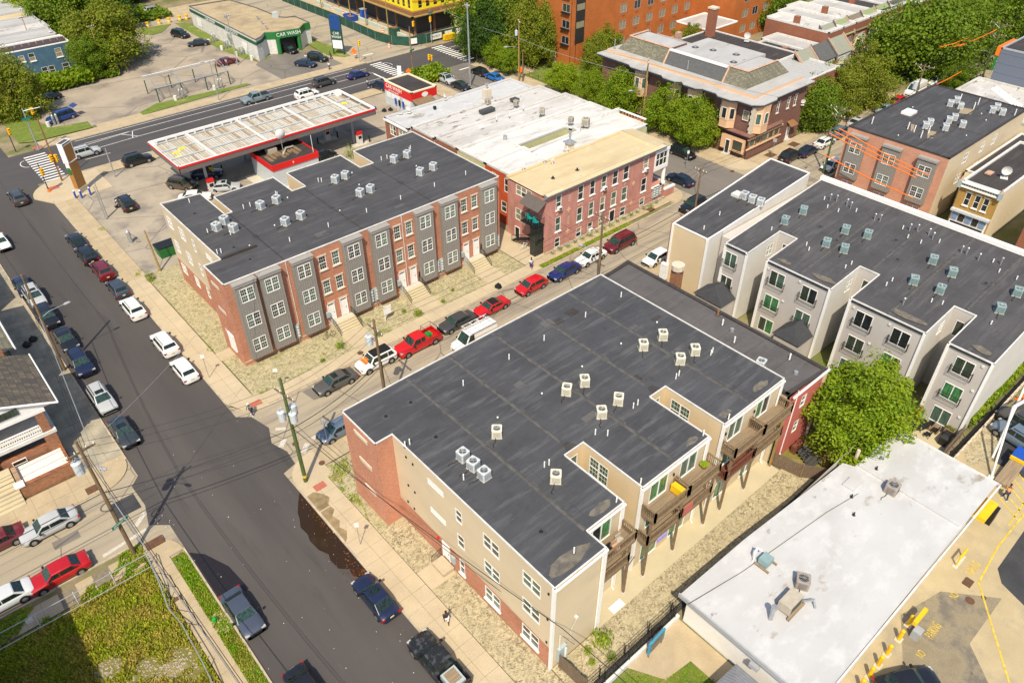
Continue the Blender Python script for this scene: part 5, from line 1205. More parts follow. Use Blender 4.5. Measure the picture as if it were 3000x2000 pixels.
# orange covers on the wires at the new brick block
def cover(a,b,label): mb=MB().mat(orange_p);mb.tube([a,((a[0]+b[0])/2,(a[1]+b[1])/2,(a[2]+b[2])/2-.18),b],.075,6);tag(obj('cable_cover',mb),label,'cable cover','orange cable covers by the new brick block')
cover((100.4,46.0,11.2),(100.4,32.6,9.0),'highest orange cable cover in front of the new brick block')
cover((100.2,46.4,10.7),(100.3,33.6,8.7),'second orange cable cover from the top before the new brick block')
cover((100.0,47.0,10.3),(100.1,34.0,8.3),'third orange cable cover from the top before the new brick block')
cover((99.8,46.9,7.2),(100.0,33.4,5.6),'lowest orange cable cover in front of the new brick block')
cover((151,55,9.6),(159.5,53.6,9.9),'short orange cable cover left among the far trees')
cover((154.5,53.9,9.2),(163.5,52.6,9.6),'middle orange cable cover among the far trees')
cover((155.6,53.4,9.2),(168.5,52.3,9.9),'long orange cable cover ending at the far pole')
cover((143,51.2,5.4),(154,51.0,5.6),'orange cable cover over the round tree beyond the new block')
# ================================================================ BUILDINGS
def vents(par,pts,z,h=.55,r=.055,m=None,zf=None,style='pipe'):
    key=('vent',h,r,(m or white).name,style)
    if key not in CACHE:
        mb=MB().mat(m or white)
        if style == 'pipe': mb.cyl(0,0,0,h,r,n=8);mb.mat(ac_dark);mb.cyl(0,0,0,.02,r*2.6,n=8);mb.mat(m or white)
        elif style == 'flue': mb.cyl(0,0,0,h,r,n=8);mb.cyl(0,0,h,h+.12,r*2.2,n=8);mb.cyl(0,0,h+.12,h+.18,r*2.2,r,n=8)
        elif style == 'hook': mb.tube([(0,0,0),(0,0,h),(.06,0,h+.16),(.2,0,h+.2),(.33,0,h+.1),(.36,0,h-.08)],r,8)
        elif style == 'cap': mb.cyl(0,0,0,.12,.05,n=6);mb.cyl(0,0,.12,.2,.09,.03,n=8);mb.mat(ac_dark);mb.cyl(0,0,0,.015,.3,n=8)
        elif style == 'drain': mb.mat(ac_dark);mb.cyl(0,0,0,.03,.4,.38,n=12);mb.mat(black_metal);mb.cyl(0,0,.03,.12,.16,.1,n=8)
        CACHE[key]=mb.mesh({'drain': 'roof_drain','cap': 'vent_cap','flue': 'metal_flue'}.get(style,'vent_pipe'))
    for p in pts: put(CACHE[key],par,Tz(p[0],p[1],zf(p) if zf else z,random.uniform(0,20) if style != 'hook' else 20))
def place_acs(body,pts,z,labelfn,group,zf=None,key=None,deg=0):
    k=key or body.name
    if ('ac',k) not in CACHE: CACHE[('ac',k)]=make_ac(body)
    P=CACHE[('ac',k)]
    for i,p in enumerate(pts): first_or_copy(P,USED,Tz(p[0],p[1],zf(p) if zf else z,deg+random.uniform(-9,9)),labelfn(i),group)
def seams(par,lst,z,m,w=.5,zf=None):
    for (x0,y0,x1,y1) in lst:
        mb=MB().mat(m);f=zf or (lambda p: z)
        d=Vector((x1-x0,y1-y0,0));L=d.length;d /= L;nn=Vector((-d.y,d.x,0))*w/2
        a=[(x0-nn.x,y0-nn.y),(x0+nn.x,y0+nn.y)];b=[(x1-nn.x,y1-nn.y),(x1+nn.x,y1+nn.y)]
        mb.rings([[(a[0][0],a[0][1],f(a[0])-.03),(x0,y0,f((x0,y0))+.07),(a[1][0],a[1][1],f(a[1])-.03)],[(b[0][0],b[0][1],f(b[0])-.03),(x1,y1,f((x1,y1))+.07),(b[1][0],b[1][1],f(b[1])-.03)]],closed=False,cap0=False,cap1=False)
        n_=int(L/4.5)
        for k in range(1,n_): q=k/n_;mb.box(x0+(x1-x0)*q-.28,x0+(x1-x0)*q+.28,y0+(y1-y0)*q-.28,y0+(y1-y0)*q+.28,f((x0+(x1-x0)*q,y0+(y1-y0)*q))-.02,f((x0+(x1-x0)*q,y0+(y1-y0)*q))+.03)
        obj('roof_seam',mb,par)
def dish(par,x,y,z,deg=200,s=1.):
    mb=MB().mat(white_d);mb.tube([(0,0,0),(0,0,.5)],.03,5)
    rings=[[(.02+.12*(q/3)**2,q/3*.42*math.cos(2*PI*j/12),.75+q/3*.42*math.sin(2*PI*j/12)) for j in range(12)] for q in (0.05,1,2,3)]
    mb.rings(rings,True,False);mb.tube([(.1,0,.4),(.5,0,.65)],.02,4);mb.box(-.3,.3,-.3,.3,0,.06)
    obj('satellite_dish',mb,par,Tz(x,y,z,deg,s))
def steps(par,x0,x1,y0,y1,z1,n,m):
    for k in range(n):
        yy=y0+(y1-y0)*k/n;mb=MB().mat(m);mb.box(x0,x1,yy,y1-.002*k,(0 if k == 0 else z1*k/n),z1*(k+1)/n);obj('step',mb,par)
def railing(par,pts,h,m,r=.02,gap=.14,name='railing',z_at=None):
    mb=MB().mat(m)
    for (a,b) in zip(pts,pts[1:]):
        A,B_=Vector(a),Vector(b);L=(B_-A).length;n_=max(1,int(L/gap))
        mb.tube([A+Vector((0,0,h)),B_+Vector((0,0,h))],r*1.3,5);mb.tube([A+Vector((0,0,.1)),B_+Vector((0,0,.1))],r,4)
        for k in range(n_+1): p=A.lerp(B_,k/n_);mb.tube([p+Vector((0,0,0 if k in (0,n_) else .1)),p+Vector((0,0,h))],r*(1.2 if k in (0,n_) else .6),4)
    return obj(name,mb,par)
def meter_bank(par,W_,u,z,n=2):
    for i in range(n):
        mb=MB().mat(meter_m);W_.box(mb,u+i*.62,u+i*.62+.5,z,z+1.75,0,.2);mb.mat(white_d)
        for k in range(4):
            c=W_.P(u+i*.62+.3,z+.3+k*.38,.2);d_=W_.P(u+i*.62+.3,z+.3+k*.38,.3);mb.tube([c,d_],.12,8)
        mb.mat(galv);p0,p1=W_.P(u+i*.62+.25,z-1.0 if z > 1 else 0,.12),W_.P(u+i*.62+.25,z,.12);mb.tube([p0,p1],.05,6)
        obj('meter_cabinet',mb,par)

# ---------------------------------------------------------------- brick row (three storeys, charcoal roof)
A=thing('brick_row_building','long three storey red brick row with grey bays and charcoal roof','apartment building',(38,76,0))
polyA=[(20.0,66.8),(56.3,66.8),(56.3,85.3),(46.7,85.3),(46.7,80.5),(44.75,80.5),(44.75,85.3),(36.9,85.3),(36.9,80.5),(35.1,80.5),(35.1,85.3),(27.3,85.3),(27.3,80.4),(26.45,80.4),(26.45,87.2),(21.85,87.9),(21.85,71.5),(20.0,71.5)]
hy=[]
sx=(30.5,32.13,40.3,41.95,50.15,51.8)
for x in sx:
    hy += [(x,x+.9,7.85,9.55),(x,x+.9,4.7,6.4),(x,x+.95,.98,3.35)]
hx=[(85.6,86.95,8.1,9.6),(82.0,83.4,8.1,9.6),(79.1,79.7,8.0,9.6),(85.6,86.8,4.85,6.4),(82.0,83.3,4.85,6.4),(79.1,79.7,4.8,6.4),(85.5,87.0,1.75,3.1),(81.8,83.0,1.75,3.1),(74.5,75.9,8.9,9.5),(78.9,79.6,1.75,3.2)]
hp_=[(68.7,70.3,9.1,9.5),(68.7,70.3,5.9,6.3),(68.7,70.3,2.9,3.3)]
def matA(ax,c):
    if ax == 'X-' and abs(c-21.85) < .2: return [(3.35,brick_a),(None,siding_buff)]
    if (ax == 'X-' and c > 22) or ax in ('Y+','X+') or (ax == 'Y-' and c > 70): return [(None,siding_tan)]
    return [(None,brick_a)]
mass(A,polyA,0,10.7,matA,{('Y-',66.8): hy,('X-',21.85): hx,('X-',20.0): hp_},roof_a,None,white_d,.11,.1,.07)
WA=Wall('Y-',66.8)
for x in sx:
    for z in (7.85,4.7): window(A,WA,x,x+.9,z,z+1.7,'singleg',sill=stone_l,lintel=stone_l)
    door(A,WA,x,x+.95,.98,3.35)
    mb=MB().mat(stone_l);WA.box(mb,x-.15,x+1.1,3.37,3.52,0,.06);obj('lintel',mb,A)
windows(A,'X-',21.85,[h+('doubleg' if h[1]-h[0] > 1 and h[3]-h[2] > 1 else 'single',) for h in hx],d=-.02)
for h in hp_: mb=MB().mat(stone_l);Wall('X-',20.0).box(mb,h[0]-.1,h[1]+.1,h[2],h[3],-.12,.04);obj('stone_panel',mb,A)
for bi,x0 in enumerate((20.72,23.5,27.27,33.42,37.03,43.2,46.85,53.0)):
    x1=x0+2.33;w_=Wall('Y-',66.15);bay=MB().mat(bay_grey)
    hs=[(x0+.42,x1-.42,z,z+1.65) for z in (8.2,5.02,1.85)]
    wall_faces(bay,w_,x0,x1,.92,10.2,hs,bay_grey)
    bay.box(x0,x0+.04,66.151,66.78,.92,10.2);bay.box(x1-.04,x1,66.151,66.78,.92,10.2);bay.box(x0,x1,66.16,66.78,.9,.96)
    bo=obj('bay',bay,A)
    mb=MB().mat(bay_grey2);mb.box(x0-.07,x1+.07,66.05,66.79,10.2,10.5);mb.box(x0-.12,x1+.12,66.0,66.79,10.5,10.58);obj('bay_cap',mb,bo)
    nb=9
    for k in range(nb):
        xx=x0+.02+(x1-x0-.06)*k/(nb-1)
        segs=[(.92,10.2)]
        if x0+.36 < xx < x1-.36: segs=[(.92,1.75),(3.6,4.92),(6.77,8.1),(9.95,10.2)]
        mb=MB().mat(bay_grey2)
        for a_,b__ in segs: mb.box(xx-.02,xx+.02,66.118,66.152,a_,b__)
        obj('batten',mb,bo)
    for z in (8.2,5.02,1.85): window(A,w_,x0+.42,x1-.42,z,z+1.65,'doubleg',d=0.0)
for i,x0 in enumerate((30.5,40.25,50.05)):
    st=tag(obj('step_block',(lambda mb: (mb.box(x0,x0+2.9,66.0,66.78,0,.95),mb)[1])(MB().mat(conc_l)),A))
    steps(st,x0,x0+2.9,64.6,66.0,.95,5,patio_m)
    for xx in (x0+.05,x0+2.85): railing(A,[(xx,64.5,0.05),(xx,66.0,.95),(xx,66.7,.95)],.85,black_metal,.022)
    for xx in (x0-.35,x0+2.95): mb=MB().mat(meter_m);mb.box(xx,xx+.42,66.5,66.79,1.7,2.4);obj('mail_cabinet',mb,A)
    for xx in (x0-.12,x0+3.0): mb=MB().mat(red_p);mb.box(xx,xx+.14,66.68,66.79,3.45,3.6);obj('alarm_bell',mb,A)
for u,n_ in ((26.2,1),(36.0,2),(45.75,2),(55.6,1)): meter_bank(A,WA,u,1.0 if n_ == 2 else .8,n_)
mb=MB().mat(stone_l);mb.box(20.0,56.3,66.74,66.795,.55,.62);obj('water_table',mb,A)
for x in (26.8,41.5): mb=MB().mat(white_d);mb.box(x-.03,x+.03,66.72,66.79,.6,10.6);obj('downspout',mb,A)
vents(A,DATA['pipe_a'],10.68);vents(A,[(29.5,74.2),(42.0,76.4),(36.8,72.3),(50.3,76),(25.4,72),(33.8,79.2),(43.1,79.8)],10.68,style='cap');vents(A,[(24.2,69.5),(24,72.9),(24.5,79.7),(23.9,82.9)],10.68,style='drain')
mb=MB().mat(roof_blk);mb.box(21.9,25.9,71.35,71.6,10.68,10.95);obj('roof_curb',mb,A)
seams(A,[(26.85,67,26.85,80.2),(36.5,67,36.5,80.2),(46.2,67,46.2,80.2)],10.68,roof_blk,.3)
place_acs(ac_grey,DATA['ac_a'],10.68,lambda i: 'light grey air conditioner on the charcoal roof of the brick row, %s' % ORD[min(i,14)],'air conditioners on the brick row roof',deg=25)
mb=MB().mat(white);mb.box(19.82,19.98,68.2,69.5,1.2,3.4);obj('wall_banner',mb,A)

# ---------------------------------------------------------------- dark roof block with tan siding
B=thing('siding_block_building','broad dark roofed block with tan siding, brick corner pier and timber decks','apartment building',(35,32,0))
polyB=[(19.5,43.6),(19.5,38.7),(21.1,38.7),(21.1,20.0),(25.95,20.0),(25.95,21.85),(29.8,21.85),(29.8,28.0),(31.87,28.0),(31.87,21.85),(39.8,21.85),(39.8,28.0),(41.85,28.0),(41.85,21.85),(50.3,21.85),(50.3,43.6),(26,43.65)]
holesB={('X-',21.1): [(25.62,27.4,7.3,8.8),(21.3,23.12,7.4,8.9),(25.62,27.4,4.2,5.7),(21.3,23.12,4.25,5.75),(25.62,27.4,.75,2.35),(21.3,23.12,.8,2.4),(29.9,30.68,7.1,8.0 + .5),(29.8,30.65,4.1,5.6),(29.95,30.6,.65,2.4),(32.1,34.1,8.35,8.95),(32.1,34.1,4.95,5.55),(31.85,32.85,.55,2.5)],
          ('X-',19.5): [(40.0,41.85,9.0,9.35),(40.0,41.7,5.9,6.3),(40.0,41.5,2.7,3.1)],('Y-',21.85): [],('X-',31.87): [(26.0,27.9,7.1,9.4) if False else (25.2,27.2,7.2,9.3)],('X-',41.85): [(25.2,27.2,7.2,9.3)],('Y-',28.0): []}
doorsB=[(26.6,28.6),(32.9,35.0),(36.5,38.6),(42.7,44.7),(46.6,48.6)]
for a_,b__ in doorsB: holesB[('Y-',21.85)] += [(a_,b__,7.45,9.55),(a_,b__,4.45,6.5),(a_,b__,.12,2.2)]
for x in (30.4,40.4): holesB[('Y-',28.0)] += [(x,x+.9,7.2,9.3)]
def matB(ax,c):
    if ax == 'X-' and c < 20: return [(None,brick_b)]
    if ax == 'Y-' and 38 < c < 39: return [(None,brick_b)]
    if ax == 'X-' and c < 22: return [(2.6,brick_a),(None,siding_buff)]
    if ax == 'Y+': return [(None,brick_a)]
    if ax == 'Y-' and c < 22: return [(None,siding_buff)]
    return [(None,siding_tan)]
mass(B,polyB,0,10.15,matB,holesB,roof_b,None,white_d,.1,.12,.06)
for h in holesB[('X-',21.1)]:
    k='double' if h[1]-h[0] > 1.5 and h[3]-h[2] > 1 else ('doubleg' if h[3]-h[2] < .7 else 'single')
    if h == (31.85,32.85,.55,2.5): door(B,Wall('X-',21.1),*h)
    else: window(B,Wall('X-',21.1),*h,kind=k,panes=[g_green,g_olive] if k != 'doubleg' else [g_dark,g_olive],sill=white if h[2] < 3 else None)
for h in holesB[('X-',19.5)]: mb=MB().mat(stone_l);Wall('X-',19.5).box(mb,h[0],h[1],h[2],h[3],-.1,.05);obj('stone_panel',mb,B);mb=MB().mat(stone_l);Wall('X-',19.5).box(mb,h[0]-.08,h[1]+.05,h[3]-.02,h[3]+.1,-.1,.1);obj('stone_ledge',mb,B)
for a_,b__ in doorsB:
    for z0,z1 in ((7.45,9.55),(4.45,6.5),(.12,2.2)): window(B,Wall('Y-',21.85),a_,b__,z0,z1,'slider',panes=[g_bright,g_green,g_dark])
for c in (31.87,41.85): window(B,Wall('X-',c),25.2,27.2,7.2,9.3,'doubleg',panes=[g_green])
for x in (30.4,40.4): window(B,Wall('Y-',28.0),x,x+.9,7.2,9.3,'fixed',panes=[g_green])
# corner boards, gutters and downspouts
for (x,y) in ((21.12,20.02),(25.95,19.98),(31.87,21.83),(41.85,21.83),(39.8,21.83),(29.78,21.83),(50.2,21.83)):
    mb=MB().mat(white);mb.box(x-.13,x+.1,y-.1,y+.13,.1,10.1);obj('corner_board',mb,B)
for (x0,x1,y) in ((21.0,26.05,19.95),(25.9,29.9,21.8),(31.8,39.9,21.8),(41.8,50.3,21.8)):
    mb=MB().mat(white);mb.box(x0,x1,y-.16,y-.02,9.9,10.02);obj('gutter',mb,B)
    mb=MB().mat(white);mb.tube([(x1-.5,y-.1,9.9),(x1-.45,y-.06,9.4),(x1-.45,y-.07,.3),(x1-.45,y-.35,.12)],.06,6);obj('downspout',mb,B)
def deck(x0,x1,y0,y1,z,m,posts=True,rail_sides='both',flags=''):
    t=obj('deck',(lambda mb: (mb.box(x0,x1,y0,y1,z-.28,z-.05),mb)[1])(MB().mat(wood_rail)),B)
    nb=int((y1-y0)/.14)
    for k in range(nb): mb=MB().mat(wood_deck if m is wood_rail else m);q=(y1-y0)/nb;mb.box(x0+.003*k,x1-.003*k,y0+k*q+.01,y0+(k+1)*q-.01,z-.05,z-.004*(k % 2));obj('deck_board',mb,t)
    mb=MB().mat(m)
    segs=[((x0+.05,y0+.05),(x1-.05,y0+.05)),((x0+.05,y0+.05),(x0+.05,y1-.02)),((x1-.05,y0+.05),(x1-.05,y1-.02))]
    for (p,q) in segs:
        L=math.hypot(q[0]-p[0],q[1]-p[1]);n_=int(L/.17)
        lo_,hi_=(min(p[0],q[0]),min(p[1],q[1])),(max(p[0],q[0]),max(p[1],q[1]))
        mb.box(lo_[0]-.07,hi_[0]+.07,lo_[1]-.07,hi_[1]+.07,z+.95,z+1.02);mb.box(lo_[0]-.03,hi_[0]+.03,lo_[1]-.03,hi_[1]+.03,z+.1,z+.18)
        for k in range(n_+1): xx,yy=p[0]+(q[0]-p[0])*k/n_,p[1]+(q[1]-p[1])*k/n_;s_=.07 if k in (0,n_) else .022;mb.box(xx-s_,xx+s_,yy-s_,yy+s_,z-.02,z+.96)
    obj('deck_railing',mb,t);return t
for gi,(xs) in enumerate([(26.0,29.85),(31.95,35.9),(36.05,40.0),(41.95,45.95),(46.1,50.2)]):
    deck(xs[0],xs[1],20.35,21.8,7.35,wood_rail);deck(xs[0],xs[1],20.7,21.8,4.35,wood_red if gi == 3 else wood_rail)
for x in (26.1,29.85,32.2,35.95,40.05,42.4,46.0,50.1):
    mb=MB().mat(wood_rail if x != 50.1 else wood_post);mb.box(x-.09,x+.09,20.72,20.9,.07,7.1);obj('deck_post',mb,B);mb=MB().mat(conc_l);mb.cyl(x,20.8,.06,.16,.22,n=10);obj('post_footing',mb,B)
    mb=MB().mat(wood_rail);mb.tube([(x,20.8,3.3),(x+.8,20.8,4.05)],.05,4);obj('post_brace',mb,B)
vents(B,DATA['pipe_b'],10.12,.62);vents(B,DATA['cap_b'],10.12,style='cap');vents(B,DATA['drain_b'],10.12,style='drain')
seam_m=plain('seam_tar_brown',(.078,.074,.07),.9,var=.3,scale=2)
seams(B,[(25.9,43.4,25.95,22.0),(30.5,43.4,30.6,29.2),(35.6,43.4,35.8,22.2),(40.6,43.4,40.7,29.2),(45.5,43.4,45.6,22.2)],10.12,seam_m,.62)
mb=MB().mat(roof_blk)
for x in (30.8,40.85): mb.face([(x-.6,28.05,10.14),(x+.6,28.05,10.14),(x+.2,28.9,10.15),(x-.3,28.9,10.15)])
obj('roof_patch',mb,B)
place_acs(ac_cream,DATA['ac_b'],10.12,lambda i: 'cream air conditioner ' + ['left of a pair in the middle of the dark roof','right of a pair in the middle of the dark roof','nearer of the pair left of the deck side light well','farther of the pair left of the deck side light well','upper left of four at the far end of the dark roof','uppermost of four at the far end of the dark roof','lower left of four at the far end of the dark roof','rightmost of four at the far end of the dark roof','standing alone near the brown roof seam above three small ones','standing alone beside the nearest light well'][i],'cream air conditioners on the dark roof block',deg=45)
place_acs(ac_grey,DATA['ac_bw'],10.12,lambda i: 'small pale blue air conditioner, %s of a row of three near the tan siding edge' % ['farthest','middle','nearest'][i],'pale air conditioners in a row of three',key='w',deg=8)
WB=Wall('Y-',20.0)
mb=MB().mat(meter_m);mb.box(21.6,22.4,19.7,19.98,.8,2.3);mb.mat(white_d)
for k in range(5): mb.tube([(22.25,19.7,1.0+k*.25),(22.25,19.6,1.0+k*.25)],.1,8)
obj('meter_cabinet',mb,B)
mb=MB().mat(white_d);mb.tube([(21.75,19.85,2.3),(21.75,19.85,4.0)],.05,6);mb.tube([(22.9,19.9,2.0),(22.9,19.9,3.4),(23.3,19.8,4.6)],.02,4);mb.box(23.25,23.45,19.75,19.98,4.5,4.7);obj('service_conduit',mb,B)
for y,z in ((20.5,8.9),(20.5,5.9),(20.5,3.0),(36.9,8.9),(36.0,8.8),(37.1,5.4),(36.2,5.3),(37.5,3.0),(36.6,2.9)): mb=MB().mat(black_metal);mb.box(21.02,21.09,y-.07,y+.07,z,z+.2);obj('wall_vent',mb,B)
railing(B,[(20.0,33.0,.15),(20.95,33.0,.5)],.9,black_metal);mb=MB().mat(meter_m);mb.box(20.9,21.08,31.1,31.6,1.1,1.9);obj('mail_cabinet',mb,B)
mb=MB().mat(red_p);mb.box(20.93,21.09,33.2,33.4,2.3,2.5);obj('alarm_bell',mb,B)
for x in (34.2+1.3,44.9+1.2,41.9+.2): mb=MB().mat(black_metal);mb.cyl(x,21.7,8.9,9.15,.07,n=6);obj('wall_lamp',mb,B)

# neighbour with brown grey roof and salmon side
B2=thing('brown_roof_building','brown grey roofed neighbour with a salmon painted side wall behind the big tree','rowhouse',(54,32,0))
polyB2=[(50.45,21.2),(56.2,20.7),(56.4,45.1),(52.3,44.8),(50.45,43.4)]
mass(B2,polyB2,0,8.5,lambda ax,c: [(None,paint_salmon if ax == 'Y-' else siding_buff)],{('Y-',20.95): [(53.0,53.8,5.6,7.0),(53.0,53.8,2.4,3.8)]},roof_g,None,roof_blk,.4,.1,.12)
window(B2,Wall('Y-',20.95),53.0,53.8,5.6,7.0);window(B2,Wall('Y-',20.95),53.0,53.8,2.4,3.8)
mb=MB().mat(white);mb.tube([(51.9,20.98,8.4),(51.85,20.95,.6),(51.7,20.7,.2)],.07,6);mb.box(50.5,56.3,20.55,20.72,8.5,8.66);obj('downspout',mb,B2)
mb=MB().mat(shingle_dk);mb.face([(56.3,20.8,8.5),(57.9,21.6,7.2),(57.9,45,7.2),(56.3,45,8.5)]);mb.prism([(56.3,21),(57.8,21.6),(57.8,45),(56.3,45)],0,7.1);obj('side_roof',mb,B2)
vents(B2,[(54.6,31.2),(54.9,23.9),(53.2,28.8)],8.48,.7,.08);mb=MB().mat(galv);mb.cyl(54.5,30,8.48,8.8,.2,n=8);mb.cyl(53.6,22.4,8.48,8.75,.2,n=8);obj('turbine_vent',mb,B2)
vents(B2,[(55.6,32.5)],8.48,.6,.12,rust)
place_acs(ac_grey,DATA['ac_b2'],8.48,lambda i: 'single grey air conditioner alone on the brown grey roof',None,key='w',deg=20)
t=thing('brick_chimney_stack','round topped old brick chimney with a plant growing out of it beside the tan gable','chimney',(60.7,41.5,0));mb=MB().mat(brick_porch);mb.box(60.2,61.2,41.0,42.0,0,7.4);obj('shaft',mb,t);mb=MB().mat(stone_l);mb.cyl(60.7,41.5,7.4,8.0,.75,n=10);obj('cap',mb,t)

# ---------------------------------------------------------------- grey siding row with light wells
zD=lambda p: 9.3+max(0,(p[0]-67))*.081
D=thing('grey_siding_building','large grey siding row with deep light wells and a dusty charcoal roof','apartment building',(76,28,0))
polyD=[(66.9,39.6),(66.4,39.6),(66.4,36.7),(72.4,36.7),(72.4,34.5),(66.85,34.5),(66.85,26.95),(72.4,26.95),(72.4,24.8),(66.95,24.8),(66.95,17.1),(72.6,17.1),(72.6,15.0),(67.1,15.0),(67.1,10.9),(85.6,10.9),(85.6,39.6)]
hD=[]
cols=[(37.85,39.4),(32.0,33.8),(28.15,29.95),(22.05,23.85),(18.2,20.0),(12.15,13.9)]
for a_,b__ in cols: hD += [(a_,b__,6.6,8.45),(a_,b__,3.5,5.35),(a_,b__,.45,2.3)]
hW=[]
for y in (35.2,25.4,15.6): hW += [(y,y+.8,6.7,8.5),(y,y+.8,3.6,5.3)]
def matD(ax,c): return [(None,siding_white if ax == 'Y-' and c < 37 else (siding_white if ax in ('Y+','Y-') else siding_grey))]
hsd=[(70.4,71.6,7.2,8.6)]
HD={('X-',66.85): hD,('X-',66.4): hD,('X-',66.95): hD,('X-',67.1): hD,('X-',72.4): hW,('X-',72.6): hW}
for c_ in (36.7,26.95,17.1): HD[('Y-',c_)]=hsd
for c_ in (34.5,24.8,15.0): HD[('Y+',c_)]=hsd
mass(D,polyD,0,9.3,matD,HD,roof_d,zD,white_d,.11,.1,.07)
for i,(a_,b__) in enumerate(cols):
    c=[66.4,66.85,66.85,66.95,66.95,67.1][i];W_=Wall('X-',c)
    for z0,z1 in ((6.6,8.45),(3.5,5.35),(.45,2.3)):
        window(D,W_,a_,b__,z0,z1,'slider',panes=[g_green,g_bright,g_dark,g_olive],d=-.0)
        if z0 > 1:
            railing(D,[(c-.02,a_-.12,z0-.15),(c-.32,a_-.12,z0-.15),(c-.32,b__+.12,z0-.15),(c-.02,b__+.12,z0-.15)],1.0,black_metal,.02,.12,'juliet_balcony')
for (c,y) in ((72.4,35.2),(72.4,25.4),(72.6,15.6)):
    for z0,z1 in ((6.7,8.5),(3.6,5.3)): window(D,Wall('X-',c),y,y+.8,z0,z1,'fixed',panes=[g_olive,g_dark])
for c_ in (36.7,26.95,17.1): window(D,Wall('Y-',c_),70.4,71.6,7.2,8.6,'doubleg',panes=[g_green])
for c_ in (34.5,24.8,15.0): window(D,Wall('Y+',c_),70.4,71.6,7.2,8.6,'doubleg',panes=[g_green])
for (x,y) in ((66.36,36.75),(66.36,39.55),(66.8,34.45),(66.8,27.0),(66.9,24.75),(66.9,17.15),(67.05,14.95),(67.05,10.95)):
    mb=MB().mat(white);mb.box(x-.1,x+.12,y-.12,y+.12,.1,9.25);obj('corner_board',mb,D)
for (y0,y1,x) in ((36.7,39.6,66.4),(26.95,34.5,66.85),(17.1,24.8,66.95),(10.9,15.0,67.1)):
    mb=MB().mat(black_metal);mb.box(x-.14,x-.01,y0,y1,9.1,9.2);obj('gutter',mb,D)
for y,z,c in ((34.1,8.3,66.85),(30.3,8.5,66.85),(24.2,8.4,66.95),(20.4,8.4,66.95),(11.6,8.5,67.1),(11.5,5.6,67.1),(11.5,2.2,67.1),(31.6,5.3,66.85),(21.6,5.3,66.95)):
    mb=MB().mat(white_d);mb.box(c-.1,c-.01,y-.12,y+.12,z,z+.2);obj('wall_vent',mb,D)
mb=MB().mat(white)
mb.box(85.2,85.75,10.9,39.7,10.82,11.3);obj('front_parapet',mb,D)
seams(D,[(67.2,y,85.1,y) for y in (30.7,21.0)]+[(72.9,35.6,85.1,35.6),(72.9,25.9,85.1,25.9),(73,16.1,85.1,16.1)],9.3,seam_m,.5,lambda p: zD(p)-.02)
vents(D,DATA['pipe_d'],0,.45,.06,None,lambda p: zD(p)-.02);vents(D,DATA['flue_d'],0,.75,.055,galv,lambda p: zD(p)-.02,'flue')
vents(D,[(76.2,34),(79.3,26.7),(76.1,24.8),(78.2,16.6),(75,31.2)],0,zf=lambda p: zD(p)-.02,style='drain')
place_acs(ac_teal,DATA['ac_d'],0,lambda i: 'teal air conditioner on the grey row, ' + ['first pair from the alley, nearer','first pair from the alley, farther','upper left of the second cluster','nearest of the second cluster','right of the roof seam in the second cluster','round bodied one astride the roof seam','farthest of the third cluster','nearest of the third cluster','right of the seam in the third cluster, farther','right of the seam in the third cluster, nearer','last pair, nearer with long hoses','last pair, by the right photo edge'][i],'teal air conditioners on the light well row',lambda p: zD(p)-.0,deg=20)
# detached finger with its own lower roof
D0=thing('grey_siding_wing','narrow wing with tan gable wall and long charcoal roof leading to the corner','apartment building',(76,43,0))
z0f=lambda p: 9.3+max(0,(p[0]-65.5))*.08
polyD0=[(65.5,41.4),(68.2,41.35),(85.6,41.35),(85.6,47.0),(65.5,46.3)]
mass(D0,polyD0,0,9.3,lambda ax,c: [(None,siding_tan if ax == 'X-' else (siding_white if ax == 'Y-' else brick_a))],{},roof_a,z0f,white,.14,.1,.09)
mb=MB().mat(white);mb.box(65.36,65.6,41.28,41.5,.1,9.3);mb.box(65.36,65.6,46.2,46.42,.1,9.3);obj('corner_board',mb,D0)
mb=MB().mat(siding_grey);mb.box(68,85.4,39.75,41.2,0,8.9);obj('connector',mb,D0)
mb=MB().mat(white_d);mb.box(74.9,76.1,44.2,45.3,10.0,10.35);obj('roof_hatch',mb,D0)
vents(D0,DATA['pipe_d0'],0,.5,.06,None,lambda p: z0f(p)-.02)
place_acs(ac_grey,DATA['ac_d0'],0,lambda i: 'pale air conditioner on the narrow wing roof, %s of the row of three' % ['farthest','middle','nearest'][i],'pale air conditioners in a row of three on the narrow wing',lambda p: z0f(p)-.0,key='w',deg=10)
mb=MB().mat(trash_w);mb.box(64.9,65.4,46.0,46.9,1.8,3.9)
t=tag(obj('wall_banner',mb),'white and purple rental banner fixed to the tan gable corner','banner')
for i,(x0,x1,y0,y1,l) in enumerate(((63.6,66.3,36.9,40.9,'small dark shingled hip roof by the tan gable'),(63.9,66.7,27.2,30.5,'small dark shingled hip roof between the brown roof and grey siding'))):
    t=thing('garden_shed',l,'shed',((x0+x1)/2,(y0+y1)/2,0));mb=MB().mat(siding_grey);mb.box(x0+.2,x1,y0+.2,y1-.2,0,3.2);obj('wall',mb,t)
    ym=(y0+y1)/2;mb=MB().mat(shingle_dk);mb.face([(x0,y0,3.2),(x1,y0,3.2),(x1,ym,4.6),(x0+1.1,ym,4.6)]);mb.face([(x1,y1,3.2),(x0,y1,3.2),(x0+1.1,ym,4.6),(x1,ym,4.6)]);mb.face([(x0,y1,3.2),(x0,y0,3.2),(x0+1.1,ym,4.6)]);obj('roof',mb,t)

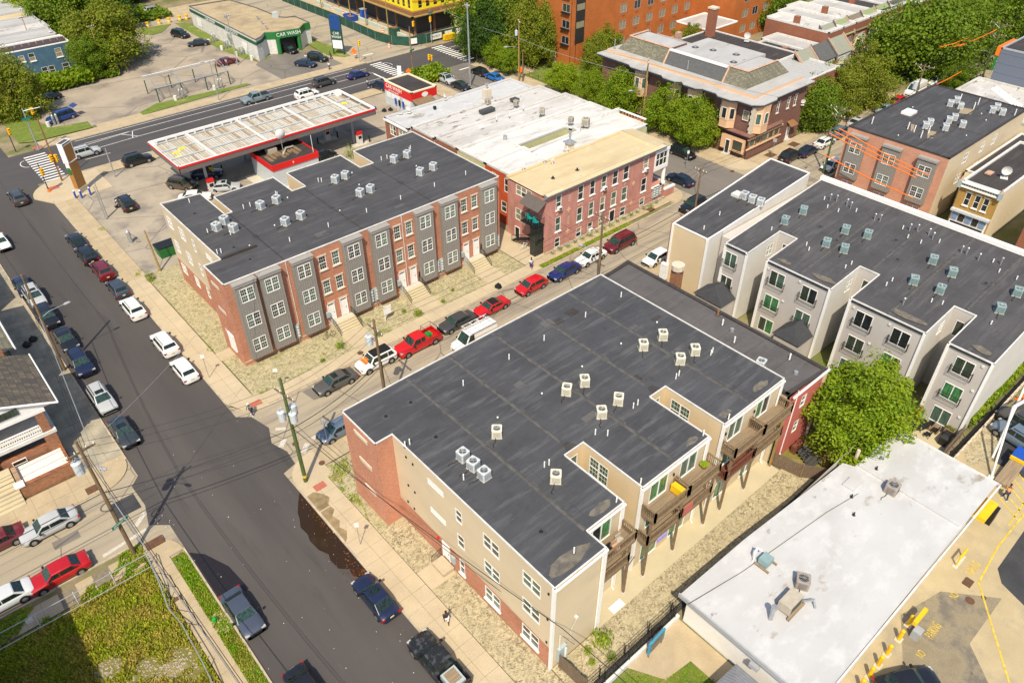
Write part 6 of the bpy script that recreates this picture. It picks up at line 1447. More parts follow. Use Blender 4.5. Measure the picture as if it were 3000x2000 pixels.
# ---------------------------------------------------------------- dusty pink corner house and white roofed row
C_=thing('pink_stucco_building','dusty pink stucco apartment house with cream roof, blue grey cornice and white corner porch','apartment building',(70,66,0))
wx=[(61.95,62.9),(65.95,66.95),(68.2,69.15),(70.4,71.35),(72.6,73.65),(74.75,75.85),(78.88,79.95)]
hC=[]
for i,(a_,b__) in enumerate(wx):
    hC.append((a_,b__,5.75,7.8));hC.append((a_,b__,2.55,4.65))
    if i not in (4,): hC.append((a_,b__,.35 if i == 6 else .15,1.55))
hC.append((72.45,73.6,.02,1.9));hC += [(64.15,64.6,6.3,7.75),(64.15,64.6,2.9,4.3)]
hCx=[(64.9,67.9,6.6,8.0),(65.0,68.0,2.9,4.6),(67.1,68.1,.05,1.8)]
polyC=[(60.1,62.2),(81.3,62.2),(81.3,69.6),(60.2,69.6)]
mass(C_,polyC,0,8.1,[(None,stucco_pink)],{('Y-',62.2): hC,('X-',60.15): hCx},None,None,None)
WC=Wall('Y-',62.2)
for h in hC:
    if h[3] == 1.9: door(C_,WC,*h,m=black_metal);continue
    if h[1]-h[0] < .6: mb=MB().mat(plain('stucco_recess',(.5,.33,.24),.8));WC.box(mb,h[0],h[1],h[2],h[3],-.1,-.06);obj('blind_niche',mb,C_);continue
    window(C_,WC,*h,kind='single',sill=white if h[2] > .5 else None,panes=[g_olive,g_dark,g_tan,g_green],air=(h[0],h[2]) in ((61.95,5.75),(70.4,5.75),(78.88,5.75),(68.2,.15)))
for h in hCx[:2]: window(C_,Wall('X-',60.15),*h,kind='triple',panes=[g_tan,g_olive])
door(C_,Wall('X-',60.15),*hCx[2],m=black_metal)
mb=MB().mat(peach)
for x,z in ((64.3,5.1),(64.3,1.9),(77.1,4.6),(77.0,1.6)):
    WC.box(mb,x-.09,x+.09,z-.36,z+.36,0,.05);WC.box(mb,x-.32,x+.32,z-.1,z+.1,0,.047)
obj('cross_ornament',mb,C_)
mb=MB().mat(peach)
for a_,b__ in wx:
    mb=MB().mat(peach);c=(a_+b__)/2;WC.box(mb,c-.15,c+.15,4.98,5.26,0,.05);mb.mat(ac_dark);WC.box(mb,c-.07,c+.07,5.05,5.19,.05,.055);mb.mat(peach);WC.box(mb,c-.1,c+.1,2.0,2.2,0,.05)
    if a_ < 67: WC.box(mb,c-.42,c-.26,5.02,5.2,0,.05);WC.box(mb,c+.26,c+.42,5.02,5.2,0,.05)
    obj('tile_ornament',mb,C_)
mb=MB().mat(plain('cornice_blue_grey',(.20,.21,.24),.7));mb.rings([[(59.9,62.2,7.95),(59.9,61.75,8.3),(59.9,61.7,8.55),(59.9,62.3,8.75)],[(83.2,62.2,7.95),(83.2,61.75,8.3),(83.2,61.7,8.55),(83.2,62.3,8.75)]]);obj('cornice',mb,C_)
mb=MB().mat(roof_cream);mb.face([(60.0,62.6,8.32),(81.9,62.6,8.32),(81.9,69.3,8.32),(60.1,69.3,8.32)])
mb.rings([[(59.95,61.72,8.56),(59.95,62.2,8.78),(59.95,62.85,8.34)],[(83.2,61.72,8.56),(82.6,62.2,8.78),(82.0,62.85,8.34)]],closed=False)
mb.face([(81.8,62.3,8.6),(84.8,62.0,8.1),(85.0,69.7,8.1),(82.2,69.6,8.6)]);mb.rings([[(60,69.3,8.2),(60,69.35,8.55),(60,69.7,8.6),(60,69.8,8.1)],[(82,69.3,8.2),(82,69.35,8.55),(82,69.7,8.6),(82,69.8,8.1)]])
mb.mat(roof_cream);mb.rings([[(81.6,62.4,8.3),(81.75,62.4,8.62),(82.1,62.4,8.55)],[(81.8,69.6,8.3),(81.95,69.6,8.62),(82.3,69.6,8.55)]],closed=False)
obj('roof',mb,C_)
# porch at street corner
mb=MB().mat(stucco_pink);mb.box(81.3,84.2,62.2,69.6,0,2.3);mb.box(84.2,86.4,61.9,62.25,0,1.2);obj('porch_base',mb,C_)
mb=MB().mat(white);mb.box(81.25,84.4,62.0,62.2,2.3,2.55);mb.box(84.2,84.45,62.0,69.6,2.3,2.55);mb.box(81.3,84.3,62.1,69.6,5.0,5.6);mb.box(81.3,84.35,62.05,69.6,7.6,8.1);mb.box(84.2,86.5,61.85,62.3,1.2,1.45)
mb.box(81.3,81.6,62.12,62.2,5.6,7.6);mb.box(83.9,84.3,62.12,62.4,5.6,7.6)
for x in (82.3,83.2): mb.box(x-.04,x+.04,62.13,62.2,5.6,7.6)
mb.box(81.6,83.9,62.13,62.19,6.6,6.68);mb.cyl(84.0,62.45,2.5,5.0,.3,.26,12);obj('porch',mb,C_)
mb=MB().mat(g_dark);mb.box(81.6,83.9,62.22,62.3,5.6,7.6);obj('porch_pane',mb,C_)
meter_bank(C_,WC,81.6,.7,2)
for i in range(2): meter_bank(C_,WC,82.9,.8,1) if i == 0 else None
# fire escape, awning and chairs
mb=MB().mat(plain('corrugated_awning',(.12,.1,.085),.8,line=[(1,.22,.05,(.06,.05,.045),.8)]));mb.rings([[(60.1,62.0,7.7),(60.1,65.6,7.7)],[(58.4,61.8,6.9),(58.4,65.4,6.9)]],False,False,False);obj('awning',mb,C_)
mb=MB().mat(black_metal);mb.box(58.5,60.1,62.3,65.2,4.3,4.4);mb.box(59,60.1,62.3,64.5,2.3,2.38);obj('fire_escape_platform',mb,C_)
railing(C_,[(60.0,62.3,4.4),(58.5,62.3,4.4),(58.5,65.2,4.4),(60.0,65.2,4.4)],1.0,black_metal,.025)
for k in range(10): mb=MB().mat(black_metal);y=62.5+k*.5;mb.box(58.9,60.0,y,y+.3,2.35-k*.22,2.4-k*.22);obj('stair_tread',mb,C_)
railing(C_,[(58.9,62.5,2.4),(58.9,67.4,.2)],.9,black_metal,.025)
mb=MB().mat(g_dark);mb.box(58.6,60.05,62.4,63.4,0,4.3);obj('stair_closet',mb,C_)
for i,(x,y) in enumerate(((59.2,63.0),(59.3,64.2))):
    t=thing('plastic_chair','teal plastic chair on the pink house fire escape, %s' % ('nearer the street' if i == 0 else 'nearer the window'),'chair',(x,y,4.4));mb=MB().mat(teal_p);mb.box(x-.3,x+.3,y-.3,y+.3,4.8,4.87);obj('seat',mb,t)
    mb=MB().mat(teal_p);mb.box(x-.3,x+.3,y+.24,y+.3,4.87,5.5);obj('backrest',mb,t)
    for a_ in (-.26,.26):
        for b__ in (-.26,.26): mb=MB().mat(teal_p);mb.box(x+a_-.03,x+a_+.03,y+b__-.03,y+b__+.03,4.4,4.8);obj('leg',mb,t)
mb=MB().mat(stone_l);mb.box(71.5,72.4,69.5,70.5,8,9.6);mb.mat(galv);mb.box(71.3,72.6,69.3,70.7,9.6,9.75);mb.cyl(72.1,70.1,9.75,11,.16,n=8);mb.cyl(72.1,70.1,11,11.15,.3,n=8);obj('chimney',mb,C_)
for x,y in ((66.5,69.2),(67.2,68.4),(62.8,69.4),(71.0,69.5)): mb=MB().mat(white_d);mb.tube([(x,y,8.4),(x,y,9.1),(x+.3,y+.2,9.3)],.09,6);mb.box(x-.25,x+.25,y-.1,y+.1,8.9,9.1);obj('roof_bracket',mb,C_)
vents(C_,[(64.4,65.4),(68.5,65.0)],8.33,.3,.12,black_metal)
t=tag(obj('rockery',(lambda mb: ([mb.box(x,x+.35,61.55+.1*math.sin(x*5),61.9,.1,.25+.15*abs(math.sin(x*3.1)),Matrix.Translation((0,0,0))) for x in [60.5+.42*k for k in range(56)]],mb)[1])(MB().mat(plain('field_stone',(.4,.36,.28),.9,var=.3,scale=6)))),'row of pale rocks along the foot of the pink house','rocks',None,'stuff')

rows=[  # x0,x1,y0,y1,z,roof material,rear wall material,label
 (61.5,88.3,69.75,75.9,7.6,roof_white2,paint_orange,'orange red painted rowhouse with bright white roof beside the pink house'),
 (61.7,88.9,76.0,82.4,7.4,roof_white2,pale_green,'pale green rowhouse with white roof, second from the pink house'),
 (61.9,88.9,82.5,88.0,7.3,roof_white,brick_dark,'white roofed brick rowhouse with dark worn patches along its ridge'),
 (61.9,88.6,88.1,94.0,7.0,roof_white,brick_dark,'white roofed brick rowhouse next to the grey roofed end house'),
 (61.3,87.5,94.1,100.4,6.8,roof_grey,brick_dark,'grey roofed end rowhouse with brown brick wall by the gas station')]
for i,(x0,x1,y0,y1,z,rm,wm_,lab) in enumerate(rows):
    t=thing('rowhouse',lab,'rowhouse',((x0+x1)/2,(y0+y1)/2,0),0,'white roofed rowhouses behind the brick row')
    hh=[]
    ya,yb=y0,y1
    if i == 0: hh=[(71.0,71.8,5.0,7.0),(73.6,74.4,5.0,7.0),(71.4,72.5,1.8,3.4),(74.2,75.2,1.8,3.4)]
    elif i == 1: hh=[(77,78,5.6,6.4),(80,81,5.6,6.4)]
    else: hh=[(y0+.6,y0+2.6,4.6,6.2),(y0+3.4,y0+5.0,4.6,6.2),(y0+3.2,y0+4.2,1.2,3.0)]
    well=i in (0,1)
    if i == 0: poly=[(x0,y0),(x1,y0),(x1,y1),(78.5,y1),(78.3,74.6),(68.6,74.6),(68.6,y1),(x0,y1)]
    elif i == 1: poly=[(x0,y0),(68.6,y0),(68.6,77.2),(78.3,77.2),(78.3,y0),(x1,y0),(x1,y1),(x0,y1)]
    else: poly=[(x0,y0),(x1,y0),(x1,y1),(x0,y1)]
    mass(t,poly,0,z,lambda ax,c,w_=wm_,i=i: [(None,w_ if (ax == 'X-' and c < 64) else (pale_green if i in (0,1) else white_d))],{('X-',x0): hh},rm,lambda p,z=z: z+.35*math.sin((p[0]-60)*.11),rm,.5,.2,.22)
    for h in hh: window(t,Wall('X-',x0),*h,kind='double' if h[1]-h[0] > 1.4 else 'single',panes=[g_olive,g_dark,g_tan])
    if i == 0: dish(t,61.0,74.9,1.2,200,1.3)
    if i == 1: mb=MB().mat(white);mb.cyl(69.8,77.1,5.5,7.3,.07,n=6);obj('downspout',mb,t);mb=MB().mat(galv);mb.cyl(69.0,80.3,z+.2,z+.75,.3,n=10);obj('turbine_vent',mb,t)
    if i == 3:
        mb=MB().mat(ac_dark);mb.box(73.0,75.6,90.3,91.3,z+.3,z+.7);mb.box(80,81.2,90.8,91.9,z+.3,z+.65);obj('skylight',mb,t);mb=MB().mat(paint_orange if False else plain('awning_brown',(.1,.06,.05),.8));mb.face([(61.9,88.2,4.4),(61.9,93.6,4.4),(60.2,93.6,3.6),(60.2,88.2,3.6)]);obj('awning',mb,t)
    if i == 4:
        mb=MB().mat(stone_l);mb.box(77.6,78.8,95.0,96.0,z,z+1.9);mb.mat(galv);mb.cyl(78.2,95.5,z+1.9,z+2.6,.15,n=6);mb.cyl(78.2,95.5,z+2.6,z+2.75,.3,n=6);obj('chimney',mb,t)
        dish(t,64.0,99.9,z+.2,140);dish(t,65.2,99.2,z+.2,200);dish(t,73.0,99.9,z+.2,170);mb=MB().mat(black_metal);mb.box(69,69.4,97.6,98,z+.2,z+.6);obj('roof_vent',mb,t)
        mb=MB().mat(white);mb.box(61.1,61.4,94.1,100.5,z-.3,z-.02);obj('fascia',mb,t);railing(t,[(59.6,95,.1),(59.6,100.2,.1)],2.4,rust,.03,.9,'rear_stair_frame')
    if i == 2: vents(t,[(72.6,86.5),(75,86.2),(78.6,87)],z+.3,.9,.06)
    if i == 0:
        mb=MB().mat(white_d);mb.box(84.5,88.5,75.6,75.9,z,z+1.0);obj('parapet',mb,t)
        for k in range(8): mb=MB().mat(paint_salmon);mb.cyl(88.4,70.6+k*.6,z+.1,z+.75,.1,n=6);obj('baluster',mb,t)
        mb=MB().mat(white);mb.box(88.25,88.55,70.2,75.4,z+.75,z+.9);obj('balustrade_rail',mb,t)
for i,(x,y) in enumerate(DATA['ac_w']):
    if ('ac','dk') not in CACHE: CACHE[('ac','dk')]=make_ac(ac_tan)
    first_or_copy(CACHE[('ac','dk')],USED,Tz(x,y,[7.0,7.3,7.9,8.0,7.7][i]+.25,10*i,[.9,.85,.9,1.3,1.0][i]),['grey brown air conditioner below the square chimney on the white roofs','air conditioner beside a dark skylight on the white roofs','small dark air conditioner next to the tall tan one','tall tan air conditioner, largest on the white roofs','pale weathered unit on the patched white roof ridge'][i],'air conditioners on the white roofs')

# ---------------------------------------------------------------- brown corner building with mossy mansards
H=thing('corner_mansard_building','brown brick corner building with peach bay windows, wide cornice and mossy slate mansards','apartment building',(111,77,0))
polyH=[(103.8,61.5),(118.5,61.5),(118.5,93.5),(104.6,94)]
hHy=[(104.3,105.8,2.0,3.4),(106.2,107.4,2.0,3.4),(107.8,109.4,2.0,3.4),(109.6,111.0,2.0,3.4),(111.2,112.6,2.0,3.4),(110.35,111.0,6.1,7.9),(113.3,114.0,6.1,7.9),(115.3,116.0,6.1,7.9),(115.0,115.9,.3,2.7)]
hHx=[(62.4,63.5,6.2,7.8),(64.4,65.3,.3,2.4),(62.2,64.1,1.3,2.8),(67.5,69.2,1.0,3.0),(74.3,76.5,1.0,3.0),(84,86.5,1.0,3.0),(89,91.5,1,3)]
mass(H,polyH,0,9.0,lambda ax,c: [(None,brick_brown)],{('Y-',61.5): hHy,('X-',104.2): hHx},None)
WHy,WHx=Wall('Y-',61.5),Wall('X-',104.2)
for h in hHy[:5]: window(H,WHy,*h,kind='fixed',fm=peach,panes=[g_olive,g_green])
for h in hHy[5:8]: window(H,WHy,*h,sill=stone_l,lintel=stone_l)
door(H,WHy,*hHy[8])
for h in hHx: (door(H,Wall('X-',103.8),*h,glass=True) if h[3] == 2.4 else window(H,Wall('X-',104.0),*h,kind='fixed' if h[3] < 3.1 else 'single',fm=peach if h[3] < 3.1 else white,panes=[g_olive,g_tan]))
mb=MB().mat(peach);mb.box(103.55,103.8,61.9,66.4,.9,3.3);mb.box(103.5,113.2,61.3,61.49,1.75,1.95);mb.box(103.5,113.2,61.3,61.49,3.42,3.7)
obj('shopfront_surround',mb,H)
window(H,Wall('X-',103.55),62.2,64.1,1.2,2.9,'fixed',fm=peach,panes=[g_olive],d=.07);door(H,Wall('X-',103.45),64.5,65.4,.3,2.6,g_dark,glass=True)
mb=MB().mat(brick_brown);mb.rings([[(103.2,61.0,4.2),(103.8,61.5,4.5)],[(112.6,61.0,4.2),(112.6,61.5,4.5)]],False,False,False);mb.rings([[(103.2,61.0,4.2),(103.8,61.5,4.5)],[(103.2,67.5,4.2),(103.8,67.5,4.5)]],False,False,False);mb.box(103.2,112.6,61.0,61.49,4.08,4.2);mb.box(103.2,103.79,61.5,67.5,4.08,4.2);obj('pent_roof',mb,H)
def bay_window(par,cx,cy,ax,w,d,z0,z1,m,top=None,panes=None):
    # canted bay
    if ax == 'X-': P=[(cx,cy-w/2),(cx-d,cy-w/2+d*.8),(cx-d,cy+w/2-d*.8),(cx,cy+w/2)];P=list(reversed(P))
    else: P=[(cx-w/2,cy),(cx-w/2+d*.8,cy-d),(cx+w/2-d*.8,cy-d),(cx+w/2,cy)]
    mb=MB().mat(m);mb.prism(P,z0,z1,True,True);b_=obj('bay_window',mb,par)
    for k in range(3):
        a_,c_=Vector((*P[k],0)),Vector((*P[k+1],0));L=(c_-a_).length;d_=(c_-a_).normalized();ang=math.atan2(d_.y,d_.x)
        ww=min(.95,L*.62);zz=z0+(z1-z0)*.32;hh=min(1.75,(z1-z0)*.5)
        Mx=Matrix.Translation(a_+d_*(L/2-ww/2)+Vector((0,0,zz))) @ Matrix.Rotation(ang,4,'Z') @ Matrix.Translation((0,-.02,0))
        me,ps=frame_mesh('single',ww,hh,white);fo=put(me,b_,Mx,'frame')
        mb=MB().mat(random.choice(panes or PANES));mb.box(.07,ww-.07,-.03,-.005,.07,hh-.07);obj('pane',mb,b_,Mx)
        mb=MB().mat(m)
        for zt in (z0,z0+(z1-z0)*.27,z1-.35,z1-.12): mb.box(-.02,L+.02,-.05,0,zt,zt+.06,Matrix.Translation(a_) @ Matrix.Rotation(ang,4,'Z'))
        obj('band',mb,b_)
    if top:
        c=Vector((sum(p[0] for p in P)/4,sum(p[1] for p in P)/4,z1+.75));mb=MB().mat(top);Q=[Vector((p[0]+(p[0]-c.x)*.12,p[1]+(p[1]-c.y)*.12,z1)) for p in P]
        for k in range(3): mb.face([Q[k],Q[k+1],c])
        mb.face([Q[3],Q[0],c]);obj('bay_roof',mb,b_)
    return b_
for y in (66.2,73.0,77.3,84.5): bay_window(H,103.9,y,'X-',3.0,1.0,4.5,9.0,peach)
bay_window(H,105.9,61.5,'Y-',3.4,1.0,4.5,9.0,peach)
mb=MB().mat(stone_l)
for k in range(9): mb.box(103.62,104.1+.15*(k % 2),61.34,61.8+.15*(k % 2),4.5+k*.48,4.96+k*.48)
obj('quoin',mb,H)
# scalloped cornice roof
mb=MB().mat(roof_silver);P=[(103.6,60.7),(104.3,60.2),(107.6,60.2),(108.3,60.7),(119.2,60.7),(119.2,94.4),(102.9,94.4)]
Q=[]
for y in (84.5,77.3,73.0,66.2):
    Q += [(102.7,y+2.1),(102.0,y+1.2),(102.0,y-1.2),(102.7,y-2.1)]
P=P+Q+[(102.7,61.6)];P.reverse();P=list(reversed(P))
mb.prism(P,9.35,9.5,True,True);mb.mat(plain('cornice_dark',(.1,.11,.12),.7));c0=(111,77)
mb.prism([(c0[0]+(p[0]-c0[0])*.975,c0[1]+(p[1]-c0[1])*.985) for p in P],9.0,9.34,False,True);obj('cornice',mb,H)
mb=MB().mat(peach);mb.prism([(105.0,62.6),(118.6,62.6),(118.6,93.6),(105.0,93.8)],9.5,9.95,False);mb.mat(roof_silver);mb.face([(105.0,62.6,9.95),(118.6,62.6,9.95),(118.6,93.6,9.95),(105.0,93.8,9.95)]);obj('upper_roof',mb,H)
def mansard(par,pts,m,name='mansard'): mb=MB().mat(m);mb.face(pts);b0=[(p[0],p[1],p[2]) for p in pts];return obj(name,mb,par)
mansard(H,[(106.3,69.6,9.97),(106.3,65.2,9.97),(107.6,66.2,12.2),(107.6,69.6,12.2)],slate_gr)
mansard(H,[(106.3,65.2,9.97),(118.4,65.2,9.97),(115.8,66.2,12.2),(107.6,66.2,12.2)],slate_gr)
mansard(H,[(106.3,81.8,9.97),(106.3,69.9,9.97),(107.5,69.9,12.0),(107.5,81.8,12.0)],slate_4)
mansard(H,[(106.3,92.4,9.97),(106.3,82.1,9.97),(107.6,82.1,12.2),(107.6,91,12.2)],slate_gr)
mansard(H,[(107.6,91,12.2),(112.5,91,12.2),(114,92.6,9.97),(106.3,92.4,9.97)],slate_gr)
mb=MB().mat(brick_brown)
mb.prism([(107.65,66.3),(115.8,66.3),(115.8,69.6),(107.65,69.6)],9.9,12.1,False);mb.prism([(107.65,82.1),(112.4,82.1),(112.4,90.9),(107.65,90.9)],9.9,12.1,False);obj('attic_wall',mb,H)
mb=MB().mat(roof_silver);mb.face([(107.65,66.3,12.05),(115.8,66.3,12.05),(115.8,69.6,12.05),(107.65,69.6,12.05)]);mb.face([(107.65,82.1,12.05),(112.4,82.1,12.05),(112.4,90.9,12.05),(107.65,90.9,12.05)]);mb.prism([(107.52,69.9),(118,69.9),(118,81.8),(107.52,81.8)],9.9,11.9,True);obj('attic_roof',mb,H)
mb=MB().mat(copper)
for a_,b__ in (((106.2,69.75,9.9),(107.7,69.75,12.4)),((106.2,81.95,9.9),(107.7,81.95,12.4)),((107.6,69.7,12.25),(107.6,66.2,12.25)),((107.6,66.2,12.25),(115.8,66.2,12.25)),((107.6,82,12.25),(107.6,91,12.25)),((107.6,91,12.25),(112.5,91,12.25))): mb=MB().mat(copper);mb.tube([a_,b__],.17,4);obj('ridge_tile',mb,H)
mb=MB().mat(white);mb.box(107.3,107.9,70,81.8,11.9,12.15);obj('ridge_cap',mb,H)
vents(H,[(106.5,77),(106,93)],10.0,1.6,.08,galv);vents(H,[(113,77),(114,73),(112,80),(110.5,71)],11.9,.3,.25,galv)
dish(H,118.0,61.3,5.6,220,.9)
mb=MB().mat(rust);mb.face([(114.6,61.49,3.6),(116.4,61.49,3.6),(116.6,60.4,3.0),(114.4,60.4,3.0)]);obj('door_canopy',mb,H);mb=MB().mat(conc_l);mb.box(114.7,116.2,60.8,61.49,.1,.35);mb.box(102.8,103.6,64.3,65.6,.1,.35);obj('door_step',mb,H)

# brown houses behind the corner building
def flat_house(name,label,x0,x1,y0,y1,z,wm_,rm,cat='rowhouse',holes={},cope=None,group=None,sl=0):
    t=thing(name,label,cat,((x0+x1)/2,(y0+y1)/2,0),0,group);mass(t,[(x0,y0),(x1,y0),(x1,y1),(x0,y1)],0,z,[(None,wm_)],holes,rm,None,cope or white_d,.3,.1,.15)
    for (ax,c),hh in holes.items():
        for h in hh: window(t,Wall(ax,c),*h,kind='double' if h[1]-h[0] > 1.6 else 'single')
    return t
t=flat_house('rear_annex','low black roofed annex with tall square brick chimney behind the mansards',119.2,133,72,92,8.2,brick_dark,roof_blk);mb=MB().mat(brick_dark);mb.box(129.0,130.4,89.0,90.4,8,13.2);mb.mat(stone_l);mb.box(128.9,130.5,88.9,90.5,13.2,13.5);obj('chimney',mb,t)
mb=MB().mat(copper);mb.box(121,122,90.5,91.4,8.2,10.2);obj('chimney',mb,t);dish(t,131.6,82.5,8.4,200,1.5)
t=flat_house('rear_annex','silver seamed flat roof between the mansards and the black annex',118.9,131,62.8,71.8,8.6,brick_dark,plain('metal_seam_roof',(.42,.41,.38),.5,var=.1,line=[(0,1.1,.1,(.25,.22,.18),.7)]))
# slate fronted rowhouses
slates=[slate_1,slate_4,slate_1,slate_1,slate_2,slate_3,slate_2,slate_2,slate_4]
XJ=[(127.8,132.8),(132.9,138.6),(138.8,144.2),(144.6,149.8),(149.9,154.6),(154.7,160.0),(160.1,165.4),(165.5,171),(171.1,177)]
for i,(x0,x1) in enumerate(XJ):
    yf=67.8 if i < 3 else 73.2;zr=7.0 if i < 3 else 9.3
    nm=['pale grey','dark grey','large pale','pale buff','green','brown','olive green','mossy green','charcoal'][i]
    t=thing('slate_rowhouse','%s slate fronted rowhouse, %s in the terrace running away from the brown corner' % (nm,['first','second','third','fourth','fifth','sixth','seventh','eighth','ninth'][i]),'rowhouse',((x0+x1)/2,yf+6,0),0,'slate fronted rowhouses')
    hh=[(x0+.8,x0+1.9,5.0,6.9),(x1-1.7,x1-.8,5.0,6.9)]
    yb=yf+14+(i % 3)
    mass(t,[(x0,yf),(x1,yf),(x1,yb),(x0,yb)],0,zr,[(None,brick_dark)],{('Y-',yf): hh},[roof_silver,roof_blk,roof_silver,roof_white,roof_silver,roof_white][i % 6],None,white_d,.25,.1,.3)
    for h in hh: window(t,Wall('Y-',yf),*h,sill=stone_l)
    mb=MB().mat(slates[i]);mb.face([(x0+.15,yf-.25,7.7),(x1-.15,yf-.25,7.7),(x1-.15,yf+2.4,10.0),(x0+.15,yf+2.4,10.0)]);mb.face([(x0+.15,yf+2.4,10.0),(x1-.15,yf+2.4,10.0),(x1-.15,yf+2.7,7),(x0+.15,yf+2.7,7)]);obj('mansard',mb,t)
    mb=MB().mat([copper,slate_4][i % 2])
    for xx in (x0+.02,x1-.22): mb.rings([[(xx,yf-.35,7.4),(xx,yf+2.4,9.9),(xx,yf+2.4,10.35),(xx,yf-.35,7.95)],[(xx+.2,yf-.35,7.4),(xx+.2,yf+2.4,9.9),(xx+.2,yf+2.4,10.35),(xx+.2,yf-.35,7.95)]]);obj('party_parapet',mb,t);mb=MB().mat([copper,slate_4][i % 2])
    if i > 1: bay_window(t,(x0+x1)/2,yf,'Y-',2.8,1.1,3.6,6.6,[cream,peach,pale_green][i % 3],[slate_2,slate_4,slate_1][i % 3])
    else: bay_window(t,(x0+x1)/2,yf,'Y-',2.4,1.0,2.6,5.2,cream,slate_1)
    mb=MB().mat([roof_silver,slate_4][i % 2]);mb.rings([[(x0+.2,yf-.1,3.5),(x0+.2,yf-3.2,2.9)],[(x1-.2,yf-.1,3.5),(x1-.2,yf-3.2,2.9)]],False,False,False);obj('porch_roof',mb,t)
    mb=MB().mat(white_d)
    for xx in (x0+.4,(x0+x1)/2,x1-.4): mb.cyl(xx,yf-3.0,0,2.9,.1,n=6)
    obj('porch_post',mb,t)
    if i % 2: mb=MB().mat(brick_dark);mb.box(x0+.1,x0+1.0,yf+7,yf+8,zr,zr+1.6);obj('chimney',mb,t)
    if i in (2,4): dish(t,x1-1,yf+3.5,zr,200,1.2)
for i,(x0,x1) in enumerate(((178,184),(184.2,190),(190.2,196),(196.2,202))):
    t=flat_house('slate_rowhouse','far rowhouse showing a strip of roof above the big tree, number %s out' % ['one','two','three','four'][i],x0,x1,73.5,86,8.2,brick_dark,roof_silver,group='far rowhouses above the big tree')

# ---------------------------------------------------------------- orange brick tower
T=thing('brick_tower_building','tall orange brick apartment tower with rows of tan blinds','apartment tower',(135,118,0))
hT=[]
zs_=[1.55,4.9,8.25,11.6,14.95,18.3]
for k in range(7):
    x=128.2+4.35*k
    for z in zs_: hT.append((x,x+2.0,z,z+1.7))
hTs=[(112.3,114.4,z,z+1.5) for z in (4.5,7.6,10.7,13.8,17)]+[(116.0,117.0,.2,2.4)]
mass(T,[(115.3,111.7),(152.5,111.7),(152.5,128),(115.3,128),(113.8,118.3),(113.8,111.9)],0,22,[(None,brick_tower)],{('Y-',111.7): hT,('X-',113.8): hTs},roof_blk,None,None)
WT=Wall('Y-',111.7)
for h in hT:
    window(T,WT,*h,kind='slider',fm=grey_paint,panes=[g_tan,g_tan,g_tan,g_dark],sill=None);mb=MB().mat(rust);WT.box(mb,h[0]+.5,h[0]+1.5,h[2]-.75,h[2]-.35,0,.05);obj('wall_grille',mb,T)
for h in hTs[:-1]:
    window(T,Wall('X-',113.8),*h,kind='slider',fm=grey_paint,panes=[g_dark,g_olive]);mb=MB().mat(black_metal);Wall('X-',113.8).box(mb,h[0]-.1,h[1]+.1,h[2]-.25,h[2]-.05,0,.5);obj('window_ledge',mb,T)
door(T,Wall('X-',113.8),*hTs[-1],m=grey_paint)
mb=MB().mat(plain('stair_strip_dark',(.03,.028,.026),.5));WT.box(mb,114.9,117.5,4.6,22,0,.06);obj('stair_glazing',mb,T)
for z in (7.6,11,14.4): mb=MB().mat(g_tan);WT.box(mb,115.1,117.3,z,z+1.2,.06,.09);obj('pane',mb,T)
mb=MB().mat(black_metal);mb.box(117.6,122,109.5,111.7,2.9,3.2);obj('entrance_canopy',mb,T)
hw=[(x,x+2,z,z+1.7) for x in (155.8,159.6,163.6,167.2) for z in (1.3,4.6,7.9,11.2)]
mass(T,[(152.5,100),(170.5,100),(170.5,128),(152.5,128)],0,22,[(None,brick_tower)],{('Y-',100): hw},roof_blk,None,None)
for h in hw: window(T,Wall('Y-',100),*h,kind='slider',fm=grey_paint,panes=[g_tan,g_tan,g_dark])
t=flat_house('boiler_house','low orange brick boiler house with white coping beside the tower',140,150,97,106,5.5,brick_tower,roof_silver,'outbuilding',cope=white)
t=thing('trash_dumpster','dark green dumpster beside the round tree under the tower','dumpster',(135,96,0));mb=MB().mat(dkgreen);mb.rings([[(134,95,0),(137,95,0),(137,97,0),(134,97,0)],[(133.8,94.8,1.5),(137.2,94.8,1.5),(137.2,97.2,1.7),(133.8,97.2,1.7)]]);obj('bin_body',mb,t);mb=MB().mat(black_metal);mb.box(133.8,137.2,94.8,97.2,1.7,1.78);obj('lid',mb,t)

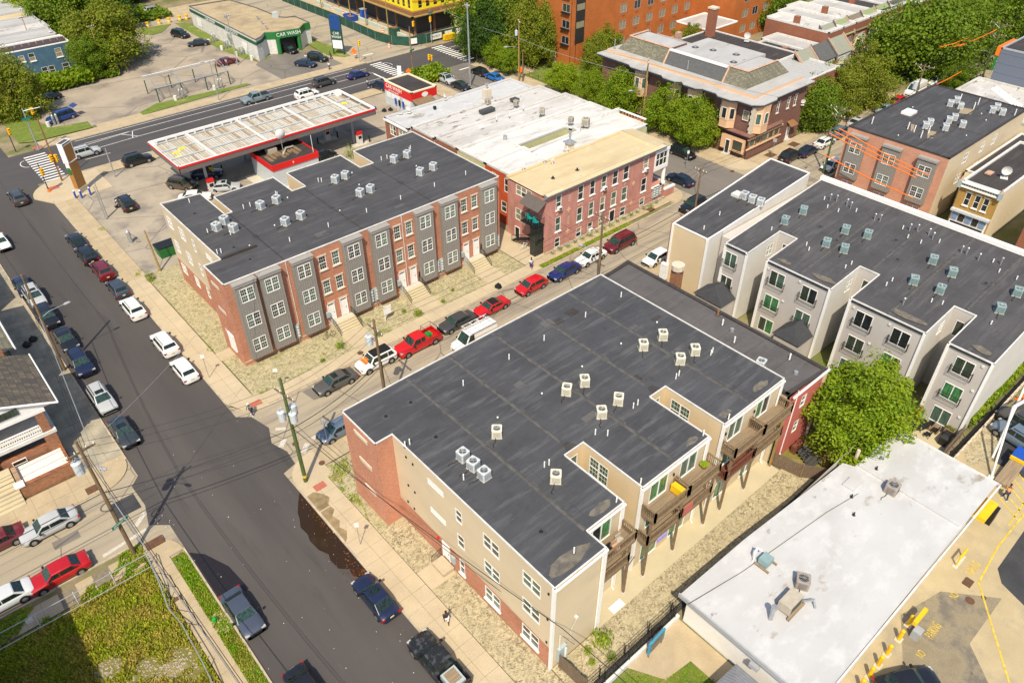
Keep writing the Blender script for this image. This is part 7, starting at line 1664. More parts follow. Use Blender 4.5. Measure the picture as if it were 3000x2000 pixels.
# ---------------------------------------------------------------- new brick block with orange covers
E_=thing('new_brick_building','new salmon brick block with grey bays, buff side wall and clean charcoal roof','apartment building',(116,40,0))
polyE=[(105,32.4),(130.5,32.4),(130.5,46.4),(105,46.8)]
hE=[(110.4,111.7,7.5,9.0),(115.8,117.0,7.5,9.0),(119.8,121.0,7.5,9.0),(110.3,111.6,4.5,5.9),(115.6,116.9,4.9,6.0)]
mass(E_,polyE,0,10.0,lambda ax,c: [(None,brick_pink if ax == 'X-' else siding_buff)],{('Y-',32.4): hE},roof_a,None,roof_blk,.3,.1,.12)
for h in hE: window(E_,Wall('Y-',32.4),*h,kind='double',panes=[g_dark,g_olive])
WE=Wall('X-',105)
for i,y0 in enumerate((33.5,38.5,43.5)):
    y1=y0+2.5;w_=Wall('X-',104.35);hs=[(y0+.4,y1-.4,6.75,8.3),(y0+.4,y1-.4,3.7,5.2)]
    mb=MB();wall_faces(mb,w_,y0,y1,2.9,9.1,hs,bay_grey);mb.box(104.36,104.98,y0,y0+.04,2.9,9.1);mb.box(104.36,104.98,y1-.04,y1,2.9,9.1);mb.box(104.37,104.98,y0,y1,2.88,2.94);bo=obj('bay',mb,E_)
    mb=MB().mat(bay_grey2);mb.box(104.2,104.98,y0-.1,y1+.1,9.1,9.4);obj('bay_cap',mb,bo)
    for k in range(9):
        yy=y0+.02+(y1-y0-.06)*k/8;mb=MB().mat(bay_grey2)
        for a_,b__ in ([(2.9,9.1)] if not y0+.36 < yy < y1-.36 else [(2.9,3.6),(5.3,6.65),(8.4,9.1)]): mb.box(104.318,104.352,yy-.02,yy+.02,a_,b__)
        obj('batten',mb,bo)
    for h in hs: window(E_,w_,*h,kind='doubleg',d=0)
    window(E_,WE,y0+.4,y1-.4,.7,2.3,'doubleg',d=.02)
vents(E_,DATA['pipe_e'],9.98,.7,.07,None,style='hook');mb=MB().mat(white);mb.box(115.0,117.0,42.7,44.2,9.98,10.35);obj('roof_hatch',mb,E_)
seams(E_,[(105.4,37.2,130,37.6),(116,33,116,46)],9.98,roof_blk,.35);vents(E_,[(118.5,44.1),(123.6,36.2),(107,40.5),(114,34.2),(121.6,34.7)],9.98,style='cap')
mb=MB().mat(plain('roof_sand',(.3,.24,.15),.9))
for a_ in ([(110,40.2),(112.4,41.3),(112.6,40.9),(110.1,39.8)],[(121.5,38.6),(124.2,39.4),(124.6,37.6),(122.3,37.2)],[(109,37.3),(112,38.7),(112.4,37.6),(110,36.9)]): mb=MB().mat(bpy.data.materials['roof_sand']);mb.face([(p[0],p[1],9.99) for p in a_]);obj('roof_patch',mb,E_)
place_acs(ac_grey,DATA['ac_e'],9.98,lambda i: 'pale air conditioner on the brick block, ' + ['left of the far trio','top of the far trio','right of the far trio','left of the nearest pair','right of the nearest pair','left of the two beside the bent pipes','right of the two beside the bent pipes','standing just below the middle pair','standing right of the middle cluster','left of the right hand trio','top of the right hand trio','right of the right hand trio'][i],'air conditioners on the new brick block',deg=30)

# yellow brick shop, its neighbours
F_=thing('yellow_brick_shop','yellow brick shop with white balustrade cornice and pale blue shop windows','shop',(113,27.5,0))
hF=[(28.3,29.0,4.5,6.3),(27.1,27.8,4.5,6.3),(26.0,26.7,4.5,6.3)]
mass(F_,[(105.5,25.0),(124,25.0),(124,30.0),(105.5,30.0)],0,7.5,lambda ax,c: [(None,brick_yel if ax == 'X-' else cream)],{('X-',105.5): hF},roof_blk,None,white_d,.3,.1,.25)
for h in hF: window(F_,Wall('X-',105.5),*h,sill=white,lintel=cream,panes=[g_dark])
mb=MB().mat(white);mb.box(105.1,105.48,25.0,30.0,6.9,7.1);mb.box(105.1,105.48,25.0,30.0,7.45,7.62);mb.mat(meter_m);mb.box(104.9,105.5,24.8,25.2,6.8,7.8);mb.box(104.9,105.5,29.9,30.3,6.8,7.8)
for k in range(14): mb.box(105.2,105.4,25.3+k*.34,25.4+k*.34,7.1,7.45)
obj('cornice_balustrade',mb,F_);mb=MB().mat(copper)
for y in (25.0,30.1): mb.cyl(105.2,y,7.8,8.3,.22,.08,8)
obj('finial',mb,F_)
mb=MB().mat(ac_grey);mb.box(104.9,105.48,25.0,30.0,3.5,3.8);obj('shop_cornice',mb,F_)
mb=MB().mat(white);mb.box(105.3,105.48,25.2,29.8,.3,3.4);obj('shop_frame',mb,F_)
for k in range(5): mb=MB().mat([g_blue,g_dark,g_blue,g_dark,g_blue][k]);mb.box(105.2,105.3,25.35+k*.9,26.1+k*.9,2.3,3.3);obj('pane',mb,F_)
mb=MB().mat(g_dark);mb.box(105.22,105.3,25.4,29.6,.4,2.0);obj('shop_window',mb,F_);dish(F_,110.5,26.8,7.5,200,1.5);mb=MB().mat(copper);mb.box(109.6,110.8,28.2,29,7.6,7.8);obj('scrap_board',mb,F_)
flat_house('narrow_house','black roofed building with torn white roofing beside the new brick block',112,131,30.3,32.0,6.2,cream,roof_blk)
t=flat_house('narrow_house','yellow brick rear wing under the black flat roof at the right edge',124.2,140,22.5,30.2,6.4,brick_yel,roof_blk)
t=flat_house('brick_house','red brick house cut by the right edge past the shadowed alley',104.8,118,13,21.0,8.2,brick_dark,roof_blk,holes={('X-',104.8): [(18.4,19.6,5,6.8),(15,16.2,5,6.8)]})
t=flat_house('brick_house','orange brick house with a green door lamp at the right edge',104.8,118,4,12.8,8.2,brick_tower,roof_blk)
R1=thing('clad_shell_building','windowless block clad in grey blue sheets with orange corner edging','building',(158,46,0))
mass(R1,[(150,26),(172,26),(172,44.7),(150,44.7)],0,12.0,[(None,sheath_b)],{},roof_blk,None,grey_paint,.25,.1,.2);mb=MB().mat(orange_p);mb.box(149.7,156,44.75,45.3,10.8,12.3);obj('corner_edging',mb,R1);mb=MB().mat(green_p);mb.box(149.6,149.9,44.75,45.1,8.5,10.7);obj('green_edging',mb,R1)
mass(R1,[(134,27),(149.9,27),(149.9,46.5),(134,46.5)],0,6.5,[(None,cream)],{},roof_white,None,roof_white,.5,.2,.3,('wall','lower_roof','lower_coping'))
mb=MB().mat(galv)
for k in range(5): mb.tube([(140+k*.5,36,6.5),(140+k*.5,41,8.5)],.05,4)
for k in range(5): mb.tube([(139.8,36+k,6.6+k*.4),(142.4,36+k,6.6+k*.4)],.04,4)
obj('rack_frame',mb,R1)

# ---------------------------------------------------------------- construction site
K=thing('construction_building','half built block wrapped in bright yellow sheathing over an open steel ground floor','construction site building',(125,160,0))
hK=[(103.2+2.1*k,104.3+2.1*k,z,z+2.0) for k in range(8) for z in (6.2,9.5,12.5)];hK2=[(150.4+2.1*k,151.5+2.1*k,z,z+2.0) for k in range(15) for z in (6.2,9.5,12.5)]
mass(K,[(101.6,149.5),(122,149.5),(122,190),(101.6,190)],5.8,16,[(None,sheath)],{('Y-',149.5): hK,('X-',101.6): hK2},roof_blk,None)
for ax,c,hh in (('Y-',149.5,hK),('X-',101.6,hK2)):
    for h in hh: mb=MB().mat(g_dark);Wall(ax,c).box(mb,h[0]-.05,h[1]+.05,h[2]-.05,h[3]+.05,-.3,-.2);mb.mat(wood_post);Wall(ax,c).box(mb,h[0],h[0]+.12,h[2],h[3],-.2,-.1);Wall(ax,c).box(mb,h[1]-.12,h[1],h[2],h[3],-.2,-.1);Wall(ax,c).box(mb,h[0]+.12,h[1]-.12,h[2]+.6,h[2]+.72,-.2,-.1);obj('window_opening',mb,K)
mb=MB().mat(rust);mb.box(101.0,122.6,148.9,190.5,4.9,5.75);mb.mat(wood_post);mb.box(100.4,101.0,148.3,190,4.75,4.95);mb.box(100.4,122.6,148.3,148.9,4.75,4.95);obj('steel_edge',mb,K)
for x,y in ((102.5,150.5),(108,150.5),(114,150.5),(120,150.5),(102.5,158),(102.5,166),(102.5,175),(102.5,184)): mb=MB().mat(rust);mb.box(x-.18,x+.18,y-.18,y+.18,0,4.9);obj('steel_column',mb,K)
mb=MB().mat(ac_dark);mb.box(104,122,152,189,0,4.8);obj('inner_shade_block',mb,K)  # dark block stands in for the shade inside the open ground floor
mb=MB().mat(plain('concrete_wall_pale',(.45,.5,.42),.8));mb.box(99.5,100,150,190,0,.9);mb.box(100,121,147.6,148,0,.9);obj('retaining_wall',mb,K)
mb=MB().mat(orange_p);mb.tube([(101.4,149.3,8.2),(108,149.3,7.2),(116,149.3,8.0)],.06,4);mb.tube([(101.4,150,8.8),(101.4,160,7.2),(101.4,172,9)],.06,4);mb.tube([(101.4,149.3,9.6),(108,149.3,9.4),(118,149.3,9.8)],.06,4);obj('safety_rope',mb,K)
mb=MB().mat(trash_w);mb.box(103.4,105.6,149.35,149.48,8.6,10.0);obj('site_banner',mb,K);text('INTECH',.5,red_p,K,Wall('Y-',149.35).M(104.5,104.5,9.3,.02) @ Matrix.Rotation(PI/2,4,'X'),'lettering')
fp=[(94.3,198.8),(94.5,185.6),(94.8,174.5),(94.5,164.1),(94.2,154.4),(95.0,149.0),(97.4,145.6),(101.5,144.9),(111.9,144.6),(122,144.6)]
t=thing('site_hoarding','green mesh hoarding curving round the building site corner','fence',(97,146,0))
for a_,b__ in zip(fp,fp[1:]):
    n_=max(1,int(math.hypot(b__[0]-a_[0],b__[1]-a_[1])/3.2))
    for k in range(n_):
        p=[a_[j]+(b__[j]-a_[j])*k/n_ for j in (0,1)];q=[a_[j]+(b__[j]-a_[j])*(k+1)/n_ for j in (0,1)];d_=Vector((q[0]-p[0],q[1]-p[1],0)).normalized()*.0;nn=Vector((-(q[1]-p[1]),q[0]-p[0],0)).normalized()*.03
        mb=MB().mat(dkgreen);mb.rings([[(p[0]-nn.x,p[1]-nn.y,.1),(p[0]+nn.x,p[1]+nn.y,.1),(p[0]+nn.x,p[1]+nn.y,2.0),(p[0]-nn.x,p[1]-nn.y,2.0)],[(q[0]-nn.x,q[1]-nn.y,.1),(q[0]+nn.x,q[1]+nn.y,.1),(q[0]+nn.x,q[1]+nn.y,2.0),(q[0]-nn.x,q[1]-nn.y,2.0)]]);obj('mesh_panel',mb,t)
        mb=MB().mat(galv);mb.cyl(p[0],p[1],0,2.1,.05,n=6);obj('fence_post',mb,t)
for i,(x,y,tx,w,deg) in enumerate(((98.2,145.1,'',1.5,-14),(104,144.6,'INTECH',3.0,-1),(107.4,144.5,'',2.0,-1),(110.4,144.4,'',1.8,-1))):
    Mx=Matrix.Translation((x,y,1.1)) @ Matrix.Rotation(R(deg),4,'Z');mb=MB().mat(trash_w);mb.box(-w/2,w/2,-.1,-.05,-.6,.6);obj('sign_board',mb,t,Mx)
    if tx: text(tx,.62,trim_blk,t,Mx @ Matrix.Translation((0,-.11,0)) @ Matrix.Rotation(PI/2,4,'X'))
for i,(x,y) in enumerate(((100.2,146.6),(104.6,147.2),(98.5,158),(99,176),(99.5,182),(93.2,147.5),(84.1,146.8),(98.0,146.9))):
    t=thing('traffic_barrel','orange and white striped barrel ' + ['by the site column nearest the corner','beside the second signal on site','near the blue toilet','far along the site fence','farthest along the site fence','on the cross street edge','at the car wash corner work zone','inside the hoarding bend'][i],'traffic barrel',(x,y,0),0,'orange barrels of the building site');mb=MB().mat(orange_p)
    for k in range(5): mb.mat(orange_p if k % 2 == 0 else trash_w);mb.cyl(x,y,k*.22,k*.22+.22,.3-.02*k,.29-.02*k,10)
    obj('barrel_body',mb,t)
t=thing('portable_toilet','blue portable toilet on the building site','portable toilet',(101,170,0));mb=MB().mat(blue_p);mb.box(100.4,101.6,169.4,170.6,0,2.4);obj('cabin',mb,t);mb=MB().mat(grey_paint);mb.box(100.3,101.7,169.3,170.7,2.4,2.55);obj('roof',mb,t);mb=MB().mat(plain('toilet_door',(.02,.12,.42)));mb.box(100.38,100.4,169.6,170.4,.1,2.2);obj('door',mb,t)
t=thing('skip_container','blue open skip beside the pale site wall','skip',(98.3,171.5,0));mb=MB().mat(blue_p);mb.rings([[(97.4,170,0),(99.2,170,0),(99.2,173,0),(97.4,173,0)],[(97.2,169.7,1.3),(99.4,169.7,1.3),(99.4,173.3,1.3),(97.2,173.3,1.3)]],True,False);obj('hull',mb,t);mb=MB().mat(rust);mb.box(97.4,99.2,170,173,.8,.9);obj('rubble',mb,t)
t=thing('site_tank','dark green box tank inside the hoarding','tank',(99.5,154.5,0));mb=MB().mat(dkgreen);mb.box(98.6,100.4,153.6,155.4,0,1.7);obj('tank_body',mb,t);mb=MB().mat(rust);mb.box(98.9,100.1,153.9,155.1,1.7,1.8);obj('hatch',mb,t)
t=thing('guard_hut','small cream guard hut with a window inside the site','hut',(113.6,147.2,0));mass(t,[(112.4,146.4),(114.8,146.4),(114.8,148.6),(112.4,148.6)],0,2.6,[(None,cream)],{('X-',112.4): [(147.0,147.9,1.1,2.0)]},roof_silver,None,cream);window(t,Wall('X-',112.4),147.0,147.9,1.1,2.0)
t=thing('barrier_block','yellow stacked barrier blocks outside the hoarding','barrier',(106.9,143.6,0))
for k in range(4): mb=MB().mat(yellow_p);mb.box(105.4,108.4,143.2,144.0,.1+k*.3,.36+k*.3);obj('barrier_bar',mb,t)
for i in range(4):
    x=110.2+i*3.2;t=thing('jersey_barrier','white concrete barrier, %s in the line outside the hoarding' % ['first','second','third','fourth'][i],'barrier',(x,143.8,0),0,'white barriers outside the hoarding');mb=MB().mat(white_d);mb.rings([[(x,143.5,0),(x,144.1,0),(x,143.92,.9),(x,143.68,.9)],[(x+3.1,143.5,0),(x+3.1,144.1,0),(x+3.1,143.92,.9),(x+3.1,143.68,.9)]]);obj('barrier_body',mb,t)
t=thing('control_cabinet','brown brick clad control box at the far pavement corner','cabinet',(102.6,124.4,0));mb=MB().mat(brick_brown);mb.box(102,103.2,124,124.9,.1,2.4);obj('cabinet_body',mb,t);mb=MB().mat(stone_l);mb.box(101.9,103.3,123.9,125,2.4,2.5);obj('cap',mb,t)

# ---------------------------------------------------------------- green car wash
L_=thing('green_car_wash','long low white car wash with green fascia, tan roof and wash tunnel mouth','car wash',(72,175,0))
polyL=[(67.7,158.5),(69.5,159.6),(71.3,161.6),(73.0,160.4),(78.4,159.4),(79.2,160.2),(80.8,161.8),(82.3,162),(82.3,168.5),(80.4,169),(79.4,170.4),(79.0,181),(77.4,191.6),(67.8,192.6)]
n_=len(polyL)
for i in range(n_):
    a_,b__=polyL[i],polyL[(i+1) % n_];g0=i in (2,3,4,5,6)
    z0=3.1 if i == 3 else 0
    mb=MB().mat(white_d);mb.face([(a_[0],a_[1],z0),(b__[0],b__[1],z0),(b__[0],b__[1],4.4),(a_[0],a_[1],4.4)]);obj('wall',mb,L_)
    d_=Vector((b__[0]-a_[0],b__[1]-a_[1],0)).normalized();nn=Vector((d_.y,-d_.x,0))
    zf0,zf1=(3.15,4.55) if g0 else (3.35,3.95)
    mb=MB().mat(green_p if g0 else plain('fascia_dark_green',(.02,.09,.035)));mb.rings([[(p[0]+nn.x*o,p[1]+nn.y*o,z) for o,z in ((.0,zf0),(.12,zf0),(.12,zf1),(.0,zf1))] for p in ((a_[0]-d_.x*.05,a_[1]-d_.y*.05),(b__[0]+d_.x*.05,b__[1]+d_.y*.05))]);obj('fascia',mb,L_)
mb=MB().mat(roof_tan);mb.face([(p[0],p[1],4.35) for p in polyL]);obj('roof',mb,L_)
mb=MB().mat(plain('roof_curb_dark',(.1,.1,.1),.8))
for i in range(n_): a_,b__=polyL[i],polyL[(i+1) % n_];mb.tube([(a_[0],a_[1],4.5),(b__[0],b__[1],4.5)],.12,4)
obj('roof_edge',mb,L_)
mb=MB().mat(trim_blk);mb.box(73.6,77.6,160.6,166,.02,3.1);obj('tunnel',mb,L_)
for x in (73.3,78.2): mb=MB().mat(green_p);mb.cyl(x,159.9,0,3.2,.45,n=12);obj('tunnel_column',mb,L_)
text('CAR WASH',1.05,white,L_,Matrix.Translation((75.9,159.72,3.85)) @ Matrix.Rotation(R(-10),4,'Z') @ Matrix.Rotation(PI/2,4,'X'))
text('CAR WASH',.85,white,L_,Matrix.Translation((67.55,181,3.65)) @ Matrix.Rotation(-PI/2,4,'Z') @ Matrix.Rotation(PI/2,4,'X') @ Matrix.Diagonal((1.2,1,1,1)))
text('SOFT CLOTH',.85,white,L_,Matrix.Translation((67.55,170,3.65)) @ Matrix.Rotation(-PI/2,4,'Z') @ Matrix.Rotation(PI/2,4,'X') @ Matrix.Diagonal((1.2,1,1,1)))
for x,y in ((73,164),(74,168),(75,172),(70,178)): mb=MB().mat(galv);mb.cyl(x,y,4.35,5.0,.15,n=8);mb.cyl(x,y,5.0,5.15,.28,n=8);obj('roof_vent',mb,L_)
mb=MB().mat(ac_grey);mb.box(78.3,79.3,170.5,171.4,4.35,5.5);obj('roof_unit',mb,L_)
for k in range(3):
    mb=MB().mat(dkgreen);P=[(67.5,172.2-k*.7+.5*math.sin(q*.9),2.9-q*.4) for q in range(7)];mb.tube(P,.05,4);obj('painted_stroke',mb,L_)
for y0 in (187,163.5): mb=MB().mat(white);Wall('X-',67.72).box(mb,y0,y0+2.4,.8,2.5,0,.04);obj('shutter',mb,L_)
# pylons
def pylon(par_label,x,y,w,d,h,m,deg,cat='sign'):
    return thing('pylon_sign',par_label,cat,(x,y,0),R(deg))
t=thing('pylon_sign','blue topped car wash pylon beside the junction','sign',(82.6,151.0,0));Mx=Matrix.Translation((82.6,151,0)) @ Matrix.Rotation(R(-55),4,'Z')
mb=MB().mat(plain('pylon_blue_dark',(.01,.05,.2)));mb.box(-1.1,1.1,-.2,.2,5.2,8.2);obj('blue_panel',mb,t,Mx);mb=MB().mat(dkgreen);mb.box(-1.1,1.1,-.2,.2,3.2,5.1);obj('green_panel',mb,t,Mx);mb=MB().mat(trash_w);mb.box(-1.1,1.1,-.18,.18,1.4,3.1);obj('price_panel',mb,t,Mx)
for x in (-1.2,1.2): mb=MB().mat(dkgreen);mb.box(x-.1,x+.1,-.15,.15,0,8.2);obj('leg',mb,t,Mx)
text('CAR\nWASH',.75,white,t,Mx @ Matrix.Translation((0,-.22,4.15)) @ Matrix.Rotation(PI/2,4,'X'))
t=thing('pylon_sign','leaning brown pylon with white framed top on the gas station corner','sign',(20.0,121.5,0));Mx=Matrix.Translation((20.0,121.5,0)) @ Matrix.Rotation(R(38),4,'Z')
mb=MB().mat(brown_p);mb.box(-.9,.9,-.35,.35,.9,7.6);obj('pylon_body',mb,t,Mx);mb=MB().mat(conc_l);mb.box(-1,1,-.42,.42,0,.9);obj('plinth',mb,t,Mx)
mb=MB().mat(white)
for z in (7.6,5.0): mb.box(-1.0,1.0,-.42,.42,z,z+.1)
mb.box(-1,1,-.5,-.4,7.95,8.05);mb.box(-1,1,.4,.5,7.95,8.05)
for x in (-.95,.95): mb.box(x-.06,x+.06,-.42,.42,5.0,8.0)
obj('sign_frame',mb,t,Mx);mb=MB().mat(trash_w);mb.box(-.97,-.91,-.3,.3,4.0,4.9);mb.box(-.97,-.91,-.36,.36,6.2,7.3);mb.mat(ac_dark);mb.box(-.8,.8,-.36,.36,7.61,7.99);obj('sign_face',mb,t,Mx);mb=MB().mat(red_p);mb.box(-1.0,-.97,-.3,.3,5.4,6.1);mb.mat(green_p);mb.box(-1.0,-.97,-.25,.25,3.3,4.3);obj('sign_print',mb,t,Mx)
for i,(x,y) in enumerate(((19.3,119.4),(20.6,119.5),(18.6,119.9))):
    t=thing('bollard','blue bollard %s at the foot of the brown pylon' % ['in front','right','left'][i],'bollard',(x,y,.1),0,'blue bollards round the brown pylon');mb=MB().mat(blue_p);mb.cyl(x,y,.05,1.2,.14,n=10);obj('post',mb,t);mb=MB().mat(white);mb.cyl(x,y,1.2,1.35,.14,.05,10);obj('cap',mb,t)

# metal frame stalls
t=thing('stall_frame','bare galvanised frame of three wash stalls without a cover','frame',(50,152,0))
for x in (42.8,47.5,52.3,57.0):
    for y in (149.7,155.5): mb=MB().mat(dkgreen);mb.box(x-.08,x+.08,y-.08,y+.08,0,2.6);obj('post',mb,t)
    mb=MB().mat(galv);mb.tube([(x,149.7,2.6),(x,155.5,3.4)],.06,5)
    for k in range(3): mb.tube([(x+.15*k,149.7,2.6),(x+.9,155.4,3.3-.15*k)],.03,4)
    obj('truss',mb,t)
for y,z,m_ in ((149.7,2.65,galv),(155.5,3.4,white_d),(155.2,3.2,galv)): mb=MB().mat(m_);mb.tube([(42.6,y,z),(57.2,y,z)],.09,5);obj('rail',mb,t)
for i,(x,y) in enumerate(((46.8,148.7),(54.7,149.0),(25.0,151.4),(68.2,160.6),(66.9,165.2),(66.4,171.3),(66.2,177.5))):
    t=thing('vacuum_stand','twin pipe vacuum stand ' + ['left under the bare frame','right under the bare frame','beside the royal blue minivan','nearest the road on the green strip','second on the green strip','third on the green strip','farthest on the green strip'][i],'vacuum',(x,y,0),0,'vacuum stands of the car wash')
    for k in (-.3,.3): mb=MB().mat(galv);mb.cyl(x+k,y,0,1.7,.2,n=8);mb.cyl(x+k,y,1.7,1.95,.2,.05,8);obj('cylinder',mb,t)
    mb=MB().mat(black_metal);mb.tube([(x-.3,y-.2,1.2),(x-.8,y-.5,.4),(x-.2,y-.6,.3),(x+.4,y-.4,.8)],.04,5);obj('hose',mb,t)
    t=thing('litter_bin','pale drum bin ' + ['left under the bare frame','right under the bare frame','by the royal blue minivan','by the nearest vacuum','by the second vacuum','by the third vacuum','by the farthest vacuum'][i],'bin',(x-1.4,y-.3,0),0,'pale drum bins of the car wash');mb=MB().mat(white_d);mb.cyl(x-1.4,y-.3,0,.95,.32,n=10);obj('drum',mb,t)
for i,(x,y) in enumerate(((55.6,197.9),(59.3,199.2),(62.2,199.6),(64.5,199.3),(67.2,199.4),(68.8,199.2),(50,193))):
    t=thing('yellow_barrel','yellow planter barrel, %s of the line behind the car wash lot' % ORD[i+1 if i < 6 else 0],'barrel',(x,y,0),0,'yellow barrels behind the car wash lot');mb=MB().mat(yellow_p);mb.cyl(x,y,0,.5,.42,.36,10);mb.cyl(x,y,.5,1.1,.36,.42,10);obj('drum',mb,t);mb=MB().mat(trash_w);mb.cyl(x,y,.42,.6,.375,n=10);obj('band',mb,t)

# ---------------------------------------------------------------- gas station
G=thing('gas_canopy','long gas station canopy with peeling white deck, red stripe and grey soffit','canopy',(47,112,0))
cx0,cx1,cy0,cy1,cz=30.4,63.5,106.6,118.1,5.9
mb=MB().mat(fascia_brown);mb.box(cx0+.02,cx1-.02,cy0+.02,cy1-.02,4.95,5.05)
for W_,a_,b__ in ((Wall('Y-',cy0),cx0,cx1),(Wall('X-',cx0),cy0,cy1),(Wall('Y+',cy1),cx0,cx1),(Wall('X+',cx1),cy0,cy1)): W_.box(mb,a_,b__,4.95,5.7,-.1,0)
obj('soffit_fascia',mb,G)
mb=MB().mat(red_p)
for W_,a_,b__ in ((Wall('Y-',cy0),cx0,cx1),(Wall('X-',cx0),cy0,cy1),(Wall('Y+',cy1),cx0,cx1),(Wall('X+',cx1),cy0,cy1)): W_.box(mb,a_-.05,b__+.05,5.7,6.0,.0,.06)
obj('red_stripe',mb,G)
mb=MB().mat(white)
for W_,a_,b__ in ((Wall('Y-',cy0),cx0,cx1),(Wall('X-',cx0),cy0,cy1),(Wall('Y+',cy1),cx0,cx1),(Wall('X+',cx1),cy0,cy1)): W_.box(mb,a_-.03,b__+.03,6.0,6.1,-.08,.03);W_.box(mb,a_,b__,5.7,6.0,-.1,-.01)
obj('white_rim',mb,G)
mb=MB().mat(canopy_pan);mb.box(cx0+.1,cx1-.1,cy0+.1,cy1-.1,5.3,5.4);obj('deck',mb,G)
npan=80;w=(cx1-cx0-1.0)/npan
pm=[plain('deck_pan_white',(.52,.485,.42),.6,var=.15),plain('deck_pan_cream',(.45,.39,.29),.6,var=.2),plain('deck_pan_rusty',(.34,.25,.16),.7,var=.3)]
for k in range(npan):
    for (ya,yb) in ((cy0+.9,cy0+3.9),(cy0+4.1,cy0+7.4),(cy0+7.6,cy1-.9)):
        x=cx0+.5+k*w;m_=pm[0] if random.random() < .6 else (pm[1] if random.random() < .75 else pm[2]);mb=MB().mat(m_);h=.1+.03*random.random();mb.box(x+.05,x+w-.05,ya,yb,5.4,5.4+h);obj('deck_panel',mb,G)
for y in (cy0+.75,cy0+4.0,cy0+7.5,cy1-.75):
    mb=MB().mat(ac_grey);mb.box(cx0+.3,cx1-.3,y-.07,y+.07,5.55,5.72);obj('purlin',mb,G)
for x in (36.2,44.4,52.6,60.0):
    mb=MB().mat(white_d);mb.box(x-.2,x+.2,cy0+.2,cy1-.2,5.6,5.85);obj('beam',mb,G)
for k in range(22): mb=MB().mat(white_d);x=cx0+1.0+k*1.5;mb.box(x,x+.08,cy1-.9,cy1-.15,5.4,6.0);mb.box(x,x+.08,cy0+.15,cy0+.7,5.4,5.9);obj('bracket',mb,G)
for x,y in ((32,112.4),(33.2,113.4),(60.8,112.6),(31.7,110.8)): mb=MB().mat(plain('foam_yellow',(.75,.6,.02)));mb.box(x,x+1.0,y,y+.5,5.5,5.62);obj('loose_foam',mb,G)
mb=MB().mat(trash_w);mb.box(62.2,63.2,116.6,117.7,5.5,5.95);mb.box(30.6,31.2,116.9,117.8,5.5,5.85);obj('roof_box',mb,G)
for k,(x,y) in enumerate(((34.5,108.6),(43.5,109.2),(50.5,110.2),(60.2,109.2),(34.5,115.6),(43.5,115.6),(52,115.6),(60.2,115.6))):
    mb=MB().mat(grey_paint);mb.box(x-.16,x+.16,y-.16,y+.16,0,4.95);obj('column',mb,G)
t=thing('satellite_dish','big grey mesh dish standing behind the canopy over the shop roof','satellite dish',(45.8,106.0,3.6));
mb=MB().mat(galv);mb.tube([(45.8,105.4,3.7),(45.8,105.4,6.6)],.06,6);obj('mast',mb,t);mb=MB().mat(white_d)
mb.rings([[(45.8+q*.8*math.cos(2*PI*j/16),105.3-.35*(1-q*q),7.0+q*.8*math.sin(2*PI*j/16)) for j in range(16)] for q in (.05,.4,.75,1)],True,False);obj('bowl',mb,t)
for i,(x,y) in enumerate(((34.6,107.9),(60.6,108.0),(57.5,113.2),(37,114))):
    t=thing('gas_pump','gas pump ' + ['at the near end of the canopy beside the silver sedan','at the far end of the canopy near the green shrub','in deep shade toward the far end','in the shade at the near end'][i],'gas pump',(x,y,0),0,'gas pumps under the canopy')
    mb=MB().mat(conc_l);mb.box(x-1.6,x+1.6,y-.6,y+.6,0,.16);obj('island',mb,t);mb=MB().mat(white_d);mb.box(x-.45,x+.45,y-.3,y+.3,.16,1.9);obj('pump_body',mb,t)
    mb=MB().mat(red_p);mb.box(x-.5,x+.5,y-.34,y+.34,1.9,2.45);obj('pump_head',mb,t);mb=MB().mat(trim_blk);mb.box(x-.3,x+.3,y-.33,y-.3,1.2,1.7);mb.tube([(x+.46,y-.1,1.6),(x+.65,y-.2,.8),(x+.5,y-.1,.6)],.03,4);obj('display',mb,t)
    for k in (-1.9,1.9): mb=MB().mat(trim_blk);mb.cyl(x+k,y,0,1.1,.12,n=8);obj('guard_post',mb,t)
S_=thing('station_shop','small station shop with red band and cluttered flat roof below the canopy','shop',(46,105.5,0))
mass(S_,[(42.3,102.4),(49.9,102.4),(49.9,109.6),(42.3,109.6)],0,3.7,[(None,ac_grey)],{},roof_blk,None)
mb=MB().mat(red_p)
for W_,a_,b__ in ((Wall('Y-',102.4),42.2,50.0),(Wall('X-',42.3),102.4,109.7),(Wall('X+',49.9),102.4,109.7),(Wall('Y+',109.6),42.2,50)): W_.box(mb,a_,b__,3.05,3.95,0,.12)
obj('red_band',mb,S_);mb=MB().mat(wood_rail)
for k in range(8): mb.box(43+.7*k,43.5+.7*k,104+.5*(k % 3),106.4+.5*(k % 2),3.7,3.85+.05*(k % 3))
obj('roof_lumber',mb,S_)
mb=MB().mat(ac_tan);mb.box(44,45.4,106.6,108,3.7,4.5);mb.tube([(45.5,105,3.9),(46.5,106,4.3),(48,106.5,4.0)],.18,6);obj('roof_duct',mb,S_)
mb=MB().mat(conc_l);mb.box(41.6,50.6,101.6,102.38,0,.14);mb.box(40.6,42.28,101.6,109.6,0,.14);obj('shop_apron',mb,S_);text('P',.5,white,S_,Wall('Y-',102.4).M(45.7,45.7,3.5,.13) @ Matrix.Rotation(PI/2,4,'X'))
mb=MB().mat(white);mb.tube([(49.4,102.7,3.9),(49.4,102.7,6.6)],.04,5);obj('antenna',mb,S_)
N_=thing('red_kiosk','red and grey car wash kiosk with flat black roof beside the junction','kiosk',(77,116.5,0))
mass(N_,[(74.5,112.2),(80.1,112.2),(80.1,120.9),(74.5,120.9)],0,4.2,[(2.6,ac_grey),(None,red_p)],{},roof_blk,None,cream,.4,.1,.15)
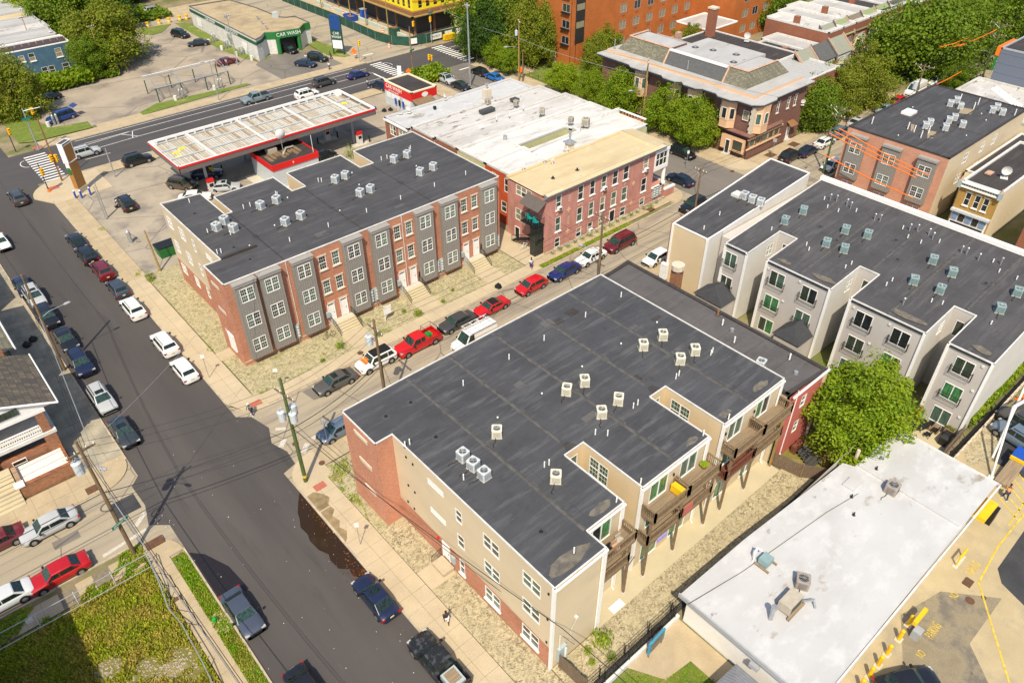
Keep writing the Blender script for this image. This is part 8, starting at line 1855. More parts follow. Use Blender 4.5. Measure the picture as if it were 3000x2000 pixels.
for y,w_ in ((119.6,1.2),(117.4,2.6),(113.9,2.2)): mb=MB().mat(trash_w);Wall('X-',74.5).box(mb,y-w_/2,y+w_/2,1.5,2.4,0,.05);obj('price_board',mb,N_)
mb=MB().mat(g_dark);Wall('Y-',112.2).box(mb,76.5,78.2,.2,2.4,0,.04);obj('doorway',mb,N_)
text('CAR WASH',1.0,white,N_,Wall('X-',74.5).M(117.8,117.8,3.55,.02) @ Matrix.Rotation(PI/2,4,'X'));text('AUTO DETAILING',.4,white,N_,Wall('X-',74.5).M(118.0,118.0,2.85,.02) @ Matrix.Rotation(PI/2,4,'X'))
mb=MB().mat(trash_w);mb.rings([[(77.4+.7*math.cos(2*PI*j/14),y_,3.4+.42*math.sin(2*PI*j/14)) for j in range(14)] for y_ in (112.18,112.12)]);obj('oval_logo',mb,N_)
mb=MB().mat(wood_rail);mb.rings([[(74.4,112.1,3.0),(74.4,109.2,2.3)],[(78.6,112.1,3.0),(78.6,109.2,2.3)]],False,False,False);obj('lean_to_roof',mb,N_)
for k in range(3): mb=MB().mat(blue_p if k != 1 else trim_blk);mb.box(74.2,74.35,114.6+k*1.2,115.0+k*1.2,.9,2.0);obj('hung_coverall',mb,N_)

# ---------------------------------------------------------------- blue house and roofs, top left
O_=thing('blue_rowhouse','slate blue end rowhouse with solar panels along its roof edge','rowhouse',(28,183,0))
hO=[(33.9,35.1,3.5,5.2),(29.0,30.1,3.7,5.2),(27.2,28.2,3.9,5.1),(34.3,35.6,.6,2.2),(30.4,31.5,.6,2.2),(31.7,32.8,.6,2.2)]
mass(O_,[(16,177.8),(37.1,177.8),(37.1,183.6),(16,183.6)],0,6.0,[(None,blue_wall)],{('Y-',177.8): hO},roof_silver,None,white,.3,.1,.12)
for h in hO: window(O_,Wall('Y-',177.8),*h,sill=white,panes=[g_tan,g_olive])
for k in range(15): mb=MB().mat(plain('solar_panel',(.07,.045,.04),.4) if k == 0 else bpy.data.materials['solar_panel']);x=17+k*1.32;mb.rings([[(x,178.4,6.1),(x+1.25,178.4,6.1),(x+1.25,180.2,6.5),(x,180.2,6.5)],[(x,178.4,6.16),(x+1.25,178.4,6.16),(x+1.25,180.2,6.56),(x,180.2,6.56)]]);obj('solar_panel',mb,O_)
for i in range(8):
    y0=183.8+i*5.6;t=flat_house('terrace_house','%s flat roofed terrace house, %s beyond the blue end house' % (['silver','white','grey','cream','silver','grey','white','silver'][i],['first','second','third','fourth','fifth','sixth','seventh','eighth'][i]),16,36.5+.4*(i % 2),y0,y0+5.5,6.2+.15*(i % 3),[brick_dark,cream,brick_dark][i % 3],[roof_silver,roof_white,roof_silver,roof_cream,roof_silver][i % 5],cope=roof_silver)
    dish(t,36,y0+2,6.4,160,1.2);mb=MB().mat(ac_dark);mb.box(24+i*1.3,25+i*1.3,y0+1.6,y0+2.6,6.2,6.7);obj('skylight',mb,t)
t=flat_house('far_house','pale grey house with dark windows beyond the tree clump top left',20,38,232,244,8,white_d,roof_silver,'house',{('Y-',232): [(22,24,4,6),(27,29,4,6),(33,35,4,6),(22,24,1,3)]})
t=flat_house('far_house','grey stone house past the drive through lane',74,98,226,238,8,brick_yel,roof_silver,'house',{('Y-',226): [(78,80,2,4.5),(84,86,2,4.5),(90,92,2,4.5)]})

# ---------------------------------------------------------------- porch house on the left
P_=thing('porch_house','brick and white porch house with brown shingle gable roof at the left edge','house',(-3,68,0))
mb=MB().mat(siding_porch);mb.box(-12,.9,69.5,76,0,6.0);obj('wall',mb,P_)
mb=MB().mat(shingle);mb.rings([[(2.4,66.2,6.0),(-4.5,66.2,9.0),(-11.5,66.2,6.0)],[(2.4,75.4,6.0),(-4.5,75.4,9.0),(-11.5,75.4,6.0)]],False,False,False);obj('roof',mb,P_)
mb=MB().mat(white);mb.face([(2.0,66.4,5.95),(-4.5,66.4,8.8),(-11,66.4,5.95)]);mb.tube([(2.5,66.2,6.0),(2.5,75.4,6.0)],.08,5);mb.tube([(2.5,66.15,6.0),(-4.5,66.15,9.0)],.12,4);obj('gable',mb,P_)
mb=MB().mat(g_olive);mb.box(-3.4,-.6,66.3,66.39,6.3,7.0);obj('pane',mb,P_)
mb=MB().mat(white);mb.box(-12,1.3,66.3,69.5,5.55,5.9);obj('porch_ceiling',mb,P_)
mb=MB().mat(white_d);mb.box(-12,1.4,66.2,69.5,2.95,3.3);obj('upper_porch_floor',mb,P_)
for x in (.7,-4.6,-9.8):
    mb=MB().mat(brick_porch);mb.box(x-.35,x+.4,66.35,67.0,3.3,5.55);mb.box(x-.5,x+.55,66.25,67.1,0,2.95);obj('porch_pier',mb,P_)
mb=MB().mat(white);mb.box(-4.2,.3,66.4,66.52,4.15,4.25);mb.box(-4.2,.3,66.4,66.52,3.4,3.48);mb.box(-9.4,-5,66.4,66.52,4.15,4.25);obj('porch_rail',mb,P_)
for k in range(24): mb=MB().mat(white);x=-4.1+k*.19;mb.box(x,x+.07,66.42,66.5,3.46,4.16);obj('baluster',mb,P_)
mb=MB().mat(plain('porch_inner',(.3,.31,.31),.7));mb.box(-12,.8,69.3,69.49,0,5.5);obj('porch_back_wall',mb,P_)
for x in (-3.4,-7.5): window(P_,Wall('Y-',69.3),x,x+1.6,3.6,5.1,'double',d=.03);window(P_,Wall('Y-',66.5),x+.4,x+1.6,.5,1.5,'single',d=.03)
mb=MB().mat(brick_porch);mb.box(-2.9,1.2,62.85,63.2,0,1.5);mb.box(.95,1.2,63.2,66.5,0,1.5);mb.box(-3.3,-2.9,62.85,66,0,1.4);obj('planter_wall',mb,P_)
mb=MB().mat(plain('flaking_white_deck',(.72,.67,.6),.8,var=.1,blot=[((.14,.11,.08),.9,.64,.7)]));mb.box(-2.9,.95,63.2,66.2,.9,1.05);mb.mat(brick_porch);mb.box(-12,.9,66.5,66.9,0,1.9);obj('porch_deck',mb,P_)
mb=MB().mat(white);mb.box(-3.6,-2.8,62.75,63.5,1.45,1.65);obj('pier_cap',mb,P_)
st=obj('stoop_base',(lambda mb: (mb.box(-8.5,-3.4,65.2,66.2,0,1.4),mb)[1])(MB().mat(patio_m)),P_);steps(st,-8.5,-3.4,62.0,65.2,1.4,8,patio_m)
mb=MB().mat(black_metal)
for k in range(18): q=k/17;mb.tube([(-6.4+.1*math.sin(k*2.2),62.1+3.2*q,.15+1.4*q),(-6.4-.1*math.sin(k*2.2),62.2+3.2*q,1.0+1.4*q)],.03,4)
mb.tube([(-6.4,62.1,1.05),(-6.4,65.3,2.4)],.035,5);obj('twisted_railing',mb,P_)
mb=MB().mat(brick_porch);mb.box(-.6,.6,75.5,76.6,5.5,8.0);obj('chimney',mb,P_);mb=MB().mat(white);mb.box(-.7,.7,75.3,75.5,5.9,6.3);obj('chimney_flashing',mb,P_)
t=thing('sage_siding_house','sage siding house with dark shingled roof behind the porch house','house',(-5,83,0));mb=MB().mat(siding_porch);mb.box(-12,.8,77.5,92,0,6.0);obj('wall',mb,t);mb=MB().mat(slate_gr);mb.rings([[(1.6,77.2,6),(-5,77.2,8.6),(-12,77.2,6)],[(1.6,92.4,6),(-5,92.4,8.6),(-12,92.4,6)]],False,False,False);obj('roof',mb,t);mb=MB().mat(white);mb.tube([(1.7,77.2,6),(1.7,92.4,6)],.1,5);mb.face([(1.3,77.4,6),(-5,77.4,8.5),(-11.6,77.4,6)]);obj('gable',mb,t)
flat_house('corner_house','shaded brick house mass beyond the left photo edge',-16,.6,94,118,7.5,brick_dark,roof_silver,'house')
flat_house('lot_neighbour','brick house outside the frame that shades the vacant lot corner',-26,-9.6,22,46.4,10.5,brick_dark,roof_silver,'house')

# ---------------------------------------------------------------- white roofed clinic
Q_=thing('white_roof_building','single storey white building with broad pale grey coated roof','building',(45,11,0))
mass(Q_,[(31.5,5.7),(59.0,5.7),(59.0,15.8),(31.5,16.1)],0,3.3,[(None,plain('white_wall',(.74,.71,.66),.8,var=.04))],{},None)
mb=MB().mat(roof_grey);mb.prism([(31.0,5.25),(59.6,5.45),(59.6,14.2),(52.4,14.5),(52.0,15.4),(38.6,16.3),(31.0,16.5)],3.35,3.6,True,True)
mb.box(52.6,53.0,5.6,14.3,3.55,3.78);obj('roof',mb,Q_)
mb=MB().mat(grey_paint);mb.box(30.86,30.99,5.2,16.6,3.3,3.68);obj('fascia',mb,Q_)
mb=MB().mat(white_d);mb.box(30.99,59.7,5.12,5.25,3.3,3.7);mb.box(59.6,59.72,5.3,14.3,3.3,3.7);obj('roof_edge',mb,Q_)
mb=MB().mat(roof_grey);mb.box(49.6,50.9,13.1,14.1,3.6,3.78);obj('roof_hatch',mb,Q_)
if True:
    if ('ac','q') not in CACHE: CACHE[('ac','q')]=make_ac(plain('ac_brownish',(.3,.26,.23),.5),1.0,.95)
    a0_,a1_=DATA['ac_q'];first_or_copy(CACHE[('ac','q')],USED,Tz(a0_[0],a0_[1],3.6,5),'boxy grey air conditioner in the middle of the pale grey roof',None)
    first_or_copy(CACHE[('ac','q')],USED,Tz(a1_[0],a1_[1],3.6,30),'dark sided air conditioner with rusty fan beside the tan duct unit',None)
t=thing('duct_unit','tan rooftop duct unit with curved pipes on the pale grey roof','rooftop unit',(36.0,10.6,3.6));mb=MB().mat(ac_tan);mb.box(35.2,36.9,10.1,11.1,3.85,4.7);obj('casing',mb,t);mb=MB().mat(galv);mb.cyl(34.2,10.9,3.6,5.0,.16,n=8);mb.cyl(34.2,10.9,5.0,5.2,.24,n=8);mb.tube([(36.8,10.0,4.2),(37.6,9.6,4.1),(37.4,9.2,3.7)],.12,6);obj('duct_pipe',mb,t);mb=MB().mat(ac_dark);mb.box(35.4,36.7,10.08,10.1,3.95,4.6);obj('vent_louvre',mb,t);mb=MB().mat(wood_deck);mb.box(35,37.1,9.9,10.1,3.6,3.85);mb.box(35,37.1,11.1,11.3,3.6,3.85);obj('timber_sleeper',mb,t)
t=thing('exhaust_fan','teal boxed exhaust fan with white bent pipe near the gravel side roof edge','rooftop unit',(37.9,13.9,3.6));mb=MB().mat(ac_teal);mb.box(37.5,38.4,13.5,14.3,3.75,4.35);obj('casing',mb,t);mb=MB().mat(white);mb.tube([(37.4,14.6,3.6),(37.5,14.7,4.5),(37.9,14.8,4.7),(38.2,14.5,4.4)],.1,6);obj('bent_pipe',mb,t);mb=MB().mat(wood_deck);mb.box(37.3,37.45,13.2,14.5,3.6,3.75);mb.box(38.4,38.55,13.2,14.5,3.6,3.75);obj('sleeper',mb,t)
tag(obj('roof_cable',(lambda mb: (mb.tube([(30.5,15.5,3.9),(36,14.6,3.66),(46,13.4,3.66),(49.7,12.7,3.7)],.02,4),mb)[1])(MB().mat(black_metal))),'thin black cable lying across the pale grey roof','cable')
vents(Q_,[(49.0,12.9),(53.5,13.1),(47.4,11.8)],3.6,.35,.06,black_metal)
mb=MB().mat(stone_l);mb.cyl(53.6,15.0,3.2,4.4,.16,n=8);obj('vent_stack',mb,Q_);mb=MB().mat(grey_paint);mb.box(30.7,31.0,9.4,10.1,2.5,2.9);obj('flood_light',mb,Q_)
t=thing('lot_shed','grey metal shed roof with dark hatch at the bottom edge','shed',(28.6,8,0));mb=MB().mat(grey_paint);mb.box(26.2,30.2,3.0,10.6,0,2.2);obj('wall',mb,t);mb=MB().mat(plain('corrugated_steel',(.33,.34,.36),.45,metal=.3,line=[(0,.25,.06,(.2,.2,.22),.7)]));mb.rings([[(26.0,2.8,2.2),(28.2,2.8,3.0),(30.4,2.8,2.2)],[(26.0,11.0,2.2),(28.2,9.5,3.0),(30.4,10.8,2.2)]],False,False,False);mb.face([(26,11,2.2),(30.4,10.8,2.2),(28.2,9.5,3.0)]);obj('roof',mb,t);mb=MB().mat(rust);mb.box(26.9,28.0,6.4,7.6,2.45,2.8);obj('roof_hatch',mb,t)
t=thing('monument_sign','blue wooden sign board with carved lettering on the clinic lawn','sign',(27.1,16.2,0));Mx=Matrix.Translation((28.0,15.95,0)) @ Matrix.Rotation(R(4),4,'Z')
mb=MB().mat(plain('sign_blue',(.04,.27,.42),.6,var=.1));mb.box(-.95,.95,-.07,.07,.5,1.9);obj('board',mb,t,Mx);mb=MB().mat(wood_rail);mb.box(-.75,.75,-.09,-.07,1.25,1.7);mb.box(-.75,.75,-.09,-.07,.65,1.1);obj('panel',mb,t,Mx)
for x in (-.8,.8): mb=MB().mat(wood_rail);mb.box(x-.06,x+.06,-.05,.05,0,.5);obj('leg',mb,t,Mx)

# repairs and sandy run-off on the membranes
def blob(par,name,x,y,rx,ry,z,m,seed):
    rd=random.Random(seed);mb=MB().mat(m);mb.face([(x+rx*(.75+.4*rd.random())*math.cos(2*PI*k/14),y+ry*(.75+.4*rd.random())*math.sin(2*PI*k/14),z) for k in range(14)]);obj(name,mb,par)
sand_m=plain('roof_runoff_sand',(.15,.13,.1),.9,var=.3,scale=2,blot=[((.09,.085,.08),1.6,.5,.62)])
for i,(x,y,rx,ry) in enumerate(((23.4,21.0,1.9,.6),(28.2,22.6,1.2,.4),(48,22.7,1.0,.4),(43.0,22.6,.7,.4),(38.4,22.5,.8,.3))): blob(B,'roof_stain',x,y,rx,ry,10.137,sand_m,i)
for i,(x,y,rx,ry) in enumerate(((68.0,28.5,.5,1.4),(68.1,19.5,.5,1.9),(68.2,12.4,.5,1.0),(67.8,33,.4,.9))): blob(D,'roof_stain',x,y,rx,ry,zD((x+rx,y))+.01,sand_m,9+i)
rd=random.Random(3)
for par,z,n_,x0,x1,y0,y1 in ((B,10.132,13,27,49,29,42),(A,10.684,10,23,54,68,79)):
    for k in range(n_):
        x,y,w_,h_=rd.uniform(x0,x1),rd.uniform(y0,y1),rd.uniform(.4,1.6),rd.uniform(.3,1.0);mb=MB().mat([roof_g,roof_blk,roof_d][k % 3]);mb.face([(x,y,z+.002*k),(x+w_,y,z+.002*k),(x+w_,y+h_,z+.002*k),(x,y+h_,z+.002*k)]);obj('roof_patch',mb,par)
# ================================================================ trees and planting
for a_ in [(58.3,17.6,5.6,9.0,'bright','big round bright green tree between the salmon wall and the pale grey roof','yard_tree',.8,0),
 (102.4,94.6,3.2,7.0,'bright','thin leafy street tree farthest up the row before the mossy mansard building','street_tree',1.1,1),
 (102.6,87.5,4.3,8.2,'bright','dense street tree second from the top beside the tall tan pole','street_tree',1.1,2),
 (102.6,77.5,4.2,8.2,'bright','dense street tree third in the row before the mansard building','street_tree',1.1,0),
 (102.2,70.3,4.9,8.6,'bright','largest street tree of the row, nearest the corner shopfront','street_tree',1.0,1),
 (110.5,131,9.5,16,'green','tall spreading dark tree behind the double pole at the junction','park_tree',1.1,2),
 (109.3,119.0,5.8,13,'olive','tall feathery tree touching the orange tower end wall','park_tree',1.3,0),
 (104.5,127,6,12,'deep','dark tree behind the light signals at the junction','park_tree',1.1,1),
 (102.8,122.5,3.2,6,'bright','small yellow green tree by the brick clad control box','park_tree',1.0,2),
 (103.2,102.9,3.2,6,'yellow','small yellow green tree on the pavement before the tower lawn','park_tree',1.0,0),
 (119.0,107.0,4.8,8,'olive','reddish green tree covering the tower entrance','park_tree',1.0,1),
 (136.6,99.6,3.7,7,'olive','round olive tree standing alone before the tower facade','park_tree',.95,2),
 (101.6,117.0,2.7,5.5,'bright','slim young tree left of the double pole','park_tree',1.0,0),
 (113.5,103.6,3.6,7,'olive','dark tree between the entrance and the mansard building','park_tree',1.1,1),
 (123.5,62.6,5.6,8.8,'green','leafy tree before the first slate terrace houses, nearest the corner building','street_tree',1.0,2),
 (130.8,62.2,5.2,8.6,'olive','second leafy tree before the slate terrace','street_tree',1.0,0),
 (139.0,61.2,5.4,10.2,'olive','tall third tree before the slate terrace with pointed top','street_tree',1.2,1),
 (162.5,62.8,10.5,15.5,'green','huge dark spreading tree over the parked cars beyond the terrace','street_tree',.95,2),
 (176,61.5,9,14,'green','second huge tree merging behind the first toward the far pole','street_tree',.95,0),
 (191,62.5,10.5,15,'green','third huge tree along the far end of the street','street_tree',.95,1),
 (206,57,10,15,'green','dense tree behind the far crossarm pole','street_tree',.95,2),
 (222,66,11,15,'olive','far tree at the top right corner of the photo','street_tree',.95,0),
 (205,76,11,15,'green','back tree filling the upper right edge','street_tree',.95,1),
 (190,44,6,9,'green','tree beyond the blue grey clad block','street_tree',.95,1),
 (157.5,51.6,3.8,6.5,'green','small round tree beyond the new brick block roof','street_tree',1.0,1),
 (168,100,6,9.5,'green','tree peeping over the terrace roofs beside the tower','yard_tree',1.0,2),
 (176,104,7,10,'green','second tree behind the terrace roofs by the tower','yard_tree',1.0,0),
 (20.5,161,6.3,11,'olive','tall corner tree at the left edge by the lawn and signals','yard_tree',1.25,0),
 (43.5,177.5,8.4,13,'olive','big olive tree overhanging the car wash lot','yard_tree',.95,1),
 (39.2,173.0,4.8,8.5,'green','lower green tree in front of the big olive tree','yard_tree',1.0,2),
 (43.9,200.5,9,13.5,'green','tree in the middle of the clump behind the blue house','yard_tree',1.0,0),
 (52.5,203,7,12,'deep','dark tree with yellowing top at the clump edge','yard_tree',1.0,1),
 (41.2,214,8,12,'yellow','yellow green tree at the back of the clump','yard_tree',1.0,2),
 (55,218,7.5,11,'olive','tree at the top edge beside the drive through lane','yard_tree',1.0,0),
 (44,230,9,13,'green','farthest tree of the clump behind the terrace roofs','yard_tree',1.0,1),
 (63,226,7,10,'deep','dark low tree near the far silver vehicle','yard_tree',.9,2),
 (86,218,9,12,'green','tree behind the car wash at the top edge','yard_tree',1.0,1),
 (74,232,8,11,'olive','tree behind the lane top centre left','yard_tree',1.0,2)]:
    x,y,r,h,k,l,nm,rz,v=a_
    o=tree(x,y,r,h,k,l,None,rz,0,nm,0,v)
hedge('hedge',26.3,37,167.8,173.5,3.2,leafs[2],'bushy green hedge filling the ground below the blue house',leaf=.4,n=4200)
hedge('hedge',36.6,42.5,169.2,173,2.6,leafs[0],'right part of the hedge under the big olive tree',leaf=.4,n=1600)
hedge('hedge',69,85,10.45,11.25,2.4,leafs[2],'long clipped hedge between the grey wall and the parking fence',leaf=.16,n=2600)
hedge('shrubbery',84.6,91.5,122.8,128.0,3.0,leafs[2],'loose bright shrubs behind the red kiosk',leaf=.3,n=1700)
hedge('undergrowth',57,67,203,213,1.8,leafs[0],'weedy bushes along the lane behind the yellow barrels',leaf=.4,n=1500)
hedge('undergrowth',98.5,100.5,146.8,149,.5,leafs[2],'scrub at the site corner',leaf=.2,n=120)
tufts('grass',[(-30,6),(2.5,6),(2.5,48.4),(-30,48.4)],240000,gtuft,.26,'olive yellow weeds and grass covering the vacant lot',3,-.42,w=.065)
tufts('grass',[(4.0,6),(5.1,6),(5.1,47.8),(4.0,47.8)],11000,gtuft_l,.16,'bright grass verge beside the kerb of the vacant lot',4,-.1,.06,.045)
tufts('grass',[(-14,48.4),(2.6,48.2),(2.6,51.0),(-14,51.0)],9000,gtuft_l,.2,'grass growing between the broken paving slabs',5,.12,.06,.05)
tufts('grass',[(19,6),(31,6),(29,13.6),(26.8,14),(25.2,16),(21.5,16)],14000,gtuft_l,.07,'short clinic lawn with dry patches',6,-.3,.04,.05)
tufts('grass',[(57.5,59.75),(74.5,59.75),(74.5,60.4),(57.5,60.4)],3500,gtuft_l,.14,'grass strip along the kerb before the pink house',7,-.4,.13,.05)
tufts('weeds',[(18.5,61.7),(30.3,61.7),(30.3,66.5),(20,66.5),(20,84),(18.5,84)],5200,gtuft_l,.12,'low weeds in the gravel by the brick corner',8,.3,.06,.05)
tufts('weeds',[(18.5,40),(19.5,43.8),(21,48),(18.5,48)],2600,gtuft_l,.13,'low weeds at the foot of the brick pier',9,.0,.06,.05)
tufts('weeds',[(15.8,60),(18.5,60),(18.6,118),(18.2,118)],9000,gtuft_l,.12,'weeds in the pavement joints by the gas lot',11,.55,.12,.04)
for x,y,r,h,l in ((38.6,63.7,.35,.5,'low green weed clump in the second gravel yard'),(39.6,62.2,.7,.8,'large grassy clump at the second walkway edge'),(43.3,62.2,.4,.6,'grassy tuft right of the second walkway'),(45.7,63.4,.25,.35,'small weed in the middle of the third gravel yard'),(29.4,62.9,.65,.9,'tall spiky green clump in the first gravel yard'),(33.8,62.0,.6,.7,'yellow green clump beside the pavement by the yard sign'),(26.7,62.1,.35,.3,'flat weed patch by the first gravel yard pavement'),(25.5,19.0,1.0,1.4,'dry brown and green shrub at the tan wall foot'),(24.1,19.1,.45,.6,'yellow flowering weed beside the dry shrub'),(25.0,17.6,.45,.9,'green weed against the iron fence'),(23.7,18.3,.3,.5,'small weed in the rear gravel'),(18.6,90.5,.7,1.5,'tall green weed at the broken pole base'),(57.0,105.1,1.6,2.4,'bright sapling shrub behind the brick row roof'),(20.4,44.0,.7,.6,'bright green weed patch at the brick pier')):
    bush(x,y,r,h,leafs[3] if 'yellow' in l else leafs[2],l,.06,n=260)
for i in range(16): x=60.8+i*1.4;bush(x,61.35,.5+.15*(i % 3),.5+.2*(i % 2),leafs[3 if i % 4 == 0 else 2],'low green garden plant in the rock border of the pink house',.13,n=110,leaf=.1)['group']='garden plants in the rock border'

V,F=[],[];rnd=random.Random(9)
for k in range(1500):
    cx_,cy_=rnd.choice(((-1.0,39.5),(-3.2,41.5),(.4,38.2),(-5,36.8),(-2.2,34.5),(-6.5,39)))
    x,y=cx_+rnd.gauss(0,1.1),cy_+rnd.gauss(0,.8);s_=rnd.uniform(.03,.12);z=.03;i=len(V);a=rnd.uniform(0,6);c,q=math.cos(a)*s_,math.sin(a)*s_
    V += [(x+c,y+q,z),(x-q,y+c,z),(x-c,y-q,z),(x+q,y-c,z),(x,y,z+s_)];F += [(i,i+1,i+4),(i+1,i+2,i+4),(i+2,i+3,i+4),(i+3,i,i+4)]
me=bpy.data.meshes.new('rubble');me.from_pydata(V,[],F);me.materials.append(plain('rubble_pale',(.36,.31,.23),.9,var=.3,scale=6));tag(put(me,None),'pale rubble showing through the weeds of the vacant lot','rubble',None,'stuff')
# ================================================================ cars
EX={20: ['sunroof'],21: ['blackroof','orange'],22: ['rack','bin'],24: ['softtop'],17: ['box'],29: ['rack'],16: ['sunroof'],12: ['sunroof'],13: ['sunroof'],8: ['sunroof'],40: ['sunroof'],52: ['sunroof'],57: ['cover'],71: ['opendoor'],72: ['tailgate'],73: ['opendoor'],65: ['sunroof']}
for i,(x,y,d,st_,co,lab) in enumerate(DATA['cars']):
    if i == 43: x -= 1.0
    if i == 51: x,y=31.9,112.5
    if i == 65: pass
    car(x,y,d,st_,co,lab,EX.get(i))

# ================================================================ fences and small things
def iron_fence(label,pts,h,m=black_metal,gap=.16,z=.06,posts=2.4,name='iron_fence'):
    t=thing(name,label,'fence',(pts[0][0],pts[0][1],z))
    for a_,b__ in zip(pts,pts[1:]):
        A_,B_=Vector((*a_,z)),Vector((*b__,z));L=(B_-A_).length;n_=max(1,round(L/posts))
        for k in range(n_):
            p,q=A_.lerp(B_,k/n_),A_.lerp(B_,(k+1)/n_);mb=MB().mat(m);mb.tube([p+Vector((0,0,h-.12)),q+Vector((0,0,h-.12))],.022,4);mb.tube([p+Vector((0,0,.12)),q+Vector((0,0,.12))],.022,4)
            for j in range(int((q-p).length/gap)+1): w_=p+(q-p).normalized()*gap*j;mb.tube([w_+Vector((0,0,.05)),w_+Vector((0,0,h))],.012,4)
            obj('fence_panel',mb,t);mb=MB().mat(m);mb.tube([p,p+Vector((0,0,h+.1))],.045,5);obj('fence_post',mb,t)
    return t
iron_fence('outer black iron fence on the edge of the rear gravel',[(20.6,17.15),(31.3,17.15),(32.6,17.15)],1.3)
iron_fence('inner black iron fence standing on the white lawn wall',[(20.6,16.55),(31.0,16.55),(31.0,17.15)],1.3,z=.5)
mb=MB().mat(white_d);mb.box(19.5,31.4,16.35,16.62,0,.5);tag(obj('low_wall',mb),'low white wall between the clinic lawn and the fence','wall')
def plank_fence(label,pts,h,m=fence_wood,w=.16,z=0.):
    t=thing('wooden_fence',label,'fence',(pts[0][0],pts[0][1],z));rnd=random.Random(4)
    for a_,b__ in zip(pts,pts[1:]):
        A_,B_=Vector((*a_,z)),Vector((*b__,z));d_=(B_-A_).normalized();L=(B_-A_).length;ang=math.atan2(d_.y,d_.x)
        for k in range(int(L/w)): hh=h+rnd.uniform(-.06,.06);mb=MB().mat(m);mb.box(.01,w-.01,-.015,.015,.03,hh,Matrix.Translation(A_+d_*w*k) @ Matrix.Rotation(ang,4,'Z'));obj('plank',mb,t)
        for zz in (.4,h-.35): mb=MB().mat(m);mb.box(0,L,.018,.06,zz,zz+.09,Matrix.Translation(A_) @ Matrix.Rotation(ang,4,'Z'));obj('fence_rail',mb,t)
        mb=MB().mat(wood_rail);mb.box(-.07,.07,-.07,.07,0,h+.15,Matrix.Translation(A_) @ Matrix.Rotation(ang,4,'Z'));obj('fence_post',mb,t)
plank_fence('old plank fence behind the meter at the tan corner',[(21.7,19.7),(21.8,16.9)],1.7)
plank_fence('timber fence closing the patio at the salmon wall',[(50.5,20.9),(51.1,18.2),(52.4,16.5)],1.7)
plank_fence('timber fence between the grey row patio and the hedge',[(67.2,10.75),(62.6,10.6)],1.6)
iron_fence('dark chain link fence along the parking lot wall',[(62.6,10.1),(72,9.95),(90,9.9)],1.8,gap=.1)
mb=MB().mat(stone_l)
for k in range(58): mb.box(62.6+k*.42,62.99+k*.42,9.65+.04*(k % 3),9.85,.0,.5+.07*(k % 2))
tag(obj('stone_wall',mb),'pale stone retaining wall beside the black parking lot','wall')
iron_fence('green chain link fence round the tower lawn',[(103.9,98),(103.9,108),(104,116)],1.0,gap=.3,z=.09)
# chain link of the vacant lot, leaning top rails
t=thing('chain_fence','long chain link fence with two bright rails along the vacant lot side street','fence',(-4,48.3,0))
for y,z in ((48.5,1.6),(47.7,.9)): mb=MB().mat(galv);mb.tube([(-12,y,z),(2.55,y-.25,z)],.035,5);obj('fence_rail',mb,t)
for k in range(6): mb=MB().mat(galv);x=-11.5+k*2.8;mb.tube([(x,48.45,0),(x,48.5,1.6),(x,47.7,.9)],.03,5);obj('fence_post',mb,t)
mb=MB().mat(trash_w);mb.box(-6.6,-6.1,48.35,48.4,1.1,1.5);obj('fence_notice',mb,t)
t=thing('bent_fence','bent fallen fence rail running down the vacant lot beside the pavement','fence',(2.3,42,0));mb=MB().mat(galv);mb.tube([(2.55,48.2,1.6),(2.3,45.2,1.2),(2.0,43.1,.5),(2.2,40.5,1.3),(2.1,36.5,1.5),(1.9,33,1.2),(2.0,28,1.4)],.045,5);mb.tube([(2.5,48.1,.9),(2.4,44.0,.4),(2.0,42.9,.3)],.035,5);obj('top_rail',mb,t)
for y in (48.2,44,40.5,36.5): mb=MB().mat(black_metal);mb.tube([(2.4,y,0),(2.3,y,1.3)],.035,5);obj('fence_post',mb,t)
for k in range(5): y=47.5-k*1.5;mb=MB().mat(black_metal);mb.tube([(2.4,y,.1),(3.3,y-1.2,.12),(3.2,y-2.6,.13)],.025,4);obj('loose_wire',mb,t)
# bollards and the drive lane
for i,(x,y) in enumerate(((44.2,4.4),(42.5,4.3),(40.7,4.3),(39.4,4.3),(38.1,4.3),(36.8,4.3))):
    t=thing('yellow_bollard','yellow bollard, %s counting from the yellow clearance sign' % ['the one carrying the sign','second','third','fourth','fifth','sixth'][i],'bollard',(x,y,0),0,'yellow bollards along the drive lane');mb=MB().mat(yellow_p);mb.cyl(x,y,0,1.2,.15,n=12);mb.cyl(x,y,1.2,1.28,.15,.08,12);obj('post',mb,t);mb=MB().mat(conc_l);mb.box(x-.3,x+.3,y-.25,y+.25,0,.05);obj('base',mb,t)
t=thing('clearance_sign','yellow clearance sign lying along the top of the first bollard','sign',(44.2,3.95,0));mb=MB().mat(yellow_p);mb.box(43.4,45.2,3.85,4.15,1.3,1.7);obj('sign_panel',mb,t);mb=MB().mat(grey_paint);mb.box(43.3,44.0,3.3,3.9,0,.9);obj('control_box',mb,t)
t=thing('bollard_rail','yellow hoop rail with two legs beside the pale roof','barrier',(53,4.4,0));mb=MB().mat(yellow_p)
for x in (52.3,53.5): mb.cyl(x,4.4,0,1.1,.07,n=8)
mb.tube([(52.2,4.4,1.1),(53.6,4.4,1.1)],.09,8);obj('rail',mb,t);mb=MB().mat(conc_l);mb.box(52,53.8,4.2,4.6,0,.04);obj('base',mb,t)
t=thing('window_canopy','yellow drive up canopy box with dark bin at the pale roof edge','canopy',(57.2,4.9,0));mb=MB().mat(yellow_p);mb.box(55.8,58.4,4.5,5.6,2.4,2.8);obj('canopy_box',mb,t);mb=MB().mat(trim_blk);mb.box(58.5,59.5,4.3,5.4,0,1.6);obj('side_bin',mb,t)
